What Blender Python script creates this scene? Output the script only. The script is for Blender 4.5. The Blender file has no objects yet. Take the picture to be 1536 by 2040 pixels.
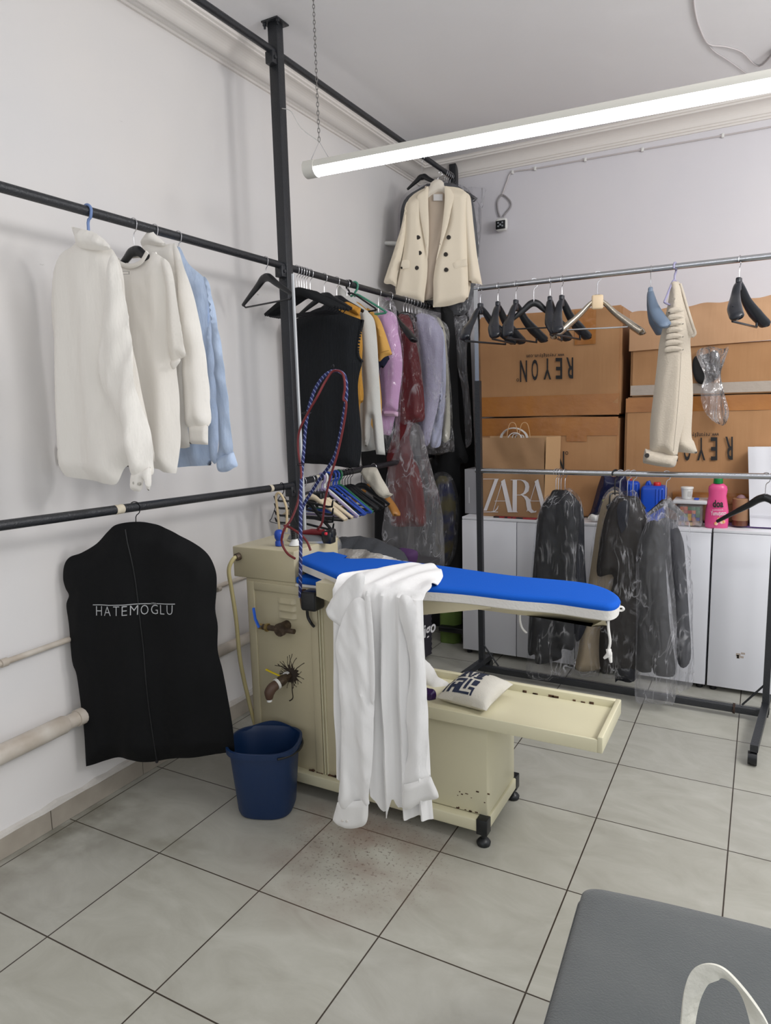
import bpy, bmesh, math, random
import numpy as np
from mathutils import Vector, Matrix, noise
from mathutils.geometry import delaunay_2d_cdt
PI = math.pi
R = math.radians
SC = bpy.context.scene
COL = SC.collection

# ------------------------------------------------------------------ camera
F_PX, W_PX, H_PX = 1390.6, 1536.0, 2040.0
YAW, PITCH, ROLL = 0.4968975, 0.1459537, 0.0251017
CAM = Vector((2.335, 0.0, 1.557))
_f = Vector((-math.sin(YAW) * math.cos(PITCH), math.cos(YAW) * math.cos(PITCH), -math.sin(PITCH)))
_r0 = Vector((math.cos(YAW), math.sin(YAW), 0))
_d0 = _f.cross(_r0)
_r = _r0 * math.cos(ROLL) + _d0 * math.sin(ROLL)
_d = _d0 * math.cos(ROLL) - _r0 * math.sin(ROLL)
cd = bpy.data.cameras.new('camera')
cam = bpy.data.objects.new('camera', cd)
COL.objects.link(cam)
cd.sensor_fit = 'HORIZONTAL'
cd.sensor_width = 36.0
cd.lens = F_PX * 36.0 / W_PX
cd.clip_start = 0.05
cam.matrix_world = Matrix.Translation(CAM) @ Matrix((_r, -_d, -_f)).transposed().to_4x4()
SC.camera = cam

# ------------------------------------------------------------------ light
SC.view_settings.view_transform = 'Standard'
SC.view_settings.look = 'None'
SC.view_settings.gamma = 1.0
SC.view_settings.use_curve_mapping = False
SC.view_settings.exposure = 0.0
SC.cycles.transparent_max_bounces = 24
SC.cycles.max_bounces = 8
SC.cycles.sample_clamp_indirect = 6.0
world = bpy.data.worlds.new('fill_world')  # even fill light added around the room, enters at its open sides
SC.world = world
world.use_nodes = True
bg = world.node_tree.nodes['Background']
bg.inputs[0].default_value = (0.93, 0.96, 1.0, 1)
bg.inputs[1].default_value = 0.9
TUBE_STRENGTH = 13.0
ROOM_TUBE_STRENGTH = 13.0


# unseen point lights: one lamp read from wall shadows, the others added as fill
def unseen_light(loc, watts, col, rad):
    ld = bpy.data.lights.new('unseen_light', 'POINT')
    ld.energy, ld.color, ld.shadow_soft_size = watts, col, rad
    o = bpy.data.objects.new('unseen_light', ld)
    COL.objects.link(o)
    o.location = loc


unseen_light((3.8, 2.6, 2.65), 88, (1.0, 0.985, 0.97), 0.28)
unseen_light((4.0, 1.6, 2.6), 66, (1.0, 0.985, 0.97), 0.28)  # fill added to lift the walls and ceiling
unseen_light((3.7, -0.8, 2.7), 36, (1.0, 0.985, 0.97), 0.28)  # fill added on the camera side to brighten the garments


# ------------------------------------------------------------------ helpers
def lin(c):
    return tuple(((v / 255.0) / 12.92 if v / 255.0 <= 0.04045 else ((v / 255.0 + 0.055) / 1.055) ** 2.4) for v in c) + (1,)


class Pl:
    """A vertical plane: u runs along it, z is height, o is the offset towards the room."""
    def __init__(s, p, yaw=0.0):
        s.p = Vector((p[0], p[1], 0))
        a = R(yaw)
        s.d = Vector((math.cos(a), math.sin(a), 0))
        s.n = Vector((math.sin(a), -math.cos(a), 0))

    def px(s, x, y):
        r = _r * ((x - W_PX / 2) / F_PX) + _d * ((y - H_PX / 2) / F_PX) + _f
        t = (s.p - CAM).dot(s.n) / r.dot(s.n)
        X = CAM + r * t
        return ((X - s.p).dot(s.d), X.z)

    def w(s, u, z, o=0.0):
        v = s.p + s.d * u + s.n * o
        return Vector((v.x, v.y, z))


def at(x, y, ax, val):
    r = _r * ((x - W_PX / 2) / F_PX) + _d * ((y - H_PX / 2) / F_PX) + _f
    i = 'xyz'.index(ax)
    return CAM + r * ((val - CAM[i]) / r[i])


def P0(y):
    return Pl((0, y), 0)


MATS = {}


def mat(name, col, rough=0.5, metal=0.0, bump=None, var=None, spec=None, emit=None, sheen=0.0, trans=0.0, coat=0.0):
    """col 0..255; bump=(scale, strength[, stretch xyz]); var=(scale, amount, colour2)"""
    if name in MATS:
        return MATS[name]
    m = bpy.data.materials.new(name)
    m.use_nodes = True
    nt = m.node_tree
    b = nt.nodes['Principled BSDF']
    b.inputs['Base Color'].default_value = lin(col)
    b.inputs['Roughness'].default_value = rough
    b.inputs['Metallic'].default_value = metal
    if spec is not None:
        b.inputs['Specular IOR Level'].default_value = spec
    if sheen:
        b.inputs['Sheen Weight'].default_value = sheen
    if coat:
        b.inputs['Coat Weight'].default_value = coat
    if trans:
        b.inputs['Transmission Weight'].default_value = trans
    if emit:
        b.inputs['Emission Color'].default_value = lin(emit[0])
        b.inputs['Emission Strength'].default_value = emit[1]
    if bump or var:
        tc = nt.nodes.new('ShaderNodeTexCoord')
    if var:
        n = nt.nodes.new('ShaderNodeTexNoise')
        n.inputs['Scale'].default_value = var[0]
        n.inputs['Detail'].default_value = 5
        nt.links.new(tc.outputs['Object'], n.inputs['Vector'])
        r = nt.nodes.new('ShaderNodeValToRGB')
        r.color_ramp.elements[0].position = 0.5 - var[1]
        r.color_ramp.elements[1].position = 0.5 + var[1]
        r.color_ramp.elements[0].color = lin(col)
        r.color_ramp.elements[1].color = lin(var[2])
        nt.links.new(n.outputs[0], r.inputs[0])
        nt.links.new(r.outputs[0], b.inputs['Base Color'])
    if bump:
        n = nt.nodes.new('ShaderNodeTexNoise')
        n.inputs['Scale'].default_value = bump[0]
        n.inputs['Detail'].default_value = 6
        mp = nt.nodes.new('ShaderNodeMapping')
        if len(bump) > 2:
            mp.inputs['Scale'].default_value = bump[2]
        nt.links.new(tc.outputs['Object'], mp.inputs[0])
        nt.links.new(mp.outputs[0], n.inputs['Vector'])
        bp = nt.nodes.new('ShaderNodeBump')
        bp.inputs['Strength'].default_value = bump[1]
        bp.inputs['Distance'].default_value = 0.01 if len(bump) < 4 else bump[3]
        nt.links.new(n.outputs[0], bp.inputs['Height'])
        nt.links.new(bp.outputs[0], b.inputs['Normal'])
    MATS[name] = m
    return m


def plastic(name, haze=0.16, gloss=0.16, tint=(235, 235, 240), scale=14.0):
    """thin dry-cleaning film: mostly clear, crease highlights painted as white streaks, glossy glints"""
    if name in MATS:
        return MATS[name]
    m = bpy.data.materials.new(name)
    m.use_nodes = True
    nt = m.node_tree
    nt.nodes.clear()
    N, L = nt.nodes.new, nt.links.new
    out = N('ShaderNodeOutputMaterial')
    tc = N('ShaderNodeTexCoord')
    mp = N('ShaderNodeMapping')
    mp.inputs['Scale'].default_value = (1.0, 1.0, 0.35)
    L(tc.outputs['Object'], mp.inputs[0])
    n = N('ShaderNodeTexNoise')
    n.inputs['Scale'].default_value = scale
    n.inputs['Detail'].default_value = 2
    n.inputs['Distortion'].default_value = 1.2
    L(mp.outputs[0], n.inputs['Vector'])
    bp = N('ShaderNodeBump')
    bp.inputs['Strength'].default_value = 0.9
    bp.inputs['Distance'].default_value = 0.03
    L(n.outputs[0], bp.inputs['Height'])
    tr = N('ShaderNodeBsdfTransparent')
    tr.inputs[0].default_value = (0.96, 0.96, 0.97, 1)
    df = N('ShaderNodeBsdfDiffuse')
    df.inputs[0].default_value = lin(tint)
    tl = N('ShaderNodeBsdfTranslucent')
    tl.inputs[0].default_value = lin(tint)
    L(bp.outputs[0], df.inputs['Normal'])
    gl = N('ShaderNodeBsdfGlossy')
    gl.inputs['Roughness'].default_value = 0.12
    L(bp.outputs[0], gl.inputs['Normal'])
    m0 = N('ShaderNodeMixShader')
    m0.inputs[0].default_value = 0.4
    L(df.outputs[0], m0.inputs[1])
    L(tl.outputs[0], m0.inputs[2])
    n2 = N('ShaderNodeTexNoise')
    n2.inputs['Scale'].default_value = scale * 0.8
    n2.inputs['Detail'].default_value = 4
    n2.inputs['Distortion'].default_value = 2.0
    L(mp.outputs[0], n2.inputs['Vector'])
    # painted crease highlights: white lines where the noise crosses its middle, only in places
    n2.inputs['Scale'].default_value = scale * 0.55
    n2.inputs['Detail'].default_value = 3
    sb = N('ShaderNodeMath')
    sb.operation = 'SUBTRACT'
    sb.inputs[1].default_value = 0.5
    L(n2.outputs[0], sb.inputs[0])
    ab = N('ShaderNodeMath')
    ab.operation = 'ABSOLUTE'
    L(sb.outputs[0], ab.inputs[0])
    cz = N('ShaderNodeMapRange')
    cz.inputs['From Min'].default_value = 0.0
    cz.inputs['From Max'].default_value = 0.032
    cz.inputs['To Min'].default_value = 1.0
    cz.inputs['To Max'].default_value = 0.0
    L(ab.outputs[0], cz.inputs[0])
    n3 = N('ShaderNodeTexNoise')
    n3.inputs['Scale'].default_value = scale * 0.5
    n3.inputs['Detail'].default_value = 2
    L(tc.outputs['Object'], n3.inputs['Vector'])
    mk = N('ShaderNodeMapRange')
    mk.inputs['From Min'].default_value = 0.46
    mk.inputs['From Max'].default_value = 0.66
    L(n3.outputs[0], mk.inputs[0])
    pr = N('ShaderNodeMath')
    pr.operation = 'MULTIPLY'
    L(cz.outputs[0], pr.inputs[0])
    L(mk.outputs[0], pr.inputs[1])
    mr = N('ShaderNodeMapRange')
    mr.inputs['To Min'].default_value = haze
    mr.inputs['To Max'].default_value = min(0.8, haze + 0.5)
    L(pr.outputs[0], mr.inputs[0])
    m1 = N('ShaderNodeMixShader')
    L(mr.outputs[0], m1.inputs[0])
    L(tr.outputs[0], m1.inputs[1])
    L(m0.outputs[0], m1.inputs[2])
    lw = N('ShaderNodeLayerWeight')
    lw.inputs['Blend'].default_value = 0.22
    L(bp.outputs[0], lw.inputs['Normal'])
    mr2 = N('ShaderNodeMapRange')
    mr2.inputs['To Min'].default_value = gloss * 0.25
    mr2.inputs['To Max'].default_value = min(1, gloss * 7)
    L(lw.outputs['Fresnel'], mr2.inputs[0])
    m2 = N('ShaderNodeMixShader')
    L(mr2.outputs[0], m2.inputs[0])
    L(m1.outputs[0], m2.inputs[1])
    L(gl.outputs[0], m2.inputs[2])
    L(m2.outputs[0], out.inputs[0])
    MATS[name] = m
    return m


def obj(name, bm, m, parent=None, smooth=True, local=False):
    """link a bmesh as ONE mesh object; its vertices are in world space unless local"""
    me = bpy.data.meshes.new(name)
    if parent is not None and not local:
        bm.transform(world_of(parent).inverted())
    bm.normal_update()
    bm.to_mesh(me)
    bm.free()
    me.materials.append(m)
    if smooth:
        for p in me.polygons:
            p.use_smooth = True
        try:
            me.set_sharp_from_angle(angle=R(50))
        except Exception:
            pass
    o = bpy.data.objects.new(name, me)
    COL.objects.link(o)
    if parent is not None:
        o.parent = parent
    return o


def world_of(o):
    M = Matrix.LocRotScale(o.location, o.rotation_euler, o.scale)
    return world_of(o.parent) @ M if o.parent else M


def tag(o, label, cat, group=None, kind=None):
    o['label'] = label
    o['category'] = cat
    if group:
        o['group'] = group
    if kind:
        o['kind'] = kind
    return o


def thing(name, label, cat, loc=(0, 0, 0), rz=0.0, group=None):
    o = bpy.data.objects.new(name, None)
    o.empty_display_size = 0.05
    COL.objects.link(o)
    o.location = loc
    o.rotation_euler = (0, 0, rz)
    return tag(o, label, cat, group)


def struct(name, bm, m, smooth=False):
    o = obj(name, bm, m, None, smooth)
    o['kind'] = 'structure'
    return o


def dup(root, loc, rz=None, label=None, group=None):
    r = root.copy()
    COL.objects.link(r)
    r.location = loc
    if rz is not None:
        r.rotation_euler = (0, 0, rz)
    if label:
        r['label'] = label
    if group:
        r['group'] = group
    for ch in list(root.children):
        c = ch.copy()
        COL.objects.link(c)
        c.parent = r
        for g in list(ch.children):
            d = g.copy()
            COL.objects.link(d)
            d.parent = c
    return r


def recolor(root, mp):
    """give one copy's parts another material without touching the shared mesh"""
    for c in root.children:
        if c.name.split('.')[0] in mp:
            c.data = c.data.copy()
            c.data.materials[0] = mp[c.name.split('.')[0]]
    return root


def NB():
    return bmesh.new()


def box(bm, lo, hi, bev=0.0, M=None, seg=2):
    lo, hi = Vector(lo), Vector(hi)
    T = Matrix.Translation((lo + hi) / 2) @ Matrix.Diagonal((*(hi - lo), 1))
    if M is not None:
        T = M @ T
    t = bmesh.new()
    bmesh.ops.create_cube(t, size=1, matrix=T)
    if bev:
        bmesh.ops.bevel(t, geom=t.edges[:], offset=bev, segments=seg, affect='EDGES', profile=0.5)
    return merge(bm, t)


def merge(bm, t, M=None):
    if M is not None:
        t.transform(M)
    mp = {}
    for v in t.verts:
        mp[v.index if False else v] = bm.verts.new(v.co)
    for f in t.faces:
        try:
            bm.faces.new([mp[v] for v in f.verts])
        except ValueError:
            pass
    t.free()
    return bm


def B(lo, hi, bev=0.0, M=None, seg=2):
    return box(NB(), lo, hi, bev, M, seg)


def cr(pts, n=5, closed=True):
    """Catmull-Rom through 2-D or 3-D points; a doubled point is a sharp corner"""
    P = [Vector(p) for p in pts]
    k = len(P)
    out = []
    rng = range(k) if closed else range(k - 1)
    for i in rng:
        if closed:
            a, b, c, d = P[(i - 1) % k], P[i], P[(i + 1) % k], P[(i + 2) % k]
        else:
            a, b, c, d = P[max(i - 1, 0)], P[i], P[i + 1], P[min(i + 2, k - 1)]
        if (c - b).length < 1e-7:
            continue
        for j in range(n):
            t = j / n
            out.append(b * 1.0 + (c - a) * (0.5 * t) + (a * 2 - b * 5 + c * 4 - d) * (0.5 * t * t)
                       + (b * 3 - a - c * 3 + d) * (0.5 * t ** 3))
    if not closed:
        out.append(P[-1])
    return out


def sweep(bm, pts, r, n=8, flat=1.0, up=None, caps=True):
    """tube along 3-D points; r a number or a list; flat scales the radius along 'up'"""
    P = [Vector(p) for p in pts]
    k = len(P)
    rs = r if isinstance(r, (list, tuple)) else [r] * k
    if len(rs) != k:
        rs = [rs[min(int(i * len(rs) / k), len(rs) - 1)] if False else
              float(np.interp(i / (k - 1), np.linspace(0, 1, len(rs)), rs)) for i in range(k)]
    rings = []
    a = None
    for i in range(k):
        t = (P[min(i + 1, k - 1)] - P[max(i - 1, 0)])
        t = t.normalized() if t.length > 1e-9 else Vector((0, 0, 1))
        if up is not None:
            a = Vector(up)
        elif a is None:
            a = Vector((0, 0, 1)) if abs(t.z) < 0.9 else Vector((1, 0, 0))
        a = (a - t * a.dot(t))
        a = a.normalized() if a.length > 1e-6 else t.orthogonal().normalized()
        b = t.cross(a)
        rings.append([bm.verts.new(P[i] + (a * (math.sin(2 * PI * j / n) * flat) + b * math.cos(2 * PI * j / n)) * rs[i])
                      for j in range(n)])
    for i in range(k - 1):
        for j in range(n):
            bm.faces.new((rings[i][j], rings[i][(j + 1) % n], rings[i + 1][(j + 1) % n], rings[i + 1][j]))
    if caps:
        bm.faces.new(rings[0][::-1])
        bm.faces.new(rings[-1])
    return bm


def tube(pts, r, n=8, **k):
    return sweep(NB(), pts, r, n, **k)


def lathe(bm, prof, loc, n=24, sx=1.0, sy=1.0, rz=0.0, sq=2.0):
    """revolve (radius, z) rows; sq > 2 makes the section squarish"""
    rings = []
    for (r, z) in prof:
        ring = []
        for j in range(n):
            a = 2 * PI * j / n
            c, s = math.cos(a), math.sin(a)
            k = (abs(c) ** sq + abs(s) ** sq) ** (-1 / sq)
            x, y = r * k * c * sx, r * k * s * sy
            ring.append(bm.verts.new((loc[0] + x * math.cos(rz) - y * math.sin(rz),
                                      loc[1] + x * math.sin(rz) + y * math.cos(rz), loc[2] + z)))
        rings.append(ring)
    for i in range(len(rings) - 1):
        for j in range(n):
            bm.faces.new((rings[i][j], rings[i][(j + 1) % n], rings[i + 1][(j + 1) % n], rings[i + 1][j]))
    bm.faces.new(rings[0][::-1])
    bm.faces.new(rings[-1])
    return bm


def Fold(amp=0.008, freq=9.0, seed=0, wr=0.004, wf=9.0, top=0.15, lean=0.0):
    """hanging-cloth relief: vertical folds that deepen towards the hem, plus creases"""
    rnd = random.Random(seed)
    ph = [rnd.uniform(0, 7) for _ in range(4)]
    fq = [freq * rnd.uniform(0.7, 1.5) for _ in range(4)]
    dr = [rnd.uniform(-1.2, 1.2) for _ in range(4)]

    def f(u, z, g):
        k = top + (1 - top) * g
        s = sum(math.sin(2 * PI * fq[i] * u + ph[i] + dr[i] * g * 2) / (1 + 0.5 * i) for i in range(4))
        a = u + 0.25 * z * math.sin(seed)
        w = noise.noise(Vector((a * wf * 1.1, z * wf * 0.22, seed * 3.7))) + 0.45 * (1 - 2 * abs(noise.noise(Vector((a * wf * 2.2, z * wf * 0.7, seed * 1.3)))))
        return amp * k * s * 0.6 + wr * w + lean * g
    return f


def flatfold(u, z, g):
    return 0.0


def puff(pl, pts, T=0.02, cell=0.02, RR=0.05, fold=flatfold, off=0.0, n=5, px=True, bm=None, rnd=False):
    """a closed soft body: outline on a plane, rounded over to thickness T on both sides"""
    T = T * 0.7
    cell = cell * 0.62
    RR = RR * 0.8
    uz = [Vector(pl.px(*p)) for p in pts] if px else [Vector(p) for p in pts]
    c0 = cr(uz, n)
    # resample outline
    out = []
    m = len(c0)
    for i in range(m):
        a, b = c0[i], c0[(i + 1) % m]
        if not out or (a - out[-1]).length > cell * 0.35:
            out.append(a)
        q = int((b - a).length / cell)
        for j in range(1, q + 1):
            out.append(a + (b - a) * (j / (q + 1)))
    if (out[0] - out[-1]).length < cell * 0.3:
        out.pop()
    bd = np.array([[p.x, p.y] for p in out])
    nb = len(bd)
    A, Bv = bd, np.roll(bd, -1, axis=0)

    def dist(q):
        d = Bv - A
        t = np.clip(((q[None] - A) * d).sum(1) / np.maximum((d * d).sum(1), 1e-12), 0, 1)
        return np.sqrt((((A + d * t[:, None]) - q[None]) ** 2).sum(1)).min()

    def inside(q):
        y = q[1]
        c = (A[:, 1] > y) != (Bv[:, 1] > y)
        with np.errstate(divide='ignore', invalid='ignore'):
            xs = A[:, 0] + (y - A[:, 1]) / (Bv[:, 1] - A[:, 1]) * (Bv[:, 0] - A[:, 0])
        return (np.count_nonzero(c & (q[0] < xs)) % 2) == 1
    lo, hi = bd.min(0), bd.max(0)
    inner = []
    rr = 0
    y = lo[1] + cell * 0.5
    while y < hi[1]:
        x = lo[0] + (cell * 0.5 if rr % 2 else 0.0)
        while x < hi[0]:
            q = np.array([x, y])
            if inside(q) and dist(q) > cell * 0.55:
                inner.append(q)
            x += cell
        y += cell * 0.87
        rr += 1
    allp = [Vector((p[0], p[1])) for p in bd] + [Vector((p[0], p[1])) for p in inner]
    vs, es, fs, ov, oe, of_ = delaunay_2d_cdt(allp, [(i, (i + 1) % nb) for i in range(nb)], [], 1, 1e-7)
    bm = bm or NB()
    zr = max(hi[1] - lo[1], 1e-6)
    fr, bk = [], []
    for i, v in enumerate(vs):
        g = (hi[1] - v.y) / zr
        fo = off + fold(v.x, v.y, g)
        isb = any(o < nb for o in ov[i]) if ov[i] else True
        if isb:
            a = bm.verts.new(pl.w(v.x, v.y, fo))
            fr.append(a)
            bk.append(a)
        else:
            d = dist(np.array([v.x, v.y]))
            k = min(d / RR, 1.0)
            t = T * (math.sqrt(max(0.0, 1 - (1 - k) ** 2)) if rnd else (0.35 * math.sqrt(max(0.0, 1 - (1 - k) ** 2)) + 0.65 * k * k * (3 - 2 * k))) + 0.0008
            fr.append(bm.verts.new(pl.w(v.x, v.y, fo + t)))
            bk.append(bm.verts.new(pl.w(v.x, v.y, fo - t)))
    for f in fs:
        for L, rev in ((fr, False), (bk, True)):
            vv = [L[i] for i in f]
            if len(set(vv)) == 3:
                try:
                    bm.faces.new(vv[::-1] if rev else vv)
                except ValueError:
                    pass
    bmesh.ops.recalc_face_normals(bm, faces=bm.faces[:])
    return bm


def sheet(rows, thick=0.002, bm=None, closed=False):
    """a cloth-like grid from rows of 3-D points, given a real thickness"""
    bm = bm or NB()
    g = [[bm.verts.new(p) for p in r] for r in rows]
    fcs = []
    for i in range(len(g) - 1):
        m = len(g[i])
        for j in range(m if closed else m - 1):
            fcs.append(bm.faces.new((g[i][j], g[i][(j + 1) % m], g[i + 1][(j + 1) % m], g[i + 1][j])))
    bm.normal_update()
    bmesh.ops.solidify(bm, geom=fcs, thickness=thick)
    return bm


def text_shape(s, bold=0.0, depth=0.0004):
    cu = bpy.data.curves.new('lettering', 'FONT')
    cu.body = s
    cu.size = 1.0
    cu.offset = bold
    cu.extrude = 0.0
    cu.resolution_u = 3
    ob = bpy.data.objects.new('lettering', cu)
    me = bpy.data.meshes.new_from_object(ob)
    bpy.data.objects.remove(ob)
    bpy.data.curves.remove(cu)
    V = [(v.co.x, v.co.y) for v in me.vertices]
    Fc = [list(p.vertices) for p in me.polygons]
    bpy.data.meshes.remove(me)
    xs, ys = [v[0] for v in V], [v[1] for v in V]
    x0, x1, y0, y1 = min(xs), max(xs), min(ys), max(ys)
    return [((x - x0) / (x1 - x0), (y - y0) / (y1 - y0)) for x, y in V], Fc


def text_on(fn, s, bold=0.0, bm=None):
    """put lettering through fn(a, b) -> point, a and b in 0..1 along and up the line"""
    V, Fc = text_shape(s, bold)
    bm = bm or NB()
    vv = [bm.verts.new(fn(a, b)) for a, b in V]
    for f in Fc:
        try:
            bm.faces.new([vv[i] for i in f])
        except ValueError:
            pass
    return bm


def poly_on(fn, polys, bm=None):
    bm = bm or NB()
    for p in polys:
        vv = [bm.verts.new(fn(a, b)) for a, b in p]
        try:
            bm.faces.new(vv)
        except ValueError:
            pass
    bmesh.ops.triangulate(bm, faces=bm.faces[:])
    return bm


def K(pts, s, ox, oy):
    return [(ox + x / s, oy + y / s) for x, y in pts]


M_BLACKPAINT = mat('black_hammered_paint', (36, 38, 42), 0.38, 0.0, (160, 0.25), spec=0.5)
M_BLACK = mat('black_plastic', (20, 22, 25), 0.35, bump=(60, 0.05))
M_BLACKMATT = mat('black_velvet', (13, 15, 18), 0.85, bump=(200, 0.1))
M_CHROME = mat('chrome', (190, 192, 196), 0.18, 1.0)
M_WIRE = mat('bright_wire', (205, 205, 208), 0.25, 1.0)
M_DARKWIRE = mat('dark_wire', (45, 45, 48), 0.4, 0.8)
M_WHITEPL = mat('white_plastic', (225, 225, 222), 0.4)
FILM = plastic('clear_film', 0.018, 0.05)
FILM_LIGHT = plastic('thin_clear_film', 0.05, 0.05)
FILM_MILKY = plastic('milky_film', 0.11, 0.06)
# ------------------------------------------------------------------ the setting
CEIL, BACK = 3.30, 4.95


def wall_mat(name, col, col2, dirt=None):
    m = bpy.data.materials.new(name)
    m.use_nodes = True
    nt = m.node_tree
    N, L = nt.nodes.new, nt.links.new
    b = nt.nodes['Principled BSDF']
    b.inputs['Roughness'].default_value = 0.75
    b.inputs['Specular IOR Level'].default_value = 0.25
    tc = N('ShaderNodeTexCoord')
    n = N('ShaderNodeTexNoise')
    n.inputs['Scale'].default_value = 1.1
    n.inputs['Detail'].default_value = 4
    L(tc.outputs['Object'], n.inputs['Vector'])
    r = N('ShaderNodeValToRGB')
    r.color_ramp.elements[0].position = 0.3
    r.color_ramp.elements[1].position = 0.7
    r.color_ramp.elements[0].color = lin(col)
    r.color_ramp.elements[1].color = lin(col2)
    L(n.outputs[0], r.inputs[0])
    last = r.outputs[0]
    if dirt:
        # scuffs and chipped paint: small specks and short dark strokes
        n3 = N('ShaderNodeTexNoise')
        n3.inputs['Scale'].default_value = 9.0
        n3.inputs['Detail'].default_value = 9
        n3.inputs['Roughness'].default_value = 0.72
        mp = N('ShaderNodeMapping')
        mp.inputs['Scale'].default_value = (1, 0.5, 1.4)
        L(tc.outputs['Object'], mp.inputs[0])
        L(mp.outputs[0], n3.inputs['Vector'])
        r3 = N('ShaderNodeValToRGB')
        r3.color_ramp.elements[0].position = 0.69
        r3.color_ramp.elements[1].position = 0.74
        r3.color_ramp.elements[0].color = (0, 0, 0, 1)
        r3.color_ramp.elements[1].color = (0.6, 0.6, 0.6, 1)
        L(n3.outputs[0], r3.inputs[0])
        mx = N('ShaderNodeMix')
        mx.data_type = 'RGBA'
        L(r3.outputs[0], mx.inputs[0])
        L(last, mx.inputs[6])
        mx.inputs[7].default_value = lin(dirt)
        last = mx.outputs[2]
    L(last, b.inputs['Base Color'])
    nb = N('ShaderNodeTexNoise')
    nb.inputs['Scale'].default_value = 5
    nb.inputs['Detail'].default_value = 8
    L(tc.outputs['Object'], nb.inputs['Vector'])
    bp = N('ShaderNodeBump')
    bp.inputs['Strength'].default_value = 0.16
    bp.inputs['Distance'].default_value = 0.02
    L(nb.outputs[0], bp.inputs['Height'])
    L(bp.outputs[0], b.inputs['Normal'])
    return m


def floor_mat():
    m = bpy.data.materials.new('ceramic_floor_tiles')
    m.use_nodes = True
    nt = m.node_tree
    N, L = nt.nodes.new, nt.links.new
    b = nt.nodes['Principled BSDF']
    tc = N('ShaderNodeTexCoord')
    mp = N('ShaderNodeMapping')
    mp.inputs['Location'].default_value = (-0.494 + 0.45 * 4, -1.176 + 0.45 * 4, 0)
    L(tc.outputs['Object'], mp.inputs[0])
    br = N('ShaderNodeTexBrick')
    br.offset = 0.0
    br.inputs['Scale'].default_value = 1.0
    br.inputs['Brick Width'].default_value = 0.45
    br.inputs['Row Height'].default_value = 0.45
    br.inputs['Mortar Size'].default_value = 0.0026
    br.inputs['Mortar Smooth'].default_value = 0.2
    br.inputs['Bias'].default_value = 0.0
    br.inputs['Color1'].default_value = lin((180, 179, 169))
    br.inputs['Color2'].default_value = lin((175, 174, 166))
    br.inputs['Mortar'].default_value = lin((62, 54, 46))
    L(mp.outputs[0], br.inputs['Vector'])
    # stone veins
    nz = N('ShaderNodeTexNoise')
    nz.inputs['Scale'].default_value = 3.2
    nz.inputs['Detail'].default_value = 9
    nz.inputs['Roughness'].default_value = 0.62
    nz.inputs['Distortion'].default_value = 1.6
    m2 = N('ShaderNodeMapping')
    m2.inputs['Rotation'].default_value = (0, 0, 0.5)
    m2.inputs['Scale'].default_value = (1, 1.9, 1)
    L(tc.outputs['Object'], m2.inputs[0])
    L(m2.outputs[0], nz.inputs['Vector'])
    r = N('ShaderNodeValToRGB')
    r.color_ramp.elements[0].position = 0.28
    r.color_ramp.elements[1].position = 0.72
    r.color_ramp.elements[0].color = (0.78, 0.77, 0.745, 1)
    r.color_ramp.elements[1].color = (1.0, 1.0, 1.0, 1)
    L(nz.outputs[0], r.inputs[0])
    mx = N('ShaderNodeMix')
    mx.data_type = 'RGBA'
    mx.blend_type = 'MULTIPLY'
    mx.inputs[0].default_value = 1.0
    L(br.outputs['Color'], mx.inputs[6])
    L(r.outputs[0], mx.inputs[7])
    last = mx.outputs[2]

    def blob(x, y, rad, soft, nscale, lo, hi, colour, amount, last, detail=8):
        # a stain with a shape of its own: ragged noise inside a patch on the floor
        g = N('ShaderNodeVectorMath')
        g.operation = 'DISTANCE'
        g.inputs[1].default_value = (x, y, 0)
        L(tc.outputs['Object'], g.inputs[0])
        a = N('ShaderNodeMapRange')
        a.inputs['From Min'].default_value = rad + soft
        a.inputs['From Max'].default_value = rad - soft
        L(g.outputs['Value'], a.inputs[0])
        n = N('ShaderNodeTexNoise')
        n.inputs['Scale'].default_value = nscale
        n.inputs['Detail'].default_value = detail
        L(tc.outputs['Object'], n.inputs['Vector'])
        c = N('ShaderNodeMapRange')
        c.inputs['From Min'].default_value = lo
        c.inputs['From Max'].default_value = hi
        L(n.outputs[0], c.inputs[0])
        mu = N('ShaderNodeMath')
        mu.operation = 'MULTIPLY'
        L(a.outputs[0], mu.inputs[0])
        L(c.outputs[0], mu.inputs[1])
        m3 = N('ShaderNodeMath')
        m3.operation = 'MULTIPLY'
        m3.inputs[1].default_value = amount
        L(mu.outputs[0], m3.inputs[0])
        x_ = N('ShaderNodeMix')
        x_.data_type = 'RGBA'
        L(m3.outputs[0], x_.inputs[0])
        L(last, x_.inputs[6])
        x_.inputs[7].default_value = lin(colour)
        return x_.outputs[2]
    last = blob(1.15, 1.97, 0.22, 0.16, 90, 0.60, 0.66, (70, 54, 48), 0.7, last, 2)
    last = blob(1.10, 1.98, 0.30, 0.2, 6, 0.35, 0.75, (126, 100, 90), 0.75, last)
    last = blob(0.03, 1.62, 0.18, 0.18, 9, 0.35, 0.65, (84, 80, 62), 0.75, last)
    last = blob(0.02, 1.15, 0.2, 0.2, 9, 0.4, 0.7, (96, 90, 78), 0.6, last)
    last = blob(0.5, 1.66, 0.1, 0.12, 11, 0.4, 0.7, (110, 106, 84), 0.5, last)
    L(last, b.inputs['Base Color'])
    b.inputs['Roughness'].default_value = 0.42
    b.inputs['Specular IOR Level'].default_value = 0.4
    bp = N('ShaderNodeBump')
    bp.inputs['Strength'].default_value = 0.25
    bp.inputs['Distance'].default_value = 0.003
    inv = N('ShaderNodeMath')
    inv.operation = 'MULTIPLY_ADD'
    inv.inputs[1].default_value = -1.0
    L(br.outputs['Fac'], inv.inputs[0])
    L(nz.outputs[0], inv.inputs[2])
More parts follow.
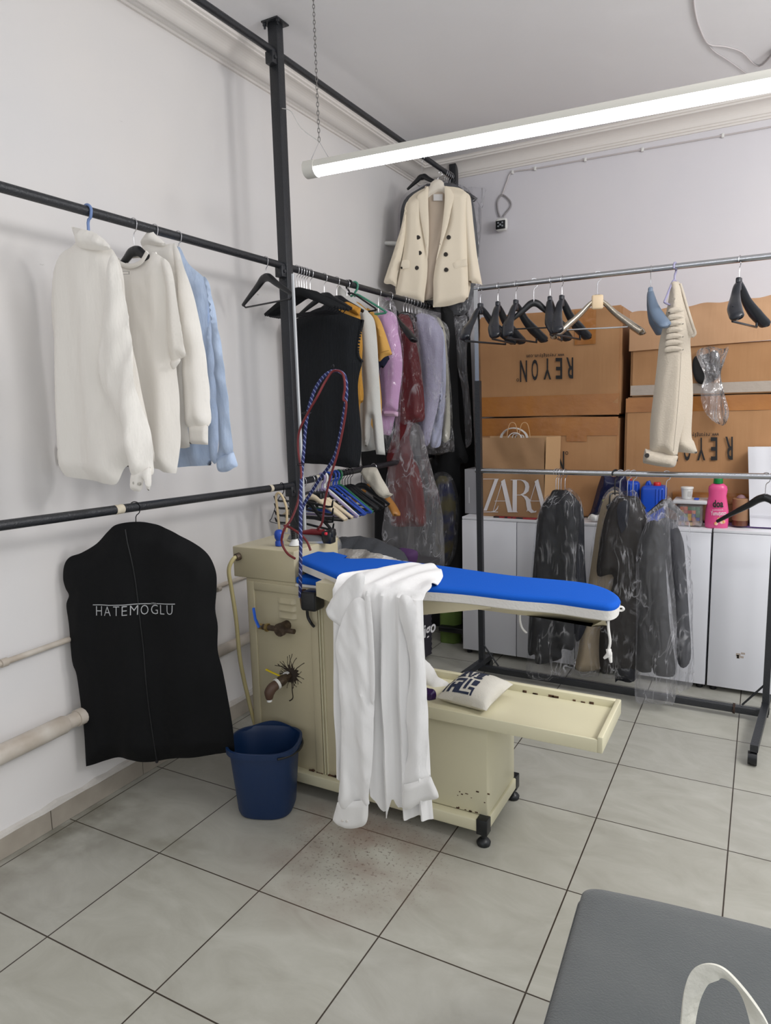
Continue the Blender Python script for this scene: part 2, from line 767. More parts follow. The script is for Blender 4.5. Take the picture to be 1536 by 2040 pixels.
    L(inv.outputs[0], bp.inputs['Height'])
    L(bp.outputs[0], b.inputs['Normal'])
    return m


M_WALL = wall_mat('white_wall_paint', (226, 222, 219), (219, 217, 217), (120, 112, 104))
M_WALLB = wall_mat('white_back_wall_paint', (222, 219, 222), (214, 212, 218))
M_CEIL = wall_mat('ceiling_paint', (236, 235, 236), (231, 230, 232))
M_TRIM = mat('white_plaster_trim', (228, 223, 218), 0.6, bump=(20, 0.05))
struct('floor', B((-0.1, -2.5, -0.08), (5.2, BACK + 0.1, 0)), floor_mat())
struct('ceiling', B((-0.1, -2.5, CEIL), (5.2, BACK + 0.1, CEIL + 0.08)), M_CEIL)
struct('wall_left', B((-0.1, -2.5, 0), (0, BACK + 0.1, CEIL)), M_WALL)
struct('wall_back', B((0, BACK, 0), (5.2, BACK + 0.1, CEIL)), M_WALLB)


def crown(name, p0, p1, inward):
    prof = [(0, -0.115), (0.012, -0.115), (0.012, -0.104), (0.020, -0.100), (0.020, -0.090), (0.027, -0.086)]
    for k in range(9):
        a = k / 8 * PI / 2
        prof.append((0.027 + 0.062 * (1 - math.cos(a)), -0.086 + 0.056 * math.sin(a)))
    prof += [(0.096, -0.028), (0.096, -0.020), (0.106, -0.016), (0.106, -0.006), (0.116, 0.0), (0, 0)]
    bm = NB()
    rings = []
    for p in (p0, p1):
        rings.append([bm.verts.new((p[0] + inward[0] * a, p[1] + inward[1] * a, CEIL + z)) for a, z in prof])
    n = len(prof)
    for i in range(n):
        bm.faces.new((rings[0][i], rings[0][(i + 1) % n], rings[1][(i + 1) % n], rings[1][i]))
    bm.faces.new(rings[0])
    bm.faces.new(rings[1][::-1])
    bmesh.ops.recalc_face_normals(bm, faces=bm.faces[:])
    return struct(name, bm, M_TRIM)


crown('trim_1', (0, -2.5), (0, BACK), (1, 0))
crown('trim_2', (0, BACK), (5.2, BACK), (0, -1))
M_SKIRT = mat('skirting_tile', (176, 168, 156), 0.5, bump=(14, 0.1), var=(7, 0.25, (150, 142, 130)))
M_SKTOP = mat('chipped_white_paint', (206, 203, 198), 0.8, bump=(40, 0.4), var=(9, 0.25, (188, 182, 175)))
bm = NB()
y = -2.5
k = 0
while y < BACK:
    y1 = min(y + 0.447, BACK)
    box(bm, (0, y, 0), (0.014, y1, 0.082), 0.002)
    y += 0.45
struct('baseboard_left', bm, M_SKIRT)
struct('baseboard_back', B((0, BACK - 0.014, 0), (5.2, BACK, 0.085), 0.002), M_SKIRT)
rb = random.Random(5)
bm = NB()
top, bot = [], []
y = -2.5
rows = []
while y < BACK:
    h = 0.086 + rb.uniform(0, 0.014)
    t = 0.016 + rb.uniform(-0.003, 0.003)
    rows.append([(0.0, y, 0.081), (t, y, 0.081), (t * 0.8, y, h), (0.0, y, h + 0.006)])
    y += 0.06
g = [[bm.verts.new(p) for p in r] for r in rows]
for i in range(len(g) - 1):
    for j in range(3):
        bm.faces.new((g[i][j], g[i + 1][j], g[i + 1][j + 1], g[i][j + 1]))
bmesh.ops.recalc_face_normals(bm, faces=bm.faces[:])
struct('trim_3', bm, M_SKTOP)

# wall pipes
M_PIPE = mat('painted_pipe', (205, 199, 190), 0.45, bump=(18, 0.25), var=(9, 0.2, (176, 164, 150)))
t = thing('heating_pipe', 'thick white painted pipe running low along the left wall behind the black garment bag', 'pipe', (0.06, 1.5, 0.41))
obj('pipe', tube([(0.062, -1.0, 0.385), (0.062, 1.5, 0.41), (0.062, 3.6, 0.425)], 0.028, 14), M_PIPE, t)
obj('pipe_wrap', tube([(0.062, 1.2, 0.407), (0.062, 1.3, 0.408), (0.062, 1.6, 0.411), (0.062, 1.615, 0.411)], [0.032, 0.036, 0.035, 0.030], 14), M_PIPE, t)
obj('pipe_collar', tube([(0.062, 1.66, 0.412), (0.062, 1.73, 0.413)], 0.033, 14), M_PIPE, t)
t = thing('water_pipe', 'thin white water pipe on the left wall at knee height above the thick pipe', 'pipe', (0.03, 1.5, 0.71))
obj('pipe', tube([(0.03, -1.0, 0.69), (0.03, 1.5, 0.714), (0.03, 3.6, 0.735)], 0.011, 10), M_PIPE, t)
bm = NB()
for yy in (1.42, 2.52):
    sweep(bm, [(0.0, yy, 0.712), (0.03, yy, 0.712)], 0.006, 8)
    sweep(bm, [(0.03, yy - 0.012, 0.713), (0.03, yy + 0.012, 0.713)], 0.0155, 10)
obj('pipe_clip', bm, M_PIPE, t)

# ------------------------------------------------------------------ the fixed steel rail frame
RX = 0.30
rail_frame = thing('clothes_rail_frame', 'black steel frame of ceiling posts and long clothes rails along the left wall', 'clothes rail', (RX, 2.82, 0))
for (px_, py_) in ((RX, 2.82), (RX, 4.90)):
    po = obj('post', B((px_ - 0.025, py_ - 0.025, 0), (px_ + 0.025, py_ + 0.025, CEIL - 0.006), 0.002), M_BLACKPAINT, rail_frame)
    obj('ceiling_plate', B((px_ - 0.045, py_ - 0.045, CEIL - 0.007), (px_ + 0.045, py_ + 0.045, CEIL - 0.0005), 0.001), M_BLACKPAINT, po)
    bm = NB()
    for sx in (-1, 1):
        sweep(bm, [(px_ + sx * 0.036, py_ - 0.03, CEIL - 0.03), (px_ + sx * 0.036, py_ - 0.03, CEIL - 0.007)], 0.005, 6)
        sweep(bm, [(px_ + sx * 0.036, py_ - 0.03, CEIL - 0.018), (px_ + sx * 0.036, py_ - 0.03, CEIL - 0.007)], 0.009, 6)
    obj('bolt', bm, M_BLACKPAINT, po)
    for zz in (3.165, 2.239, 1.20):
        bm = B((px_ - 0.021, py_ - 0.058, zz - 0.055), (px_ + 0.021, py_ - 0.025, zz - 0.004), 0.003)
        sweep(bm, [(px_ + 0.021, py_ - 0.042, zz - 0.03), (px_ + 0.028, py_ - 0.042, zz - 0.03)], 0.008, 8)
        obj('rail_bracket', bm, M_BLACKPAINT, po)
RAILS = {'up': [(RX, 0.1, 3.13), (RX, 2.80, 3.172), (RX, 4.88, 3.180)],
         'mid': [(RX, 0.1, 2.242), (RX, 2.80, 2.239), (RX, 4.88, 2.239)],
         'low': [(RX, 0.1, 1.266), (RX, 2.80, 1.197), (RX, 2.84, 1.208), (RX, 4.88, 1.238)]}
for kx in RAILS:
    obj('rail', tube(RAILS[kx], 0.0165, 14), M_BLACKPAINT, rail_frame)
M_TAPE = mat('masking_tape', (214, 205, 184), 0.7, var=(40, 0.2, (190, 180, 160)))
for (yy, ln, zc) in ((1.735, 0.035, 1.2243), (2.62, 0.02, 1.2016), (3.02, 0.03, 1.2106)):
    o = obj('tape_patch', tube([(RX, yy - ln / 2, zc), (RX, yy + ln / 2, zc)], 0.0172, 14), M_TAPE, rail_frame)
    o['label'] = 'cream tape wrapped on the lower rail'


def rail_z(kind, y):
    pts = RAILS[kind]
    return float(np.interp(y, [p[1] for p in pts], [p[2] for p in pts]))


# ------------------------------------------------------------------ hanging tube lamp
M_DIFF = mat('lit_tube_diffuser', (255, 255, 255), 0.5, emit=((246, 250, 255), TUBE_STRENGTH))
M_LAMPW = mat('lamp_white_metal', (212, 210, 202), 0.45)
A = Vector((0.70, 2.452, 2.50))
Bp = Vector((2.72, 2.575, 2.50))
dl = (Bp - A).normalized()
yawL = math.atan2(dl.y, dl.x)
lamp = thing('tube_lamp', 'long lit white tube lamp hanging from the ceiling on chains', 'lamp', A, yawL)
Ml = Matrix.Translation(A) @ Matrix.Rotation(yawL, 4, 'Z')
LL = (Bp - A).length


def extr(prof, x0, x1, M):
    bm = NB()
    r = [[bm.verts.new(M @ Vector((x, p[0], p[1]))) for p in prof] for x in (x0, x1)]
    n = len(prof)
    for i in range(n):
        bm.faces.new((r[0][i], r[0][(i + 1) % n], r[1][(i + 1) % n], r[1][i]))
    bm.faces.new(r[0][::-1])
    bm.faces.new(r[1])
    bmesh.ops.recalc_face_normals(bm, faces=bm.faces[:])
    return bm


prof = [(-0.034, 0.0), (-0.036, 0.012), (-0.026, 0.027), (0.026, 0.027), (0.036, 0.012), (0.034, 0.0)]
obj('housing', extr(prof, 0, LL, Ml), M_LAMPW, lamp)
dp = [(0.034 * math.cos(a), -0.0005 - 0.026 * math.sin(a)) for a in np.linspace(0, PI, 13)]
obj('diffuser', extr(dp, 0.035, LL - 0.035, Ml), M_DIFF, lamp)
cap = [(-0.037, 0.0), (-0.038, 0.013), (-0.028, 0.029), (0.028, 0.029), (0.038, 0.013), (0.037, 0.0)] + \
      [(0.037 * math.cos(a), -0.029 * math.sin(a)) for a in np.linspace(0, PI, 11)][1:-1]
for (x0, x1) in ((-0.012, 0.036), (LL - 0.036, LL + 0.012)):
    obj('end_cap', extr(cap, x0, x1, Ml), M_LAMPW, lamp)


def chain(p0, p1, parent):
    p0, p1 = Vector(p0), Vector(p1)
    n = int((p1 - p0).length / 0.021)
    bm = NB()
    d = (p1 - p0).normalized()
    q = Vector((0, 0, 1)).rotation_difference(d).to_matrix()
    for i in range(n):
        c = p0 + (p1 - p0) * ((i + 0.5) / n)
        tw = Matrix.Rotation((i % 2) * PI / 2 + 0.5, 3, 'Z')
        lp = [c + q @ (tw @ Vector((0.0045 * math.cos(a), 0, 0.014 * math.sin(a)))) for a in np.linspace(0, 2 * PI, 11)]
        sweep(bm, lp, 0.0014, 5)
    return obj('chain', bm, mat('chain_steel', (150, 148, 146), 0.35, 0.9), parent)


hk = Ml @ Vector((0.05, 0, 0.1))
chain(hk, (0.575, 2.72, CEIL), lamp)
chain(Ml @ Vector((LL - 0.1, 0, 0.1)), Ml @ Vector((LL - 0.1, 0, CEIL - 2.50)), lamp)
bm = tube([Ml @ Vector((0.02, -0.026, 0.02)), hk, Ml @ Vector((0.09, 0.026, 0.02))], 0.0016, 6)
sweep(bm, [Ml @ Vector((LL - 0.13, -0.026, 0.02)), Ml @ Vector((LL - 0.1, 0, 0.1)), Ml @ Vector((LL - 0.07, 0.026, 0.02))], 0.0016, 6)
obj('wire_hanger_loop', bm, M_WIRE, lamp)
cord = [hk, at(600, 255, 'y', 2.55), at(580, 222, 'y', 2.66), Vector((RX + 0.026, 2.81, 2.93))]
obj('tie_cord', tube(cr(cord, 4, False), 0.002, 6), M_WHITEPL, lamp)

# a second pendant further along, only its lower rim shows at the edge of the view
tag(obj('ceiling_junction_box', B((2.285, 4.28, CEIL - 0.05), (2.37, 4.37, CEIL), 0.006), mat('grey_blue_metal', (86, 98, 108), 0.5)),
    'small grey box on the ceiling above the right end of the lit tube lamp', 'junction box')
M_CABLE = mat('white_cable', (196, 190, 190), 0.5)
zc = CEIL - 0.005
pp = [at(1378, -60, 'z', zc), at(1384, 20, 'z', zc), at(1396, 62, 'z', zc), at(1412, 88, 'z', zc), at(1445, 93, 'z', zc), at(1478, 104, 'z', zc), at(1512, 132, 'z', zc), Vector((2.30, 4.30, zc))]
t = thing('ceiling_cable', 'thin white cable looping across the ceiling to the grey box', 'cable', (2.0, 3.7, zc))
obj('wire', tube(cr(pp, 5, False), 0.004, 6), M_CABLE, t)
pp = [at(1402, 74, 'z', zc), at(1420, 100, 'z', zc), at(1450, 120, 'z', zc), at(1482, 143, 'z', zc), at(1520, 170, 'z', zc)]
obj('wire', tube(cr(pp, 5, False), 0.003, 6), M_CABLE, t)

# security camera on the back wall with its cable
yb = BACK - 0.012
t = thing('security_camera', 'small white security camera with black face on the back wall', 'camera', at(997, 447, 'y', 4.88))
c = at(997, 447, 'y', 4.86)
bm = B((c.x - 0.042, c.y, c.z - 0.040), (c.x + 0.042, c.y + 0.05, c.z + 0.045), 0.02, seg=4) if False else box(NB(), (c.x - 0.042, c.y, c.z - 0.040), (c.x + 0.042, c.y + 0.05, c.z + 0.045), 0.02, None, 4)
sweep(bm, [(c.x, c.y + 0.045, c.z + 0.0), (c.x - 0.01, BACK - 0.001, c.z - 0.01)], 0.014, 10)
obj('body', bm, M_WHITEPL, t)
fp = box(NB(), (c.x - 0.034, c.y - 0.004, c.z - 0.030), (c.x + 0.034, c.y + 0.01, c.z + 0.026), 0.004, None, 3)
ff = obj('face', fp, M_BLACK, t)
bm = NB()
for sx in (-1, 1):
    for sz in (-1, 1):
        sweep(bm, [(c.x + sx * 0.015, c.y - 0.006, c.z + sz * 0.011), (c.x + sx * 0.015, c.y - 0.003, c.z + sz * 0.011)], 0.006, 10)
sweep(bm, [(c.x, c.y - 0.006, c.z - 0.002), (c.x, c.y - 0.003, c.z - 0.002)], 0.007, 10)
obj('lens', bm, mat('lens_grey', (150, 155, 160), 0.2), ff)
pp = [at(996, 432, 'y', yb), at(992, 420, 'y', yb), at(991, 402, 'y', yb), at(1000, 388, 'y', yb), at(1014, 398, 'y', yb), at(1018, 410, 'y', yb), at(1008, 424, 'y', yb), at(1002, 432, 'y', yb)]
obj('cable_loop', tube(cr(pp, 5, False), 0.006, 6), mat('grey_cable', (150, 146, 148), 0.5), t)
pp = [at(1000, 390, 'y', yb), at(1010, 362, 'y', yb), at(1021, 343, 'y', yb), at(1066, 336, 'y', yb), at(1166, 318, 'y', yb), at(1280, 298, 'y', yb), at(1440, 270, 'y', yb), at(1560, 248, 'y', yb)]
t = thing('wall_cable', 'white cable clipped along the back wall above the security camera', 'cable', at(1166, 318, 'y', yb))
obj('wire', tube(cr(pp, 5, False), 0.005, 6), M_CABLE, t)
for q in ((1021, 343), (1066, 336), (1166, 318), (1280, 298), (1440, 270)):
    v = at(*q, 'y', yb)
    obj('cable_clip', B((v.x - 0.008, v.y - 0.008, v.z - 0.012), (v.x + 0.008, BACK, v.z + 0.012), 0.003), M_WHITEPL, t)
# ------------------------------------------------------------------ the vacuum ironing table
M_BEIGE = mat('beige_enamel', (196, 187, 158), 0.38, bump=(90, 0.04), var=(3, 0.3, (186, 176, 146)))
M_BEIGE2 = mat('cream_enamel', (214, 208, 178), 0.36, bump=(90, 0.04), var=(3, 0.3, (205, 200, 172)))
M_RUST = mat('rust', (92, 62, 40), 0.9, bump=(80, 0.4), var=(60, 0.15, (58, 42, 32)))
M_PIPEIRON = mat('rusted_iron_fitting', (98, 84, 70), 0.5, 0.6, bump=(70, 0.4), var=(40, 0.15, (70, 58, 48)))
M_BLUE = mat('blue_padded_cloth', (20, 86, 186), 0.85, bump=(260, 0.12), spec=0.15)
M_HEM = mat('white_elastic_hem', (222, 219, 214), 0.8, bump=(120, 0.2))
YF = 2.20
mach = thing('ironing_table', 'beige vacuum ironing table with blue padded board and a tray', 'ironing table', (1.0, 2.35, 0))
obj('base_frame', box(box(box(box(NB(), (0.47, 2.165, 0.055), (1.536, 2.205, 0.100), 0.004), (0.47, 2.50, 0.055), (1.536, 2.54, 0.100), 0.004),
                          (1.495, 2.165, 0.056), (1.5365, 2.54, 0.1005), 0.004), (0.47, 2.165, 0.056), (0.51, 2.54, 0.1005), 0.004), M_BEIGE2, mach)
for (fx, fy) in ((1.518, 2.185), (1.518, 2.52), (0.49, 2.185), (0.49, 2.52)):
    ft = obj('foot', lathe(NB(), [(0.008, 0.0), (0.024, 0.001), (0.026, 0.012), (0.018, 0.022), (0.009, 0.028), (0.009, 0.075)], (fx, fy, 0), 16), M_BLACK, mach)
    obj('corner_cap', B((fx - 0.021, fy - 0.022, 0.046), (fx + 0.0205, fy + 0.02, 0.104), 0.003), M_BLACK, ft)
col = obj('column', B((0.478, YF, 0.098), (1.02, 2.53, 0.885), 0.004), M_BEIGE, mach)


def frame_panel(x0, x1, z0, z1, yf, w, d):
    """a pressed sheet panel: a shallow raised border around a recess"""
    bm = NB()
    box(bm, (x0, yf - d, z0), (x0 + w, yf + 0.002, z1), 0.003)
    box(bm, (x1 - w, yf - d, z0), (x1, yf + 0.002, z1), 0.003)
    box(bm, (x0 + w - 0.001, yf - d, z1 - w), (x1 - w + 0.001, yf + 0.002, z1), 0.003)
    return bm


pn = obj('front_panel', frame_panel(0.486, 0.83, 0.10, 0.872, YF, 0.035, 0.006), M_BEIGE, mach)
obj('panel_bead', box(box(NB(), (0.8345, YF - 0.007, 0.10), (0.840, YF + 0.001, 0.868), 0.002), (0.849, YF - 0.006, 0.10), (0.853, YF + 0.001, 0.868), 0.0015), M_BEIGE2, mach)
bm = NB()
for q in (0.806, 0.776, 0.745):
    rows = []
    for x in np.linspace(0.636, 0.727, 12):
        e = min(1, min(x - 0.636, 0.727 - x) / 0.012)
        rows.append([(x, YF - 0.0005, q + 0.011), (x, YF - 0.010 * e - 0.0005, q - 0.004), (x, YF - 0.011 * e - 0.0005, q - 0.009), (x, YF - 0.0004, q - 0.0095)])
    sheet(rows, 0.001, bm)
obj('louvre', bm, M_BEIGE, mach)
bx = obj('top_box', B((0.418, YF - 0.004, 0.884), (0.730, 2.52, 1.012), 0.004), M_BEIGE, mach)
bm = NB()
rr = random.Random(8)
for _ in range(26):
    x = rr.uniform(0.74, 1.02)
    box(bm, (x, YF - 0.008, 0.097), (x + rr.uniform(0.006, 0.02), YF + 0.001, 0.099 + rr.uniform(0.001, 0.008)), 0.001)
for _ in range(16):
    x = rr.uniform(1.40, 1.53)
    z = rr.choice((0.103, 0.105, 0.15 + rr.uniform(0, 0.05)))
    box(bm, (x, YF - 0.0012, z), (x + rr.uniform(0.004, 0.013), YF + 0.001, z + rr.uniform(0.002, 0.006)), 0.0005)
obj('rust_edge', bm, M_RUST, mach)
lb = obj('lower_box', B((1.0, YF, 0.100), (1.528, 2.505, 0.475), 0.005), M_BEIGE2, mach)
# tray with raised lips
bm = NB()
TX0, TX1, TY0, TY1 = 1.02, 1.932, 2.150, 2.478
box(bm, (TX0 + 0.004, TY0 + 0.004, 0.472), (TX1 - 0.004, TY1 - 0.004, 0.482))
box(bm, (TX0, TY0, 0.455), (TX1 - 0.017, TY0 + 0.008, 0.500), 0.002)
box(bm, (TX0, TY1 - 0.022, 0.455), (TX1 - 0.017, TY1, 0.510), 0.003)
box(bm, (TX1 - 0.018, TY0, 0.455), (TX1, TY1, 0.510), 0.003)
obj('tray', bm, M_BEIGE2, mach)
for _ in range(9):
    x = rr.uniform(1.55, 1.88)
    o = obj('rust_spot', B((x, TY1 - 0.024, 0.482), (x + rr.uniform(0.008, 0.03), TY1 - 0.0215, 0.4835 + rr.uniform(0.001, 0.008)), 0.0005), M_RUST, mach)
    o['label'] = 'brown rust patch on the back lip of the tray'
# tap stubs on the front
v1 = obj('steam_valve', tube([(0.59, YF - 0.045, 0.700), (0.745, YF - 0.045, 0.700)], [0.012, 0.013, 0.019, 0.019, 0.021, 0.019, 0.012, 0.010], 12), M_PIPEIRON, mach)
bm = tube([(0.678, YF, 0.706), (0.678, YF - 0.05, 0.706)], 0.020, 14)
sweep(bm, [(0.678, YF - 0.055, 0.700), (0.678, YF - 0.04, 0.700)], 0.027, 14)
obj('valve_body', bm, M_PIPEIRON, v1)
bm = tube([(0.570, YF - 0.045, 0.700), (0.592, YF - 0.045, 0.700)], 0.012, 10)
sweep(bm, [(0.605, YF - 0.045, 0.700), (0.618, YF - 0.045, 0.700)], 0.017, 6)
obj('brass_nut', bm, mat('brass', (196, 170, 110), 0.3, 0.9), v1)
hd = NB()
pts = [(0.582, YF - 0.06, 0.70), (0.566, YF - 0.062, 0.735), (0.560, YF - 0.062, 0.78)]
sweep(hd, pts, 0.008, 8, flat=0.5)
h = obj('lever', hd, mat('blue_lever_grip', (20, 84, 190), 0.35), v1)
v2 = obj('drain_tap', tube(cr([(0.680, YF, 0.494), (0.673, YF - 0.03, 0.488), (0.664, YF - 0.062, 0.478)], 5, False), [0.013, 0.016, 0.022, 0.020], 12), M_PIPEIRON, mach)
obj('spout', tube(cr([(0.664, YF - 0.062, 0.478), (0.655, YF - 0.088, 0.468), (0.648, YF - 0.098, 0.450), (0.647, YF - 0.099, 0.424)], 5, False), [0.019, 0.021, 0.021, 0.013], 12), mat('brown_rubber_spout', (84, 62, 50), 0.5), v2)
bm = tube([(0.672, YF - 0.005, 0.494), (0.670, YF - 0.018, 0.494)], 0.017, 12)
sweep(bm, [(0.6645, YF - 0.060, 0.479), (0.661, YF - 0.070, 0.476)], 0.0225, 12)
sweep(bm, [(0.647, YF - 0.099, 0.427), (0.647, YF - 0.099, 0.414)], 0.011, 10)
obj('white_sealing_tape', bm, M_WHITEPL, v2)
obj('lever', tube([(0.665, YF - 0.04, 0.500), (0.625, YF - 0.045, 0.512), (0.595, YF - 0.045, 0.520)], [0.005, 0.006, 0.007], 8, flat=0.5), mat('yellow_lever_grip', (214, 190, 20), 0.4), v2)
# dark burst of grime around the drain tap: a stain with runs
bm = NB()
c0 = (0.690, 0.500)
vs = []
rs = random.Random(21)
for k in range(64):
    a = 2 * PI * k / 64
    r_ = 0.032 + rs.uniform(-0.008, 0.012)
    vs.append(bm.verts.new((c0[0] + r_ * math.cos(a), YF - 0.0012, c0[1] + r_ * math.sin(a))))
bm.faces.new(vs)
for k in range(30):
    a = rs.uniform(-0.1, 2 * PI)
    ln = rs.uniform(0.028, 0.058) * (1.15 if math.sin(a) > 0.2 else 0.85)
    p = [Vector((c0[0] + 0.025 * math.cos(a), YF - 0.001, c0[1] + 0.025 * math.sin(a)))]
    for j in range(4):
        a += rs.uniform(-0.35, 0.35)
        q = p[-1] + Vector((math.cos(a), 0, math.sin(a))) * (ln / 4)
        p.append(q)
    sweep(bm, p, [0.0026, 0.0015, 0.0010, 0.0016], 5, flat=0.3, up=(0, 1, 0))
sweep(bm, cr([(0.690, YF - 0.001, 0.47), (0.688, YF - 0.001, 0.43), (0.690, YF - 0.001, 0.40), (0.676, YF - 0.001, 0.385), (0.670, YF - 0.001, 0.383)], 4, False), 0.0025, 5, flat=0.3, up=(0, 1, 0))
obj('grime_burst', bm, mat('dark_grime', (52, 42, 34), 0.9, bump=(120, 0.3)), mach)
# hose from the top box
bm = tube(cr([(0.45, YF - 0.002, 0.972), (0.443, YF - 0.03, 0.965), (0.428, YF - 0.045, 0.92), (0.424, YF - 0.03, 0.83), (0.430, YF - 0.02, 0.70), (0.440, YF - 0.02, 0.52), (0.462, YF, 0.32), (0.475, YF + 0.02, 0.2)], 6, False), 0.0085, 10)
hs = obj('hose', bm, mat('yellowed_rubber_hose', (190, 178, 130), 0.45), mach)
obj('hose_collar', tube([(0.452, YF - 0.001, 0.972), (0.446, YF - 0.018, 0.969)], 0.016, 12), M_PIPEIRON, hs)
# black switch box on the upper front
sb = obj('switch_box', B((0.800, YF - 0.075, 0.800), (0.868, YF - 0.005, 0.875), 0.010, None, 3), M_BLACK, mach)
bm = tube(cr([(0.80, YF - 0.03, 0.80), (0.795, YF - 0.02, 0.76), (0.81, YF - 0.02, 0.735), (0.828, YF - 0.03, 0.728)], 5, False), 0.006, 8)
sweep(bm, cr([(0.86, YF - 0.04, 0.87), (0.89, YF - 0.03, 0.85), (0.93, YF - 0.01, 0.855)], 5, False), 0.003, 6)
obj('switch_cable', bm, M_BLACK, sb)
obj('switch_gland', tube([(0.793, YF - 0.04, 0.875), (0.793, YF - 0.04, 0.835), (0.79, YF - 0.04, 0.80)], [0.011, 0.016, 0.010], 10), M_RUST, sb)
# the board
ZB = 0.98
far = [(590, 1108), (592, 1102), (604, 1098), (640, 1098), (672, 1106), (700, 1112), (760, 1112), (879, 1126), (1016, 1145), (1152, 1158), (1205, 1170), (1230, 1184)]
near = [(1234, 1195), (1218, 1205), (1180, 1202), (1107, 1192), (1020, 1185), (924, 1174), (833, 1168), (770, 1170), (720, 1164), (680, 1148), (640, 1131), (610, 1119), (596, 1112)]
bo = [at(x, y, 'z', ZB) for x, y in far + near]
bo = cr([(p.x, p.y) for p in bo], 4)
cxy = Vector((sum(p.x for p in bo) / len(bo), sum(p.y for p in bo) / len(bo)))


def ring_board(dz, inset):
    n = len(bo)
    r = []
    for i, p in enumerate(bo):
        t = (bo[(i + 1) % n] - bo[i - 1]).normalized()
        nn = Vector((t.y, -t.x))
        if (p + nn * 0.01 - cxy).length < (p - cxy).length:
            nn = -nn
        q = p - nn * inset
        r.append((q.x, q.y, ZB + dz))
    return r


def loft(rings, cap0=True, cap1=True, bm=None):
    bm = bm or NB()
    g = [[bm.verts.new(p) for p in r] for r in rings]
    n = len(g[0])
    for i in range(len(g) - 1):
        for j in range(n):
            bm.faces.new((g[i][j], g[i][(j + 1) % n], g[i + 1][(j + 1) % n], g[i + 1][j]))
    if cap0:
        bm.faces.new(g[0][::-1])
    if cap1:
        bm.faces.new(g[-1])
    bmesh.ops.recalc_face_normals(bm, faces=bm.faces[:])
    return bm


brd = obj('padded_board', loft([ring_board(-0.022, 0.0), ring_board(-0.012, -0.003), ring_board(-0.004, 0.001), ring_board(0.0, 0.008), ring_board(0.001, 0.02)]), M_BLUE, mach)
o = obj('hem', loft([ring_board(-0.052, 0.012), ring_board(-0.046, 0.001), ring_board(-0.022, -0.0015), ring_board(-0.018, -0.002), ring_board(-0.016, 0.004)], True, True), M_HEM, brd)
o['label'] = 'white gathered hem of the blue cover'
obj('board_beam', loft([ring_board(-0.052, 0.03), ring_board(-0.085, 0.075)]), M_BEIGE, mach)
bk_ = [(0.935, 0.945), (0.935, 0.893), (1.20, 0.826), (1.35, 0.872), (1.60, 0.925), (1.60, 0.945)]
bm = loft([[(x, 2.04, z) for x, z in bk_], [(x, 2.29, z) for x, z in bk_]])
obj('board_bracket', bm, M_BEIGE, mach)
obj('board_post', B((0.90, 2.22, 0.88), (1.01, 2.40, 0.94), 0.004), M_BEIGE, mach)
# short arm with its own little blue pad, mostly hidden by the board
obj('sleeve_arm', B((0.732, 2.19, 0.872), (0.98, 2.45, 0.884), 0.004), M_HEM, mach)
o = obj('sleeve_pad', B((0.734, 2.192, 0.884), (0.98, 2.45, 0.912), 0.008), M_BLUE, mach)
# draw cords
p = at(1214, 1212, 'y', 2.06)
c1 = cr([p + Vector((0, 0, 0.01)), p + Vector((-0.002, -0.002, -0.05)), p + Vector((0.004, 0, -0.10)), p + Vector((0.0, 0, -0.13))], 5, False)
bm = tube(c1, 0.004, 7)
sweep(bm, [p + Vector((0, 0, -0.125)), p + Vector((0.003, -0.002, -0.14)), p + Vector((-0.012, 0, -0.155))], [0.008, 0.009, 0.004], 7)
sweep(bm, [p + Vector((0.003, 0, -0.135)), p + Vector((0.008, 0, -0.165))], [0.008, 0.004], 7)
q = at(1222, 1213, 'y', 2.10)
sweep(bm, cr([q, q + Vector((0.02, 0.01, 0.006)), q + Vector((0.028, 0.01, 0.0)), q + Vector((0.02, 0.01, -0.006)), q], 5, False), 0.0035, 7)
obj('draw_cord', bm, mat('white_cotton_cord', (228, 226, 222), 0.8), mach)
p = at(1038, 1215, 'y', 2.2)
bm = tube(cr([p + Vector((0, 0, 0.02)), p + Vector((-0.004, 0, -0.03)), p + Vector((0.004, 0, -0.062)), p + Vector((0.02, 0, -0.078))], 5, False), 0.0035, 7)
obj('draw_cord', bm, MATS['white_cotton_cord'], mach)
# rod that carries the iron's hose
rod = [at(583, 546, 'y', 2.62), at(594, 780, 'y', 2.57), Vector(at(606, 1010, 'y', 2.50)), Vector(at(608, 1075, 'y', 2.48))]
rod[3].z = 0.95
cpole = obj('cable_pole', tube(rod, 0.0075, 10), mat('grey_painted_rod', (168, 170, 172), 0.4, 0.3), mach)
sp = [at(606, 870, 'y', 2.5), at(622, 800, 'y', 2.47), at(645, 750, 'y', 2.42), at(663, 735, 'y', 2.4), at(664, 727, 'y', 2.4), at(660, 733, 'y', 2.4)]
obj('spring_wire', tube(cr(sp, 6, False), 0.003, 6), M_DARKWIRE, cpole)

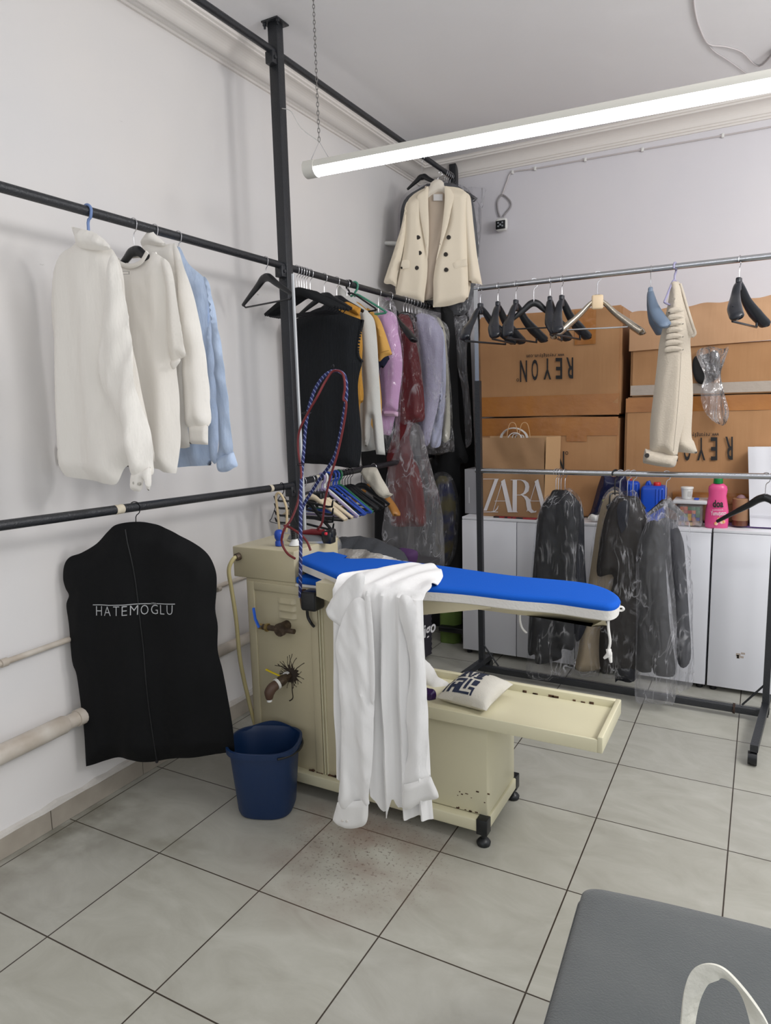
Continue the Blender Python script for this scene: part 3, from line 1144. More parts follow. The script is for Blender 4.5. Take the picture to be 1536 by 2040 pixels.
# ------------------------------------------------------------------ iron with its cord and steam hose on the top box
M_RED = mat('red_rubber_cord', (104, 24, 28), 0.5)
iron = thing('steam_iron', 'steam iron with dark red handle standing on the beige table box', 'iron', (0.68, 2.40, 1.013))
IY = 2.40
bm = NB()
hp = [at(x, y, 'y', IY) for x, y in ((600, 1063), (622, 1060), (645, 1060))]
obj('handle', tube(hp, [0.012, 0.0145, 0.0145, 0.012], 12), mat('dark_red_handle', (112, 24, 30), 0.4), iron)
g = at(653, 1068, 'y', IY)
bm = box(NB(), (g.x - 0.02, IY - 0.022, g.z - 0.03), (g.x + 0.028, IY + 0.022, g.z + 0.022), 0.008)
box(bm, (g.x + 0.012, IY - 0.016, g.z - 0.002), (g.x + 0.034, IY + 0.016, g.z + 0.032), 0.006)
gr = obj('grip_front', bm, M_BLACK, iron)
obj('button', B((g.x + 0.0, IY - 0.027, g.z + 0.008), (g.x + 0.013, IY - 0.018, g.z + 0.020), 0.003), mat('red_button', (226, 50, 66), 0.4), gr)
e = at(600, 1063, 'y', IY)
obj('grip_rear', B((e.x - 0.03, IY - 0.02, 1.03), (e.x + 0.005, IY + 0.02, e.z + 0.012), 0.008), M_BLACK, iron)
ib = [(-0.06, -0.028), (0.02, -0.05), (0.09, -0.035), (0.135, 0.0), (0.09, 0.035), (0.02, 0.05), (-0.06, 0.028)]
ib = cr(ib, 4)
rings = [[(0.63 + p.x * s, IY + p.y * s, z) for p in ib] for s, z in ((1.0, 1.0135), (1.0, 1.022), (0.9, 1.034), (0.7, 1.044))]
obj('soleplate', loft(rings[:2]), mat('aluminium', (190, 190, 190), 0.3, 0.9), iron)
obj('iron_body', loft(rings[1:]), mat('cast_grey', (120, 122, 124), 0.4, 0.7), iron)

M_HOSE = None


def braid_mat():
    m = bpy.data.materials.new('blue_white_braid')
    m.use_nodes = True
    nt = m.node_tree
    N, L = nt.nodes.new, nt.links.new
    b = nt.nodes['Principled BSDF']
    tc = N('ShaderNodeTexCoord')
    w = N('ShaderNodeTexWave')
    w.wave_type = 'BANDS'
    w.bands_direction = 'DIAGONAL'
    w.inputs['Scale'].default_value = 26
    L(tc.outputs['Object'], w.inputs['Vector'])
    r = N('ShaderNodeValToRGB')
    r.color_ramp.elements[0].position = 0.80
    r.color_ramp.elements[1].position = 0.88
    r.color_ramp.elements[0].color = lin((24, 32, 84))
    r.color_ramp.elements[1].color = lin((120, 130, 172))
    L(w.outputs[0], r.inputs[0])
    L(r.outputs[0], b.inputs['Base Color'])
    b.inputs['Roughness'].default_value = 0.8
    return m


M_BRAID = braid_mat()
hose = thing('steam_hose', 'blue and white braided steam hose looped up over the wire hook', 'hose', at(660, 740, 'y', 2.36))
p = [(598, 1190), (599, 1100), (599, 1020), (600, 960), (605, 900), (609, 850), (616, 810), (628, 775), (645, 750), (663, 739), (680, 742), (689, 757), (690, 790), (684, 830), (677, 870), (668, 905), (655, 930), (640, 950), (622, 978), (606, 1004), (598, 1030)]
ys = [2.13, 2.14, 2.2, 2.28, 2.32, 2.34, 2.35, 2.36, 2.37, 2.38, 2.38, 2.38, 2.38, 2.38, 2.38, 2.40, 2.42, 2.44, 2.46, 2.46, 2.44]
obj('hose', tube(cr([at(x, y, 'y', yy) for (x, y), yy in zip(p, ys)], 5, False), 0.0068, 8), M_BRAID, hose)
p = [(600, 985), (603, 1015)]
cordt = thing('iron_cord', 'dark red rubber cord tied along the braided steam hose to the iron', 'cord', at(660, 745, 'y', 2.34))
p = [(588, 1113), (572, 1102), (561, 1080), (566, 1055), (580, 1035), (592, 1005), (598, 975), (600, 940), (594, 895), (596, 860), (612, 825), (632, 790), (648, 760), (664, 739), (682, 744), (687, 770), (684, 795), (690, 805), (684, 850), (672, 905), (657, 955), (647, 1000), (642, 1040), (632, 1055)]
ys = [2.17] * 4 + [2.2, 2.24, 2.27, 2.29] + [2.31] * 4 + [2.34, 2.355] + [2.35] * 4 + [2.36] * 3 + [2.37, 2.38, 2.39]
obj('cord', tube(cr([at(x, y, 'y', yy) for (x, y), yy in zip(p, ys)], 5, False), 0.0048, 7), M_RED, cordt)
p = [(566, 1047), (580, 1052), (600, 1066), (612, 1080), (619, 1097)]
obj('cord', tube(cr([at(x, y, 'y', 2.19) for x, y in p], 5, False), 0.0048, 7), M_RED, cordt)
bm = NB()
for (x, y, yy) in ((609, 822, 2.33), (599, 925, 2.28), (612, 823, 2.33)):
    c = at(x, y, 'y', yy)
    lp = [c + Vector((0.016 * math.cos(a), 0.012 * math.sin(a), 0.004 * math.sin(a))) for a in np.linspace(0, 2 * PI, 13)]
    sweep(bm, lp, 0.0018, 5)
obj('cable_tie', bm, M_DARKWIRE, cordt)

# things on the top box
ZT = 1.0125
v = at(562, 1086, 'z', ZT)
t = thing('spray_bottle_cap', 'small blue plastic bottle on the left of the beige table box', 'bottle', (v.x, 2.27, ZT))
bx_, by_ = v.x, 2.27
obj('bottle', lathe(NB(), [(0.012, 0.0), (0.017, 0.002), (0.017, 0.018), (0.013, 0.024), (0.018, 0.034), (0.020, 0.05), (0.016, 0.062), (0.008, 0.068)], (bx_, by_, ZT), 18), mat('blue_plastic', (22, 66, 160), 0.4), t)
v = at(588, 1082, 'y', 2.30)
t = thing('lamp_socket', 'white socket with black corrugated neck on the beige table box', 'socket', (v.x, 2.30, ZT))
obj('socket_base', lathe(NB(), [(0.018, 0.0), (0.026, 0.003), (0.021, 0.012), (0.013, 0.022), (0.011, 0.030)], (v.x, 2.30, ZT), 18), M_WHITEPL, t)
bm = NB()
lathe(bm, [(0.013 + 0.002 * (k % 2), 0.028 + 0.004 * k) for k in range(10)], (v.x - 0.002, 2.30, ZT), 16)
obj('corrugated_neck', bm, M_BLACK, t)
v = at(668, 1080, 'y', 2.52)
ch_x0 = 0.56
# the dark chest behind the machine carries the pile
M_DARKC = mat('dark_painted_board', (44, 44, 48), 0.6)
tb = thing('side_table', 'dark side table behind the ironing table under the pile of clothes', 'table', (0.85, 2.81, 0))
obj('table_top', B((0.50, 2.62, 0.825), (1.00, 3.00, 0.850), 0.004), M_DARKC, tb)
for lx in (0.55, 0.85):
    for ly in (2.66, 2.96):
        obj('leg', B((lx - 0.02, ly - 0.02, 0), (lx + 0.02, ly + 0.02, 0.826), 0.003), M_DARKC, tb)
ZC = 0.851
v = at(666, 1105, 'y', 2.68)
t = thing('water_bottle', 'clear plastic bottle with yellow label behind the steam iron', 'bottle', (v.x, 2.68, ZC))
FILMB = plastic('clear_bottle_plastic', 0.30, 0.18, (225, 228, 232), 5)
obj('bottle', lathe(NB(), [(0.03, 0.0), (0.035, 0.004), (0.035, 0.055), (0.033, 0.06), (0.036, 0.07), (0.036, 0.095), (0.03, 0.115), (0.014, 0.135), (0.013, 0.15)], (v.x, 2.68, ZC), 22), FILMB, t)
bm = NB()
lathe(bm, [(0.0355, 0.02), (0.0362, 0.021), (0.0362, 0.054), (0.0355, 0.055)], (v.x, 2.68, ZC), 22)
o = obj('bottle_label', bm, mat('yellow_paper', (222, 190, 40), 0.6), t)
v = at(645, 1092, 'y', 2.56)
tag(obj('paper_packet', B((v.x - 0.045, 2.535, 0.851), (v.x + 0.028, 2.575, v.z + 0.012), 0.004), mat('red_white_packet', (206, 60, 44), 0.5, var=(22, 0.03, (232, 224, 214)))), 'red and white packet beside the clear bottle behind the steam iron', 'packet')
# pile of clothes on the chest
pile = [('dark_cloth', (52, 54, 58), [(652, 1092), (672, 1072), (705, 1068), (750, 1074), (785, 1090), (806, 1108), (816, 1128), (816, 1142), (700, 1142), (652, 1136)], 2.80, 0.14, 'charcoal clothes heaped on the side table behind the blue board', 'clothes'),
        ('white_cloth', (200, 198, 196), [(672, 1108), (720, 1096), (775, 1110), (815, 1118), (812, 1140), (690, 1136)], 2.70, 0.07, 'crumpled white cloth under the charcoal clothes pile', 'cloth')]
for nm, cc, out, yy, T, lb, ct in pile:
    o = obj('folded_' + nm, puff(P0(yy), out, T, 0.02, 0.06, Fold(0.02, 8, 3, 0.025, 16, 0.6)), mat('pile_' + nm, cc, 0.9, bump=(120, 0.2)))
    tag(o, lb, ct)
obj_ = obj('wrapped_bundle', puff(P0(2.70), [(672, 1098), (700, 1092), (740, 1098), (766, 1108), (765, 1140), (680, 1138)], 0.07, 0.02, 0.05, Fold(0.015, 10, 9, 0.02, 22, 0.6)), mat('silver_wrap', (150, 146, 140), 0.2, 0.3, bump=(40, 0.8)))
tag(obj_, 'shiny plastic-wrapped bundle between the white cloth and the charcoal clothes pile', 'bundle')

# ------------------------------------------------------------------ the white shirt draped over the board
M_SHIRT = mat('white_cotton', (234, 233, 232), 0.8, bump=(7, 0.5, (1.2, 1, 0.3), 0.02))
M_SHIRTD = mat('white_cotton_cuff', (232, 231, 229), 0.8, bump=(300, 0.06))
YS = 1.925
shp = Pl((0, YS), 0)
shirt = thing('white_dress_shirt', 'white long sleeved dress shirt draped over the front edge of the blue ironing board', 'shirt', (1.12, 2.1, ZB))
fo = Fold(0.016, 9.0, 4, 0.006, 10, 0.12)
# body: lies on the board, turns over its edge and falls in folds
NU = 64
L0, L1 = shp.px(668, 1240)[0], shp.px(846, 1240)[0]
rows = []
hem = [(0.0, 1560), (0.12, 1575), (0.30, 1556), (0.36, 1572), (0.47, 1612), (0.55, 1610), (0.60, 1570), (0.64, 1592), (0.74, 1606), (0.82, 1600), (1.0, 1596)]
arch = [(0.0, 2.05), (0.08, 2.13), (0.22, 2.25), (0.40, 2.31), (0.6, 2.30), (0.76, 2.24), (0.90, 2.15), (1.0, 2.03)]
for i in range(NU + 1):
    s = i / NU
    ye = float(np.interp(s, [a for a, b in arch], [b for a, b in arch]))
    row = []
    u = L0 + (L1 - L0) * s
    for j in range(9):
        f_ = j / 8
        yy = ye + (YS + 0.022 - ye) * f_
        row.append((u + 0.01 * math.sin(6 * f_ + 9 * s) * f_, yy, ZB + 0.006 + 0.014 * math.sin(PI * f_ * 0.9) + 0.004 * math.sin(25 * s + 3 * f_)))
    for j in range(1, 4):
        a = j / 4 * PI / 2
        row.append((u, YS + 0.022 - 0.022 * math.sin(a), ZB + 0.0065 - 0.02 + 0.02 * math.cos(a)))
    zb = shp.px(760, float(np.interp(s, [a for a, b in hem], [b for a, b in hem])))[1]
    for j in range(34):
        g_ = j / 33
        z = ZB - 0.016 + (zb - ZB + 0.016) * g_
        spread = 1.0 + 0.06 * g_
        uu = (L0 + L1) / 2 + (u - (L0 + L1) / 2) * spread + 0.018 * g_
        pl_ = (0.25 + 0.75 * min(1, g_ * 2.2))
        o_ = 0.036 * pl_ * abs(math.sin(PI * 5.6 * s + 0.5 + 0.5 * g_)) ** 1.4 + 0.006 * pl_ * math.sin(2 * PI * 11 * s + 1.5 * g_) + 0.010 * noise.noise(Vector((s * 6, g_ * 4, 1)))
        row.append((uu, YS - 0.006 - o_, z))
    rows.append(row)
obj('shirt_body', sheet(rows, 0.003), M_SHIRT, shirt)
# folded collar yoke spilling over the left of the board
pls = Pl((0, YS - 0.02), 0)
obj('collar', puff(pls, [(648, 1213), (648, 1215), (660, 1195), (676, 1172), (697, 1150), (718, 1140), (728, 1150), (722, 1185), (712, 1222), (700, 1243), (684, 1252), (666, 1238), (652, 1226)], 0.014, 0.012, 0.02, Fold(0.006, 14, 7, 0.006, 18, 0.5)), M_SHIRT, shirt)
obj('sleeve', puff(Pl((0, YS - 0.045), 0), [(690, 1215), (715, 1190), (735, 1215), (742, 1290), (745, 1400), (745, 1500), (738, 1580), (733, 1602), (672, 1604), (678, 1560), (684, 1480), (682, 1400), (678, 1330), (672, 1280)], 0.022, 0.016, 0.06, Fold(0.012, 10, 14, 0.011, 13, 0.35)), M_SHIRT, shirt)
cf = obj('cuff', puff(Pl((0, YS - 0.048), 0), [(672, 1598), (672, 1598), (735, 1594), (735, 1594), (733, 1632), (722, 1646), (700, 1651), (675, 1645), (664, 1634), (664, 1630)], 0.012, 0.012, 0.02, Fold(0.004, 9, 2, 0.004, 12, 0.5)), M_SHIRTD, shirt)
bm = NB()
for q in ((681, 1636), (690, 1637)):
    v = at(*q, 'y', YS - 0.062)
    sweep(bm, [v, v + Vector((0, 0.006, 0))], 0.0045, 10)
obj('button', bm, mat('shirt_button', (214, 210, 204), 0.3), cf)
obj('sleeve', puff(Pl((0, YS - 0.035), 0), [(800, 1185), (826, 1200), (840, 1260), (848, 1330), (852, 1400), (853, 1470), (850, 1530), (858, 1556), (802, 1566), (812, 1500), (808, 1420), (815, 1340), (806, 1270), (796, 1220)], 0.022, 0.016, 0.04, Fold(0.010, 11, 24, 0.010, 15, 0.35)), M_SHIRT, shirt)
obj('cuff', puff(Pl((0, YS - 0.045), 0), [(804, 1562), (804, 1562), (852, 1548), (853, 1538), (862, 1556), (874, 1582), (870, 1591), (842, 1598), (812, 1612), (802, 1600)], 0.012, 0.012, 0.02, Fold(0.004, 9, 12, 0.004, 12, 0.5)), M_SHIRTD, shirt)
obj('button_placket', puff(Pl((0, YS - 0.052), 0), [(727, 1190), (737, 1188), (746, 1290), (748, 1390), (738, 1392), (734, 1290)], 0.004, 0.012, 0.006, Fold(0.006, 8, 4, 0.004, 14, 0.3)), M_SHIRT, shirt)

# cloth tail and purple pouch lying in the tray, and the little pillow
v = at(870, 1362, 'z', 0.50)
o = obj('white_cloth', puff(P0(2.40), [(838, 1310), (852, 1318), (872, 1344), (902, 1368), (902, 1374), (878, 1384), (838, 1388)], 0.05, 0.015, 0.05, Fold(0.01, 12, 3, 0.012, 18, 0.5)), M_SHIRT)
tag(o, 'crumpled white cloth lying in the tray left of the small pillow', 'cloth')
o = obj('purple_pouch', puff(P0(2.26), [(838, 1372), (862, 1372), (869, 1380), (868, 1394), (858, 1400), (838, 1400)], 0.03, 0.010, 0.02, Fold(0.004, 14, 3, 0.006, 24, 0.5)), mat('purple_satin', (46, 22, 74), 0.25, bump=(50, 0.5)))
tag(o, 'small shiny purple pouch in the tray beside the white cloth', 'pouch')
# pillow: local coordinates then placed
M_LINEN = mat('natural_linen', (206, 202, 192), 0.9, bump=(240, 0.3))
M_NAVY = mat('navy_print', (30, 40, 66), 0.85)


PC = Vector((1.437, 2.315, 0.484))
PA, PS = R(-8), (0.105, 0.105)


def pil(u, v, top=True):
    """pillow surface, u and v in -1..1"""
    e = (1 - abs(u) ** 2.6) * (1 - abs(v) ** 2.6)
    h_ = 0.046 * max(e, 0) ** 0.45
    w = 0.003 * noise.noise(Vector((u * 3, v * 3, 2.0)))
    pinch = 1 - 0.07 * (1 - abs(v) ** 2) * abs(u) - 0.0
    x, y = u * PS[0] * (1 - 0.09 * (1 - v * v)), v * PS[1] * (1 - 0.09 * (1 - u * u))
    z = 0.032 + (h_ if top else -h_ * 0.68) + w * (1 if top else 0)
    z += 0.012 * v
    return PC + Vector((x * math.cos(PA) - y * math.sin(PA), x * math.sin(PA) + y * math.cos(PA), z))


bm = NB()
n = 24
for tp in (True, False):
    g = [[bm.verts.new(pil(-1 + 2 * i / n, -1 + 2 * j / n, tp)) for j in range(n + 1)] for i in range(n + 1)]
    for i in range(n):
        for j in range(n):
            q = (g[i][j], g[i + 1][j], g[i + 1][j + 1], g[i][j + 1])
            bm.faces.new(q if tp else q[::-1])
bmesh.ops.remove_doubles(bm, verts=bm.verts[:], dist=0.0012)
pw = thing('small_pillow', 'small linen pillow with navy printed letters lying in the tray', 'pillow', (PC.x, PC.y, PC.z))
obj('cushion', bm, M_LINEN, pw)


def on_pil(u0, v0, u1, v1):
    def fn(a, b):
        p = pil(u0 + (u1 - u0) * a, v0 + (v1 - v0) * b)
        return p + Vector((0, -0.0008, 0.0014))
    return fn


def gridpoly(fn, rects, n=8):
    bm = NB()
    for (a0, b0, a1, b1) in rects:
        g = [[bm.verts.new(fn(a0 + (a1 - a0) * i / n, b0 + (b1 - b0) * j / n)) for j in range(n + 1)] for i in range(n + 1)]
        for i in range(n):
            for j in range(n):
                bm.faces.new((g[i][j], g[i + 1][j], g[i + 1][j + 1], g[i][j + 1]))
    return bm


fn = on_pil(-0.86, -0.86, 0.30, 0.80)
rc = []
for k in range(5):                                              # striped block letter M on the far half
    b0 = 0.56 + k * 0.072
    rc += [(0.10, b0, 0.30, b0 + 0.055), (0.72, b0, 0.92, b0 + 0.055)]
    rc += [(0.30 + 0.035 * (4 - k), b0, 0.44 + 0.02 * (4 - k), b0 + 0.055), (0.58 - 0.02 * (4 - k), b0, 0.72 - 0.035 * (4 - k), b0 + 0.055)]
rc += [(0.04, 0.56, 0.36, 0.62), (0.66, 0.56, 0.98, 0.62), (0.04, 0.87, 0.36, 0.93), (0.66, 0.87, 0.98, 0.93)]
# F and U, cut out of a navy band on the near half: build the band around the letters
rc += [(0.0, 0.0, 0.06, 0.48), (0.14, 0.0, 0.24, 0.30), (0.14, 0.38, 0.46, 0.48), (0.34, 0.0, 0.46, 0.30), (0.46, 0.0, 0.54, 0.48),
       (0.62, 0.12, 0.72, 0.48), (0.54, 0.0, 0.90, 0.05), (0.80, 0.12, 1.0, 0.20), (0.80, 0.28, 1.0, 0.48), (0.24, 0.12, 0.34, 0.2), (0.94, 0.0, 1.0, 0.12)]
obj('printed_letters', gridpoly(fn, rc, 4), M_NAVY, pw)

# ------------------------------------------------------------------ the bucket
M_BUCK = mat('dark_blue_plastic', (11, 40, 78), 0.42, bump=(30, 0.04))
bk = thing('mop_bucket', 'dark blue plastic bucket on the floor in front of the ironing table', 'bucket', (0.665, 2.035, 0))
BR = R(22)
bm = NB()
prof = [(0.085, 0.0), (0.100, 0.003), (0.106, 0.02), (0.126, 0.255), (0.126, 0.26), (0.138, 0.262), (0.139, 0.285), (0.134, 0.287), (0.130, 0.286), (0.121, 0.262), (0.101, 0.012), (0.09, 0.009)]
lathe(bm, prof, (0.665, 2.035, 0.001), 48, 1.03, 0.93, BR, 2.9)
obj('pail', bm, M_BUCK, bk)
bm = NB()
Mb = Matrix.Translation((0.665, 2.035, 0)) @ Matrix.Rotation(BR, 4, 'Z')
for sg in (1,):
    rows = []
    for k in range(19):
        a = R(-60 + 120 * k / 18) + PI / 2
        rr_ = 0.139
        h_ = 0.286 + 0.016 * math.exp(-((k - 9) / 4.0) ** 2)
        rows.append([Mb @ Vector((rr_ * 1.03 * math.cos(a), rr_ * 0.93 * math.sin(a), 0.27)), Mb @ Vector((rr_ * 1.04 * math.cos(a), rr_ * 0.95 * math.sin(a), h_))])
    sheet(rows, 0.004, bm)
obj('pouring_lip', bm, M_BUCK, bk)
hp = [Mb @ Vector((0.148 * math.cos(a), 0.150 * math.sin(a), 0.268 - 0.006 * math.cos(2 * a))) for a in np.linspace(R(-55), R(95), 20)]
obj('handle', tube(hp, 0.0045, 8), M_BLACK, bk)
# ------------------------------------------------------------------ hangers
ROD = 0.0165


def hook_pts(r=0.021, drop=0.085, side=1):
    """hook over a rail whose centre is the origin, shank hanging along -z; hook lies in the XZ plane"""
    pts = []
    for a in np.linspace(R(205), R(-20), 12):
        pts.append((side * r * math.cos(a), 0, r * math.sin(a)))
    pts.append((side * r * 0.7, 0, -r * 1.1))
    pts.append((0, 0, -r * 1.9))
    pts.append((0, 0, -drop))
    return pts


def hook_for(root, m, r=0.020, drop=0.085, th=0.0019):
    return obj('hook', tube(cr(hook_pts(r, drop), 3, False), th, 7), m, root, local=True)


def slim_hanger(name, label, cat, body, hookm, group=None, W=0.215, D=0.115, th=0.008, bar=True, drop=0.082, notch=True):
    """flat shoulder hanger in its own XZ plane"""
    t = thing(name, label, cat, (0, 0, 0), 0, group)
    hook_for(t, hookm, drop=drop + 0.01)
    bm = NB()
    z0 = -drop
    for s in (-1, 1):
        q = D / 0.115
        pts = [(0, 0, z0 - 0.012), (s * W * 0.14, 0, z0 - 0.018 * q), (s * W * 0.35, 0, z0 - 0.044 * q), (s * W * 0.65, 0, z0 - 0.076 * q), (s * W, 0, z0 - D)]
        sweep(bm, cr(pts, 4, False), [0.019, 0.018, 0.015, 0.012, 0.008], 10, flat=th / 0.016, up=(0, 1, 0))
    obj('shoulders', bm, body, t, local=True)
    if bar:
        b = [(-W + 0.006, 0, z0 - D), (-W + 0.02, 0, z0 - D - 0.012), (W - 0.02, 0, z0 - D - 0.012), (W - 0.006, 0, z0 - D)]
        obj('trouser_bar', tube(b, 0.0042, 7), body, t, local=True)
    return t


def wire_hanger(name, label, cat, m, group=None, W=0.2, D=0.11, th=0.0035, drop=0.06):
    """bent tube hanger, a closed triangle"""
    t = thing(name, label, cat, (0, 0, 0), 0, group)
    hook_for(t, m, drop=drop + 0.01, th=max(th, 0.0022))
    z0 = -drop
    pts = [(0, 0, z0), (0.03, 0, z0 - 0.006), (W - 0.015, 0, z0 - D + 0.008), (W, 0, z0 - D - 0.004), (W - 0.02, 0, z0 - D - 0.014), (-W + 0.02, 0, z0 - D - 0.014),
           (-W, 0, z0 - D - 0.004), (-W + 0.015, 0, z0 - D + 0.008), (-0.03, 0, z0 - 0.006), (0, 0, z0)]
    obj('triangle', tube(cr(pts, 4, False), th, 7), m, t, local=True)
    return t


def suit_hanger(name, label, cat, body, hookm, group=None, W=0.21, bar=True, drop=0.09):
    """broad moulded hanger with thick curved shoulders"""
    t = thing(name, label, cat, (0, 0, 0), 0, group)
    hook_for(t, hookm, drop=drop)
    z0 = -drop
    bm = NB()
    box(bm, (-0.017, -0.011, z0 - 0.052), (0.017, 0.011, z0 + 0.008), 0.006)
    for s in (-1, 1):
        pts = [(0, 0.0, z0 - 0.015), (s * 0.035, -0.002, z0 - 0.036), (s * 0.085, -0.012, z0 - 0.088), (s * W * 0.72, -0.032, z0 - 0.142), (s * W, -0.062, z0 - 0.19), (s * (W + 0.006), -0.068, z0 - 0.20)]
        sweep(bm, cr(pts, 5, False), [0.015, 0.017, 0.022, 0.031, 0.030, 0.012], 12, flat=0.62, up=(0, 0.25, 1))
    obj('shoulders', bm, body, t, local=True)
    if bar:
        b = [(-W + 0.035, -0.035, z0 - 0.14), (-W + 0.035, -0.035, z0 - 0.205), (W - 0.035, -0.035, z0 - 0.205), (W - 0.035, -0.035, z0 - 0.14)]
        obj('trouser_bar', tube(b, 0.0055, 8), body, t, local=True)
    return t


def hang(t, y, kind='mid', rz=0.0, x=RX, dz=0.0):
    # rest the hook on top of the rail
    t.location = (x, y, rail_z(kind, y) + dz)
    t.rotation_euler = (0, 0, rz)
    return t


# ------------------------------------------------------------------ garments on the left rails
M_LINENW = mat('white_linen', (240, 236, 229), 0.85, bump=(6, 0.6, (1.3, 1, 0.3), 0.03))
M_TEEW = mat('white_jersey', (238, 234, 227), 0.85, bump=(5, 0.5, (1.3, 1, 0.3), 0.02))
M_POPLIN = mat('white_poplin', (240, 236, 229), 0.8, bump=(5, 0.5, (1.3, 1, 0.3), 0.02))
M_LBLUE = mat('light_blue_linen', (196, 212, 236), 0.85, bump=(7, 0.7, (1.3, 1, 0.4), 0.03), var=(30, 0.3, (184, 203, 231)))
M_BTN = mat('grey_button', (190, 186, 178), 0.4)
k1 = lambda p: K(p, 2.4, 0, 330)

hang(wire_hanger('clothes_hanger', 'blue plastic hanger of the leftmost white linen shirt', 'hanger', mat('blue_grey_plastic', (112, 136, 184), 0.4), W=0.07, D=0.05, th=0.005, drop=0.11), 1.705, rz=R(0))
hang(slim_hanger('clothes_hanger', 'black hanger of the white round neck t-shirt on the left rail', 'hanger', M_BLACK, M_WIRE, W=0.15, D=0.10, th=0.010), 1.90)
hang(slim_hanger('clothes_hanger', 'steel hooked hanger of the white collared shirt behind the t-shirt', 'hanger', M_BLACK, M_WIRE, W=0.10, drop=0.12, th=0.008, bar=False), 2.0)
hang(slim_hanger('clothes_hanger', 'steel hooked hanger of the light blue linen shirt', 'hanger', M_BLACK, M_WIRE, W=0.10, drop=0.13, th=0.008, bar=False), 2.12)

s1 = thing('linen_shirt', 'leftmost white linen shirt hanging from the blue hanger on the middle rail', 'shirt', (RX, 1.72, 2.2))
p = P0(1.71)
fo = Fold(0.018, 5.5, 11, 0.010, 7, 0.12)
obj('shirt_body', puff(p, k1([(420, 330), (520, 385), (560, 430), (590, 520), (610, 680), (650, 950), (700, 1200), (745, 1415), (745, 1415), (700, 1412), (600, 1440), (560, 1520), (500, 1518), (420, 1505), (298, 1470), (298, 1470), (290, 1350), (285, 1250), (270, 900), (258, 700), (262, 530), (290, 430), (350, 380)]), 0.045, 0.022, 0.08, fo), M_LINENW, s1)
obj('collar', puff(P0(1.67), k1([(342, 297), (345, 292), (380, 300), (440, 315), (490, 345), (530, 385), (535, 400), (490, 405), (420, 400), (370, 385), (358, 350)]), 0.028, 0.012, 0.03, Fold(0.004, 10, 2, 0.004, 16, 0.5)), M_LINENW, s1)
sl = obj('sleeve', puff(P0(1.645), k1([(545, 425), (572, 470), (590, 560), (615, 720), (645, 930), (690, 1160), (718, 1320), (722, 1420), (715, 1480), (640, 1470), (628, 1420), (600, 1320), (560, 1180), (505, 1060), (478, 945), (490, 830), (505, 700), (518, 600), (525, 500)]), 0.04, 0.02, 0.07, Fold(0.016, 8, 5, 0.016, 12, 0.2)), M_LINENW, s1)
cf = obj('cuff', puff(P0(1.645), k1([(630, 1470), (650, 1462), (715, 1440), (722, 1455), (722, 1535), (708, 1552), (690, 1500), (678, 1552), (650, 1556), (627, 1545)]), 0.022, 0.012, 0.02, Fold(0.004, 9, 2, 0.004, 14, 0.5)), M_LINENW, s1)
bm = NB()
for q in ((641, 1517), (664, 1522)):
    v = at(*k1([q])[0], 'y', 1.630)
    sweep(bm, [v + Vector((0, -0.003, 0)), v + Vector((0, 0.006, 0))], 0.005, 10)
obj('button', bm, M_BTN, cf)
obj('cuff', puff(P0(1.73), k1([(285, 1325), (292, 1330), (300, 1425), (284, 1420), (274, 1395), (277, 1350)]), 0.012, 0.012, 0.015), M_LINENW, s1)

s2 = thing('t_shirt', 'white round neck t-shirt hanging second from the left on the middle rail', 't-shirt', (RX, 1.90, 2.1))
p = P0(1.90)
obj('shirt_body', puff(p, k1([(562, 448), (575, 447), (600, 462), (645, 470), (690, 455), (722, 418), (735, 414), (790, 450), (810, 490), (815, 640), (815, 800), (825, 930), (835, 985), (846, 1200), (848, 1330), (836, 1472), (836, 1472), (800, 1466), (750, 1452), (700, 1446), (600, 1440), (600, 1440), (570, 1100), (545, 800), (548, 560)]), 0.04, 0.022, 0.08, Fold(0.016, 5, 15, 0.009, 7, 0.1)), M_TEEW, s2)
obj('neckband', tube(cr([Vector(p.w(*p.px(*q), 0.022)) for q in k1([(566, 446), (590, 468), (630, 485), (665, 482), (700, 462), (727, 418)])], 5, False), 0.0085, 8, flat=0.5, up=(0, 1, 0)), M_TEEW, s2)
obj('neckband', tube(cr([Vector(p.w(*p.px(*q), -0.02)) for q in k1([(566, 446), (585, 432), (640, 425), (700, 425), (727, 418)])], 5, False), 0.0085, 8, flat=0.5, up=(0, 1, 0)), M_TEEW, s2)
obj('sleeve', puff(P0(1.885), k1([(770, 445), (808, 465), (828, 530), (842, 620), (858, 720), (878, 830), (896, 908), (896, 912), (868, 920), (836, 938), (836, 938), (818, 930), (806, 860), (798, 700), (790, 560)]), 0.035, 0.018, 0.06, Fold(0.006, 8, 25, 0.005, 10, 0.2)), M_TEEW, s2)
obj('sleeve_hem', puff(P0(1.885), k1([(815, 935), (860, 920), (862, 935), (845, 960), (835, 972), (822, 970)]), 0.014, 0.012, 0.015), M_TEEW, s2)
o = obj('size_label', gridpoly(lambda a, b: p.w(*[m_ for m_ in (p.px(*k1([(622 + 44 * a, 530 - 16 * b)])[0]))], 0.0455), [(0, 0, 0.08, 1), (0.92, 0, 1, 1), (0.12, 0, 0.88, 0.12), (0.12, 0.88, 0.88, 1)], 1), mat('label_grey', (150, 148, 142), 0.8), s2)

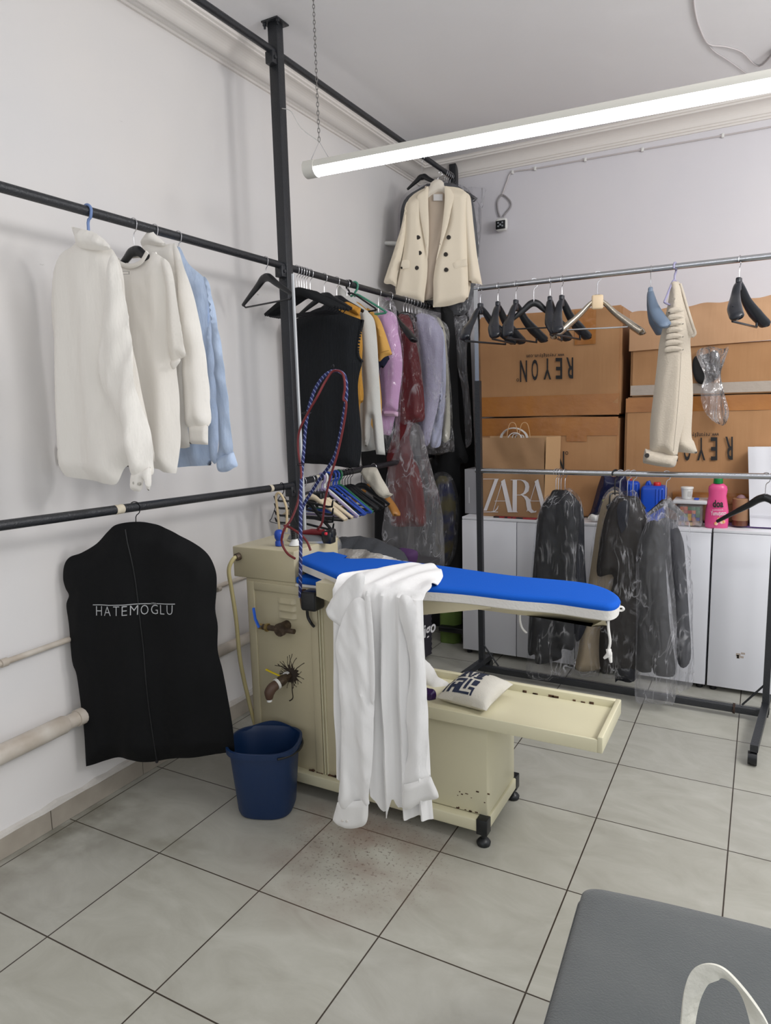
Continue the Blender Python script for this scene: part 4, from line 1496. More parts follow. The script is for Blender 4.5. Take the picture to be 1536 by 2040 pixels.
s3 = thing('cotton_shirt', 'white collared shirt hanging between the t-shirt and the light blue shirt', 'shirt', (RX, 1.99, 2.2))
obj('shirt_body', puff(P0(2.0), k1([(690, 350), (720, 330), (780, 375), (835, 378), (870, 450), (885, 560), (880, 800), (890, 1100), (910, 1345), (910, 1345), (870, 1352), (800, 1340), (700, 1335), (700, 1335), (690, 900), (670, 500)]), 0.03, 0.024, 0.06, Fold(0.008, 7, 31, 0.005, 8, 0.15)), M_POPLIN, s3)
obj('collar', puff(P0(1.985), k1([(676, 358), (690, 335), (712, 308), (722, 303), (745, 330), (790, 372), (780, 384), (730, 382), (680, 385)]), 0.025, 0.012, 0.025), M_POPLIN, s3)
obj('sleeve', puff(P0(1.975), k1([(828, 378), (858, 405), (885, 470), (912, 545), (935, 640), (958, 760), (978, 900), (990, 1040), (993, 1130), (994, 1245), (900, 1245), (882, 1160), (872, 1040), (866, 880), (850, 700), (840, 560)]), 0.032, 0.02, 0.06, Fold(0.012, 8, 35, 0.010, 10, 0.2)), M_POPLIN, s3)
obj('cuff', puff(P0(1.972), k1([(900, 1238), (900, 1238), (995, 1240), (995, 1240), (995, 1335), (995, 1335), (906, 1330), (906, 1330)]), 0.018, 0.014, 0.02), M_POPLIN, s3)

s4 = thing('linen_shirt', 'light blue linen shirt hanging fourth from the left on the middle rail', 'shirt', (RX, 2.1, 2.2))
obj('shirt_body', puff(P0(2.12), k1([(850, 385), (905, 470), (985, 545), (1000, 620), (995, 900), (1000, 1200), (1003, 1434), (1003, 1434), (930, 1436), (848, 1442), (760, 1440), (760, 1440), (750, 900), (800, 480)]), 0.03, 0.024, 0.06, Fold(0.010, 7, 41, 0.006, 9, 0.15)), M_LBLUE, s4)
obj('sleeve', puff(P0(2.09), k1([(975, 535), (1005, 560), (1022, 640), (1048, 780), (1080, 950), (1102, 1100), (1118, 1280), (1116, 1375), (1040, 1408), (1045, 1300), (1040, 1150), (1025, 980), (1010, 800), (1000, 650)]), 0.03, 0.02, 0.05, Fold(0.014, 9, 45, 0.016, 12, 0.25)), M_LBLUE, s4)
obj('sleeve', puff(P0(2.13), k1([(990, 600), (1015, 700), (1035, 900), (1048, 1150), (1045, 1405), (1010, 1410), (996, 1380), (990, 1100), (985, 800)]), 0.025, 0.02, 0.04, Fold(0.008, 9, 47, 0.010, 13, 0.25)), M_LBLUE, s4)
obj('cuff', puff(P0(2.088), k1([(1032, 1405), (1040, 1398), (1112, 1368), (1120, 1375), (1134, 1432), (1118, 1446), (1092, 1462), (1058, 1464), (1038, 1450)]), 0.02, 0.014, 0.025, Fold(0.005, 10, 4, 0.004, 14, 0.5)), M_LBLUE, s4)

# empty black hanger left of the post
eh = slim_hanger('empty_hanger', 'single empty black hanger left of the steel post', 'hanger', M_BLACK, M_WIRE, W=0.185, D=0.115, th=0.013, drop=0.06)
hang(eh, 2.665, rz=R(-14))

# six slim black hangers right of the post
for k in range(6):
    lab = 'slim black velvet hanger in the bunch right of the steel post'
    if k == 0:
        vh = slim_hanger('velvet_hanger', lab, 'hanger', M_BLACKMATT, M_WIRE, 'black velvet hangers right of the post', W=0.215, D=0.105, th=0.006, bar=False, drop=0.09)
        z0 = -0.09
        bm = NB()
        sweep(bm, [(-0.2, 0, z0 - 0.10), (-0.18, 0, z0 - 0.118), (0.18, 0, z0 - 0.118), (0.2, 0, z0 - 0.10)], 0.0025, 6)
        obj('trouser_bar', bm, M_DARKWIRE, vh, local=True)
        o = vh
    else:
        o = dup(vh, (0, 0, 0), label=lab, group='black velvet hangers right of the post')
    hang(o, 2.905 + 0.021 * k + (0.012 if k == 5 else 0), rz=R(-4 + 1.5 * k))

k2 = lambda p: K(p, 3.1875, 480, 500)
M_KNIT = mat('black_ribbed_knit', (10, 14, 19), 0.95, bump=(75, 0.6, (3.0, 1, 0.12)))
for (yy, lb) in ((3.15, 'black plastic hanger of the black sleeveless knit top'), (3.27, 'black plastic hanger of the mustard knit top')):
    hang(slim_hanger('clothes_hanger', lb, 'hanger', M_BLACK, M_WIRE, W=0.16, D=0.09, th=0.012, bar=False), yy)
t = thing('knit_vest', 'black sleeveless knit top hanging right of the steel post', 'vest', (RX, 3.15, 2.1))
p = P0(3.14)
obj('vest_body', puff(p, k2([(300, 460), (380, 420), (470, 370), (575, 348), (640, 388), (700, 412), (772, 442), (766, 480), (752, 540), (742, 620), (746, 670), (769, 702), (752, 780), (744, 850), (746, 940), (755, 1050), (763, 1150), (764, 1260), (752, 1372), (752, 1372), (690, 1378), (600, 1366), (540, 1356), (460, 1352), (395, 1348), (395, 1348), (350, 1346), (330, 1200), (318, 900), (305, 600)]), 0.045, 0.024, 0.08, Fold(0.006, 7, 51, 0.004, 8, 0.1)), M_KNIT, t)
bm = NB()
edge = [(772, 442), (766, 480), (752, 540), (742, 620), (746, 670), (766, 700)]
pts = cr([Vector(p.w(*p.px(*q), 0)) for q in k2(edge)], 4, False)
for a in pts:
    sweep(bm, [a + Vector((0, -0.008, 0)), a + Vector((0, 0.008, 0))], 0.006, 6)
obj('scalloped_edge', bm, M_KNIT, t)

M_MUST = mat('mustard_knit', (196, 142, 58), 0.9, bump=(90, 0.5, (2.5, 1, 0.3)))
t = thing('mustard_knit_top', 'mustard knit top showing behind the black knit vest', 'top', (RX, 3.27, 2.1))
obj('top_body', puff(P0(3.25), k2([(600, 370), (660, 345), (750, 400), (762, 450), (775, 600), (768, 750), (780, 900), (775, 960), (755, 985), (740, 1200), (560, 1200), (560, 600)]), 0.03, 0.024, 0.05, Fold(0.006, 9, 3, 0.004, 9, 0.2)), M_MUST, t)
obj('ribbed_collar', puff(P0(3.235), k2([(642, 350), (672, 322), (750, 358), (762, 365), (752, 412), (752, 412), (700, 388)]), 0.03, 0.012, 0.03), mat('mustard_rib', (190, 134, 48), 0.9, bump=(60, 1.0, (1, 1, 0.2))), t)

M_GREYC = mat('pale_grey_cotton', (196, 195, 190), 0.85, bump=(200, 0.1))
hang(slim_hanger('clothes_hanger', 'black hanger of the pale grey long sleeved shirt', 'hanger', M_BLACK, M_WIRE, W=0.12, drop=0.12, bar=False), 3.375)
t = thing('grey_shirt', 'pale grey long sleeved shirt between the black vest and the mustard t-shirt', 'shirt', (RX, 3.36, 2.1))
obj('shirt_body', puff(P0(3.38), k2([(615, 262), (650, 243), (690, 285), (740, 330), (790, 370), (815, 420), (800, 700), (795, 1000), (850, 1150), (862, 1262), (862, 1262), (770, 1275), (640, 1275), (640, 1275), (620, 700)]), 0.03, 0.024, 0.06, Fold(0.008, 9, 63, 0.005, 9, 0.2)), M_GREYC, t)
obj('sleeve', puff(P0(3.345), k2([(770, 370), (815, 395), (848, 450), (862, 560), (878, 760), (888, 950), (902, 1120), (916, 1285), (914, 1294), (866, 1290), (866, 1290), (850, 1200), (832, 1060), (820, 1180), (800, 1240), (785, 1215), (782, 1050), (785, 850), (770, 650), (758, 480)]), 0.035, 0.02, 0.05, Fold(0.012, 10, 65, 0.006, 10, 0.2)), M_GREYC, t)

wh = wire_hanger('clothes_hanger', 'green plastic hanger of the mustard t-shirt', 'hanger', mat('green_plastic', (70, 140, 116), 0.4), W=0.185, D=0.10, th=0.006, drop=0.05)
hang(wh, 3.46)
hang(wire_hanger('clothes_hanger', 'black plastic hanger with its hook turned beside the green hanger', 'hanger', M_BLACK, W=0.16, D=0.09, th=0.005, drop=0.05), 3.40, rz=R(180))
M_OCHRE = mat('ochre_jersey', (206, 158, 82), 0.85, bump=(200, 0.1))
t = thing('mustard_t_shirt', 'mustard short sleeved t-shirt behind the pale grey shirt', 't-shirt', (RX, 3.47, 2.1))
obj('shirt_body', puff(P0(3.49), k2([(720, 322), (800, 370), (860, 420), (880, 560), (872, 700), (880, 1100), (640, 1100), (640, 420)]), 0.03, 0.026, 0.06), M_OCHRE, t)
sv = obj('sleeve', puff(P0(3.46), k2([(800, 362), (855, 400), (890, 450), (915, 520), (938, 590), (960, 652), (960, 658), (915, 672), (878, 702), (874, 640), (866, 540), (840, 450)]), 0.03, 0.02, 0.05, Fold(0.004, 9, 3, 0.004, 10, 0.2)), M_OCHRE, t)
o = obj('sleeve_stitch', tube(cr([P0(3.43).w(*P0(3.46).px(*q)) for q in k2([(874, 668), (910, 646), (955, 634)])], 4, False), 0.0012, 5), mat('ochre_stitch', (140, 100, 44), 0.8), sv)
o = obj('navy_t_shirt', puff(P0(3.56), k2([(760, 420), (860, 500), (938, 668), (936, 694), (906, 742), (880, 760), (870, 1000), (700, 1000)]), 0.02, 0.024, 0.05), mat('navy_jersey', (22, 28, 56), 0.9))
tag(o, 'navy sleeve showing under the mustard t-shirt sleeve', 't-shirt')

# pink coat in film
hang(slim_hanger('clothes_hanger', 'steel hooked hanger of the pink coat in clear film', 'hanger', M_WHITEPL, M_WIRE, W=0.12, drop=0.16, bar=False), 3.73)
M_PINK = mat('pink_wool', (204, 160, 200), 0.9, bump=(160, 0.15), sheen=0.2)
t = thing('pink_coat', 'pink coat in a clear film cover behind the mustard t-shirt', 'coat', (RX, 3.70, 2.1))
obj('coat_body', puff(P0(3.73), k2([(880, 400), (950, 385), (990, 430), (1000, 560), (990, 800), (985, 1020), (950, 1160), (905, 1165), (800, 1160), (780, 700)]), 0.04, 0.026, 0.06, Fold(0.006, 8, 71, 0.004, 9, 0.2)), M_PINK, t)
sv = obj('sleeve', puff(P0(3.69), k2([(885, 415), (935, 405), (980, 470), (1008, 560), (1024, 680), (1022, 800), (1008, 920), (1000, 1022), (1000, 1022), (902, 1016), (902, 1016), (892, 860), (884, 700), (880, 540)]), 0.045, 0.022, 0.06, Fold(0.005, 8, 73, 0.004, 9, 0.2)), M_PINK, t)
obj('cuff', puff(P0(3.69), k2([(902, 1012), (902, 1012), (1000, 1018), (1000, 1018), (998, 1052), (998, 1052), (904, 1046), (904, 1046)]), 0.04, 0.014, 0.03), mat('pale_pink_wool', (222, 184, 210), 0.9, bump=(160, 0.15)), t)
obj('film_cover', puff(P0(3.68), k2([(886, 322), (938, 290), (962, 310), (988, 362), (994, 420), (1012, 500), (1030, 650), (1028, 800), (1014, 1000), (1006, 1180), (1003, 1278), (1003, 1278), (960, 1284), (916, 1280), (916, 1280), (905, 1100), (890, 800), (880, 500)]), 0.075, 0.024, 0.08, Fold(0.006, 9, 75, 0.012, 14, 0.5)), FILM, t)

# red dress in film, tied in at the waist
bh = suit_hanger('clothes_hanger', 'black moulded hanger of the dark red dress in film', 'hanger', M_BLACK, M_WIRE, bar=False, W=0.2)
hang(bh, 3.88, rz=R(-6))
M_REDD = mat('dark_red_cloth', (104, 26, 30), 0.85, bump=(160, 0.15))
t = thing('red_dress', 'dark red dress in clear film knotted at the waist and hanging lowest', 'dress', (RX, 3.92, 2.1))
obj('bodice', puff(P0(3.96), k2([(995, 430), (1040, 405), (1075, 430), (1110, 560), (1135, 700), (1155, 860), (1165, 1000), (1160, 1075), (1090, 1100), (1070, 1200), (1090, 1330), (930, 1340), (980, 1100), (985, 700)]), 0.05, 0.026, 0.06, Fold(0.008, 8, 81, 0.005, 9, 0.2)), M_REDD, t)
obj('skirt', puff(P0(3.95), k2([(935, 1330), (1020, 1310), (1100, 1330), (1145, 1450), (1168, 1600), (1178, 1745), (1178, 1745), (1060, 1752), (955, 1742), (955, 1742), (935, 1550)]), 0.055, 0.026, 0.06, Fold(0.016, 7, 83, 0.005, 9, 0.3)), mat('bright_red_cloth', (104, 27, 25), 0.85, bump=(160, 0.15)), t)
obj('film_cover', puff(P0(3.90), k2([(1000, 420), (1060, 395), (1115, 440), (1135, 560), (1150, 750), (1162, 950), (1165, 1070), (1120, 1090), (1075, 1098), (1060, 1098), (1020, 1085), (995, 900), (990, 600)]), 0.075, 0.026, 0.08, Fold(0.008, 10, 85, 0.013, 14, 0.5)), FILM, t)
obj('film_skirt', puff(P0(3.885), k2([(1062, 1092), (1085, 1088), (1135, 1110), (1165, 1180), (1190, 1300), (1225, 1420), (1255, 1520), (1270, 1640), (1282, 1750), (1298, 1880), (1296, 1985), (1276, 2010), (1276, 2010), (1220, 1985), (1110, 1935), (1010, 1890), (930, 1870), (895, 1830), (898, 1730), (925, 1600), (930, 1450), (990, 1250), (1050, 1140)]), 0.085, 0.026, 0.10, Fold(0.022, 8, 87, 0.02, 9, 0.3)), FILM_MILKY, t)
c = P0(3.84).w(*P0(3.84).px(*k2([(1078, 1092)])[0]))
bm = tube([c + Vector((-0.014, 0, 0.004)), c + Vector((0.014, 0, -0.004))], [0.008, 0.014, 0.014, 0.008], 10)
sweep(bm, [c + Vector((-0.01, 0, 0)), c + Vector((-0.03, 0, -0.06)), c + Vector((-0.045, 0, -0.085))], [0.01, 0.012, 0.003], 8, flat=0.3, up=(0, 1, 0))
obj('film_knot', bm, FILM_MILKY, t)

# lilac shirts and a pale coat in film
for k, yy in enumerate((4.06, 4.10, 4.14, 4.18, 4.23, 4.28, 4.32, 4.36, 4.41)):
    lb = 'steel hooked hanger in the tight row over the film covered garments'
    if k == 0:
        sh0 = hang(slim_hanger('steel_hook_hanger', lb, 'hanger', M_BLACK, M_WIRE, 'hangers in the tight row near the corner', W=0.19, D=0.1), yy)
    else:
        hang(dup(sh0, (0, 0, 0), label=lb, group='hangers in the tight row near the corner'), yy, rz=R((k * 37) % 9 - 4))
M_LILAC = mat('lilac_check_cotton', (182, 178, 200), 0.85, bump=(120, 0.3))
M_LILAC2 = mat('pale_blue_cotton', (192, 196, 220), 0.85, bump=(200, 0.1))
t = thing('lilac_shirt', 'lilac checked shirt in clear film right of the red dress', 'shirt', (RX, 4.08, 2.1))
obj('shirt_body', puff(P0(4.08), k2([(1105, 420), (1180, 400), (1250, 450), (1285, 560), (1280, 760), (1260, 950), (1215, 1130), (1195, 1230), (1150, 1240), (1150, 1240), (1120, 1000), (1150, 800), (1130, 600)]), 0.045, 0.026, 0.06, Fold(0.010, 9, 91, 0.007, 10, 0.25)), M_LILAC, t)
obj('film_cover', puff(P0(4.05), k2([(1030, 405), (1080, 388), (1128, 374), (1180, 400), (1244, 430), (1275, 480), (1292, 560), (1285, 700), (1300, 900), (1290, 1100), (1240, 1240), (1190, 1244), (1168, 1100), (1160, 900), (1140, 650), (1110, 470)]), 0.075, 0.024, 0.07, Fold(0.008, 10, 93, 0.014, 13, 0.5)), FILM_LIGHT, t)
t = thing('pale_blue_shirt', 'pale blue long sleeved shirt in film behind the lilac shirt', 'shirt', (RX, 4.16, 2.1))
obj('shirt_body', puff(P0(4.16), k2([(1220, 460), (1280, 500), (1300, 650), (1300, 900), (1285, 1090), (1262, 1236), (1205, 1225), (1230, 1050), (1255, 900), (1230, 700)]), 0.04, 0.026, 0.05, Fold(0.008, 9, 95, 0.006, 10, 0.25)), M_LILAC2, t)
t = thing('cream_coat', 'cream coat in clear film with dark lining next to the pale blue shirt', 'coat', (RX, 4.24, 2.1))
obj('coat_body', puff(P0(4.26), k2([(1240, 430), (1290, 480), (1310, 640), (1325, 900), (1330, 1100), (1320, 1200), (1280, 1200), (1290, 1000), (1270, 700)]), 0.035, 0.026, 0.05), mat('cream_wool', (206, 202, 184), 0.9, bump=(120, 0.15)), t)
obj('dark_hem', puff(P0(4.28), k2([(1190, 1225), (1260, 1215), (1330, 1195), (1350, 1240), (1280, 1290), (1210, 1290)]), 0.03, 0.02, 0.04), mat('dark_lining', (60, 54, 50), 0.7), t)
obj('film_cover', puff(P0(4.23), k2([(1180, 400), (1280, 440), (1325, 520), (1322, 700), (1335, 900), (1342, 1080), (1364, 1258), (1330, 1275), (1250, 1286), (1200, 1286), (1200, 1240), (1280, 1100), (1290, 700)]), 0.06, 0.024, 0.06, Fold(0.008, 9, 97, 0.014, 13, 0.5)), FILM_LIGHT, t)
o = tag(obj('black_garment', puff(P0(3.99), [(760, 640), (800, 640), (806, 880), (812, 1000), (806, 1104), (752, 1104), (746, 1000), (724, 936), (722, 890), (750, 860)], 0.03, 0.03, 0.05, Fold(0.01, 8, 120, 0.005, 9, 0.3)), mat('black_jersey', (14, 15, 18), 0.9)), 'long black garment hanging behind the pink coat and the red dress', 'coat')
# black garments to the corner
M_BLKC = mat('black_suiting', (12, 13, 16), 0.85, bump=(160, 0.1))
t = tag(obj('black_coat', puff(P0(4.36), k2([(1270, 370), (1340, 380), (1352, 420), (1372, 700), (1390, 1100), (1440, 1300), (1434, 1345), (1390, 1365), (1380, 1560), (1250, 1560), (1260, 1290), (1310, 900)]), 0.05, 0.028, 0.06, Fold(0.01, 9, 99, 0.004, 9, 0.3)), M_BLKC), 'long black coat hanging in the corner before the film strip', 'coat')
t = tag(obj('black_suit', puff(P0(4.66), k2([(1290, 345), (1420, 330), (1450, 420), (1470, 900), (1490, 1500), (1490, 1900), (1300, 1900), (1280, 900)]), 0.05, 0.03, 0.06, Fold(0.01, 9, 98, 0.004, 9, 0.3)), M_BLKC), 'black garment hanging in the corner under the cream blazer', 'suit')
o = tag(obj('film_cover', puff(P0(4.44), k2([(1350, 424), (1390, 416), (1432, 412), (1440, 470), (1440, 600), (1440, 760), (1450, 860), (1462, 1000), (1466, 1190), (1450, 1240), (1425, 1235), (1418, 1050), (1400, 850), (1370, 650), (1360, 520)]), 0.04, 0.02, 0.05, Fold(0.01, 14, 101, 0.016, 16, 0.6)), FILM_MILKY), 'crinkled empty film cover hanging beside the right rack upright', 'film cover')
# ------------------------------------------------------------------ cream blazer high in the corner
k3 = lambda p: K(p, 3.84, 700, 280)
M_CREAM = mat('cream_suiting', (238, 226, 204), 0.8, bump=(240, 0.08))
M_LINING = mat('beige_lining', (196, 180, 162), 0.6)
YB = 4.34
for k, yy in enumerate((4.74, 4.77, 4.80, 4.83, 4.855)):
    lb = 'dark hanger in the row at the top rail end behind the cream blazer'
    if k == 0:
        th0 = hang(slim_hanger('dark_hanger', lb, 'hanger', M_BLACK, M_WIRE, 'hangers at the end of the top rail', W=0.19, D=0.1), yy, 'up')
    else:
        hang(dup(th0, (0, 0, 0), label=lb, group='hangers at the end of the top rail'), yy, 'up', rz=R((k * 31) % 7 - 3))
bhg = thing('broad_hanger', 'broad white hanger of the cream blazer near the ceiling', 'hanger', (0.452, YB + 0.03, 3.005))
ch = slim_hanger('dark_hanger', 'dark hanger on the top rail that carries the white hanger of the cream blazer', 'hanger', M_BLACK, M_WIRE, None, W=0.11, D=0.07, th=0.012, drop=0.12, bar=False)
hang(ch, YB + 0.03, 'up')
t = thing('blazer', 'cream double breasted blazer hanging high in the room corner', 'blazer', (0.45, YB, 2.9))
PBZ = lambda dy: Pl((0.45, YB + dy), 15)
pb = PBZ(0)
hq = PBZ(0.017)
obj('shoulders', puff(hq, k3([(596, 352), (606, 326), (632, 304), (658, 296), (688, 304), (708, 326), (716, 352), (800, 420), (850, 470), (830, 480), (660, 400), (480, 540), (460, 520), (520, 430)]), 0.022, 0.02, 0.03), mat('white_moulded', (230, 222, 208), 0.4), bhg)
hk_ = [hq.w(*hq.px(*q)) for q in k3([(658, 305), (664, 285), (682, 272), (694, 258), (690, 242), (676, 238), (668, 248)])]
obj('hook', tube(cr(hk_, 4, False), 0.0024, 7), M_WIRE, bhg)
obj('lining', puff(PBZ(+0.03), k3([(560, 370), (590, 352), (650, 352), (720, 350), (745, 380), (730, 600), (700, 900), (640, 1180), (622, 1200), (560, 1205), (560, 1000), (570, 600)]), 0.02, 0.026, 0.04, Fold(0.006, 7, 3, 0.003, 9, 0.4)), M_LINING, t)
obj('back', puff(PBZ(+0.05), k3([(590, 350), (720, 348), (880, 405), (895, 700), (895, 1200), (640, 1220), (345, 1190), (400, 800), (420, 480)]), 0.02, 0.03, 0.05), M_CREAM, t)
lf = obj('front', puff(pb, k3([(590, 352), (560, 372), (500, 420), (432, 470), (415, 560), (412, 700), (398, 850), (372, 1000), (350, 1120), (338, 1195), (338, 1195), (420, 1215), (500, 1232), (556, 1240), (556, 1240), (566, 1150), (580, 1040), (582, 900), (560, 740), (545, 600), (580, 450)]), 0.035, 0.022, 0.05, Fold(0.006, 5, 7, 0.003, 6, 0.2)), M_CREAM, t)
rf = obj('front', puff(PBZ(-0.015), k3([(718, 350), (760, 365), (830, 385), (885, 410), (888, 600), (885, 800), (892, 1000), (896, 1140), (894, 1214), (894, 1214), (800, 1250), (720, 1268), (626, 1276), (626, 1276), (628, 1150), (628, 1060), (650, 920), (700, 760), (745, 600), (735, 450)]), 0.035, 0.022, 0.05, Fold(0.006, 5, 9, 0.003, 6, 0.2)), M_CREAM, t)
obj('lapel', puff(PBZ(-0.027), k3([(584, 360), (560, 382), (528, 400), (505, 428), (512, 480), (530, 600), (555, 740), (582, 890), (586, 890), (594, 700), (588, 500)]), 0.007, 0.02, 0.012), M_CREAM, t)
obj('lapel', puff(PBZ(-0.042), k3([(714, 356), (745, 358), (776, 400), (784, 438), (765, 520), (740, 640), (700, 770), (655, 905), (650, 905), (680, 760), (706, 560), (714, 440)]), 0.007, 0.02, 0.012), M_CREAM, t)
obj('sleeve', puff(PBZ(+0.005), k3([(432, 468), (412, 500), (400, 570), (375, 680), (340, 790), (305, 900), (270, 1010), (250, 1082), (270, 1098), (300, 1098), (330, 1112), (346, 1114), (350, 1040), (375, 930), (402, 800), (416, 680), (428, 560)]), 0.04, 0.022, 0.05, Fold(0.005, 5, 11, 0.004, 8, 0.2)), M_CREAM, t)
obj('sleeve', puff(PBZ(-0.005), k3([(870, 404), (905, 420), (918, 480), (930, 600), (945, 740), (962, 880), (982, 1000), (1000, 1098), (1000, 1100), (900, 1088), (900, 1088), (884, 950), (870, 800), (856, 640), (852, 500)]), 0.04, 0.022, 0.05, Fold(0.005, 5, 13, 0.004, 8, 0.2)), M_CREAM, t)
for out in ([(390, 918), (446, 914), (446, 914), (446, 978), (446, 978), (376, 982), (376, 982)], [(784, 930), (880, 902), (880, 902), (888, 960), (888, 960), (790, 984), (790, 984)]):
    obj('pocket_flap', puff(PBZ(-0.027 - (0.016 if out[0][0] > 600 else 0.0)), k3(out), 0.005, 0.02, 0.01), M_CREAM, t)
bm_b = mat('dark_horn_button', (44, 38, 34), 0.3)
for q in ((511, 742), (524, 861), (503, 975), (753, 745), (731, 875), (734, 992)):
    v = PBZ(-0.026).w(*PBZ(-0.026).px(*k3([q])[0]))
    if q[0] > 600:
        v.y -= 0.016
    obj('button', sweep(NB(), [v + Vector((0, -0.006, 0)), v + Vector((0, 0.02, 0))], 0.0135, 14), bm_b, t)
o = obj('brand_label', gridpoly(lambda a, b: PBZ(-0.004).w(*PBZ(-0.004).px(*k3([(628 + 70 * a, 460 - 50 * b)])[0])), [(0, 0, 1, 1)], 1), mat('woven_label', (214, 212, 210), 0.7), t)
o['label'] = 'pale woven label inside the collar'
obj('label_mark', gridpoly(lambda a, b: PBZ(-0.006).w(*PBZ(-0.006).px(*k3([(628 + 70 * a, 460 - 50 * b)])[0])), [(0.2, 0.4, 0.8, 0.47), (0.45, 0.62, 0.55, 0.74)], 1), mat('label_grey2', (150, 148, 146), 0.7), o) if False else None
# grey garments in film behind the blazer
M_GRYF = mat('grey_suiting', (92, 94, 98), 0.85)
t = thing('grey_suit', 'grey suit in clear film behind the cream blazer', 'suit', (RX, 4.5, 2.9))
obj('suit_body', puff(P0(4.52), k3([(560, 345), (600, 330), (780, 330), (900, 420), (940, 520), (965, 760), (970, 840), (930, 1180), (860, 1330), (560, 1290), (380, 1200), (362, 1100), (370, 700), (400, 460)]), 0.05, 0.03, 0.06, Fold(0.01, 6, 15, 0.006, 8, 0.3)), M_GRYF, t)
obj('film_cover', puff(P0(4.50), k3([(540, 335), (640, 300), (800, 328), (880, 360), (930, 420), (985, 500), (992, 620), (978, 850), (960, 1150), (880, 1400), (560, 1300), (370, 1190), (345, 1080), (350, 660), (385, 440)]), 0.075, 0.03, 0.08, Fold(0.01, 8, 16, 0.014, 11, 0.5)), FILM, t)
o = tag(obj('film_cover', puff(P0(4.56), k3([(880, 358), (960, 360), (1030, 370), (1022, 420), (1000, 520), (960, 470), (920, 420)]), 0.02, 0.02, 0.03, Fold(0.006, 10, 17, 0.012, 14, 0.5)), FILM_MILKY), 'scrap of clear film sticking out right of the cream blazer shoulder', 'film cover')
v = at(768, 487, 'x', 0.0)
o = tag(obj('wall_hook', tube([(0.0, v.y, v.z + 0.008), (0.06, v.y + 0.0, v.z), (0.10, v.y + 0.02, v.z - 0.004)], [0.014, 0.014, 0.012], 10), M_WHITEPL), 'short white pipe stub sticking out of the wall left of the cream blazer', 'pipe stub')

# ------------------------------------------------------------------ lower rail hangers
kk = 0
M_WOOD = mat('pale_wood', (206, 182, 146), 0.5, bump=(30, 0.1, (1, 8, 8)), var=(24, 0.3, (188, 160, 122)))
M_WOODB = mat('honey_wood', (176, 124, 62), 0.45, var=(24, 0.3, (158, 106, 50)))
M_CREAMP = mat('cream_plastic', (216, 200, 172), 0.4)
M_BLUEP = mat('blue_plastic_hanger', (46, 78, 168), 0.4)
M_LILP = mat('lilac_plastic_hanger', (150, 140, 176), 0.4)
M_GREENP = mat('green_plastic_hanger', (42, 110, 76), 0.4)
specs = [('cream', 2.965), ('cream', 2.995), ('cream', 3.025), ('lilac', 3.06), ('white', 3.085), ('blue', 3.12), ('black', 3.145), ('blue', 3.17), ('blue', 3.20), ('green', 3.23), ('black', 3.26), ('black', 3.29), ('black', 3.32), ('black', 3.35)]
protos = {}
mcol = {'cream': M_CREAMP, 'lilac': M_LILP, 'blue': M_BLUEP, 'green': M_GREENP, 'black': M_BLACK, 'white': M_WHITEPL}
desc = {'cream': 'cream shoulder hanger with dark centre at the front of the lower rail bunch', 'lilac': 'lilac plastic hanger on the lower rail among cream and blue hangers', 'white': 'white plastic hanger between the lilac and blue hangers on the lower rail', 'blue': 'blue plastic hanger on the lower rail behind the cream hangers',
        'green': 'green plastic hanger on the lower rail behind the blue hangers', 'black': 'black hanger in the lower rail bunch beside the cream cloth'}
for c, yy in specs:
    if c in protos:
        o = dup(protos[c], (0, 0, 0))
    else:
        if c == 'cream':
            o = slim_hanger('shoulder_hanger', desc[c], 'hanger', M_CREAMP, M_WIRE, W=0.20, D=0.125, th=0.018, drop=0.075, bar=False)
            obj('centre_block', B((-0.062, -0.011, -0.118), (0.062, 0.011, -0.068), 0.008), M_BLACK, o, local=True)
            b = [(-0.19, 0, -0.19), (-0.185, 0, -0.205), (0.185, 0, -0.205), (0.19, 0, -0.19)]
            obj('trouser_bar', tube(b, 0.004, 7), M_BLACK, o, local=True)
        elif c == 'black':
            o = slim_hanger('shoulder_hanger', desc[c], 'hanger', M_BLACK, M_DARKWIRE, W=0.205, D=0.12, th=0.012, drop=0.075)
        else:
            o = wire_hanger('tube_hanger', desc[c], 'hanger', mcol[c], W=0.205, D=0.12, th=0.0065, drop=0.065)
        protos[c] = o
        if sum(1 for a, _ in specs if a == c) > 1:
            o['group'] = c + ' hangers on the lower rail'
    kk += 1
    hang(o, yy, 'low', rz=R((kk * 29) % 11 - 9))
for c in protos:
    for ch in COL.objects:
        pass
# cream cloth over the last hangers
o = obj('cream_cloth', puff(P0(3.47), [(716, 938), (722, 933), (748, 931), (757, 942), (766, 962), (776, 980), (784, 985), (766, 993), (752, 985), (740, 972), (728, 955)], 0.03, 0.016, 0.03, Fold(0.008, 10, 5, 0.008, 14, 0.4)), mat('cream_cloth', (204, 198, 184), 0.9, bump=(160, 0.2)))
tag(o, 'cream cloth folded over the end of the lower rail hangers', 'cloth')
hang(slim_hanger('clothes_hanger', 'black hanger under the cream cloth on the lower rail', 'hanger', M_BLACK, M_DARKWIRE, W=0.18), 3.47, 'low')
wd = suit_hanger('wooden_hanger', 'honey coloured wooden hanger beside the dark red dress', 'hanger', M_WOODB, M_WIRE, W=0.20, bar=False, drop=0.07)
hang(wd, 3.62, 'low', rz=R(-8))
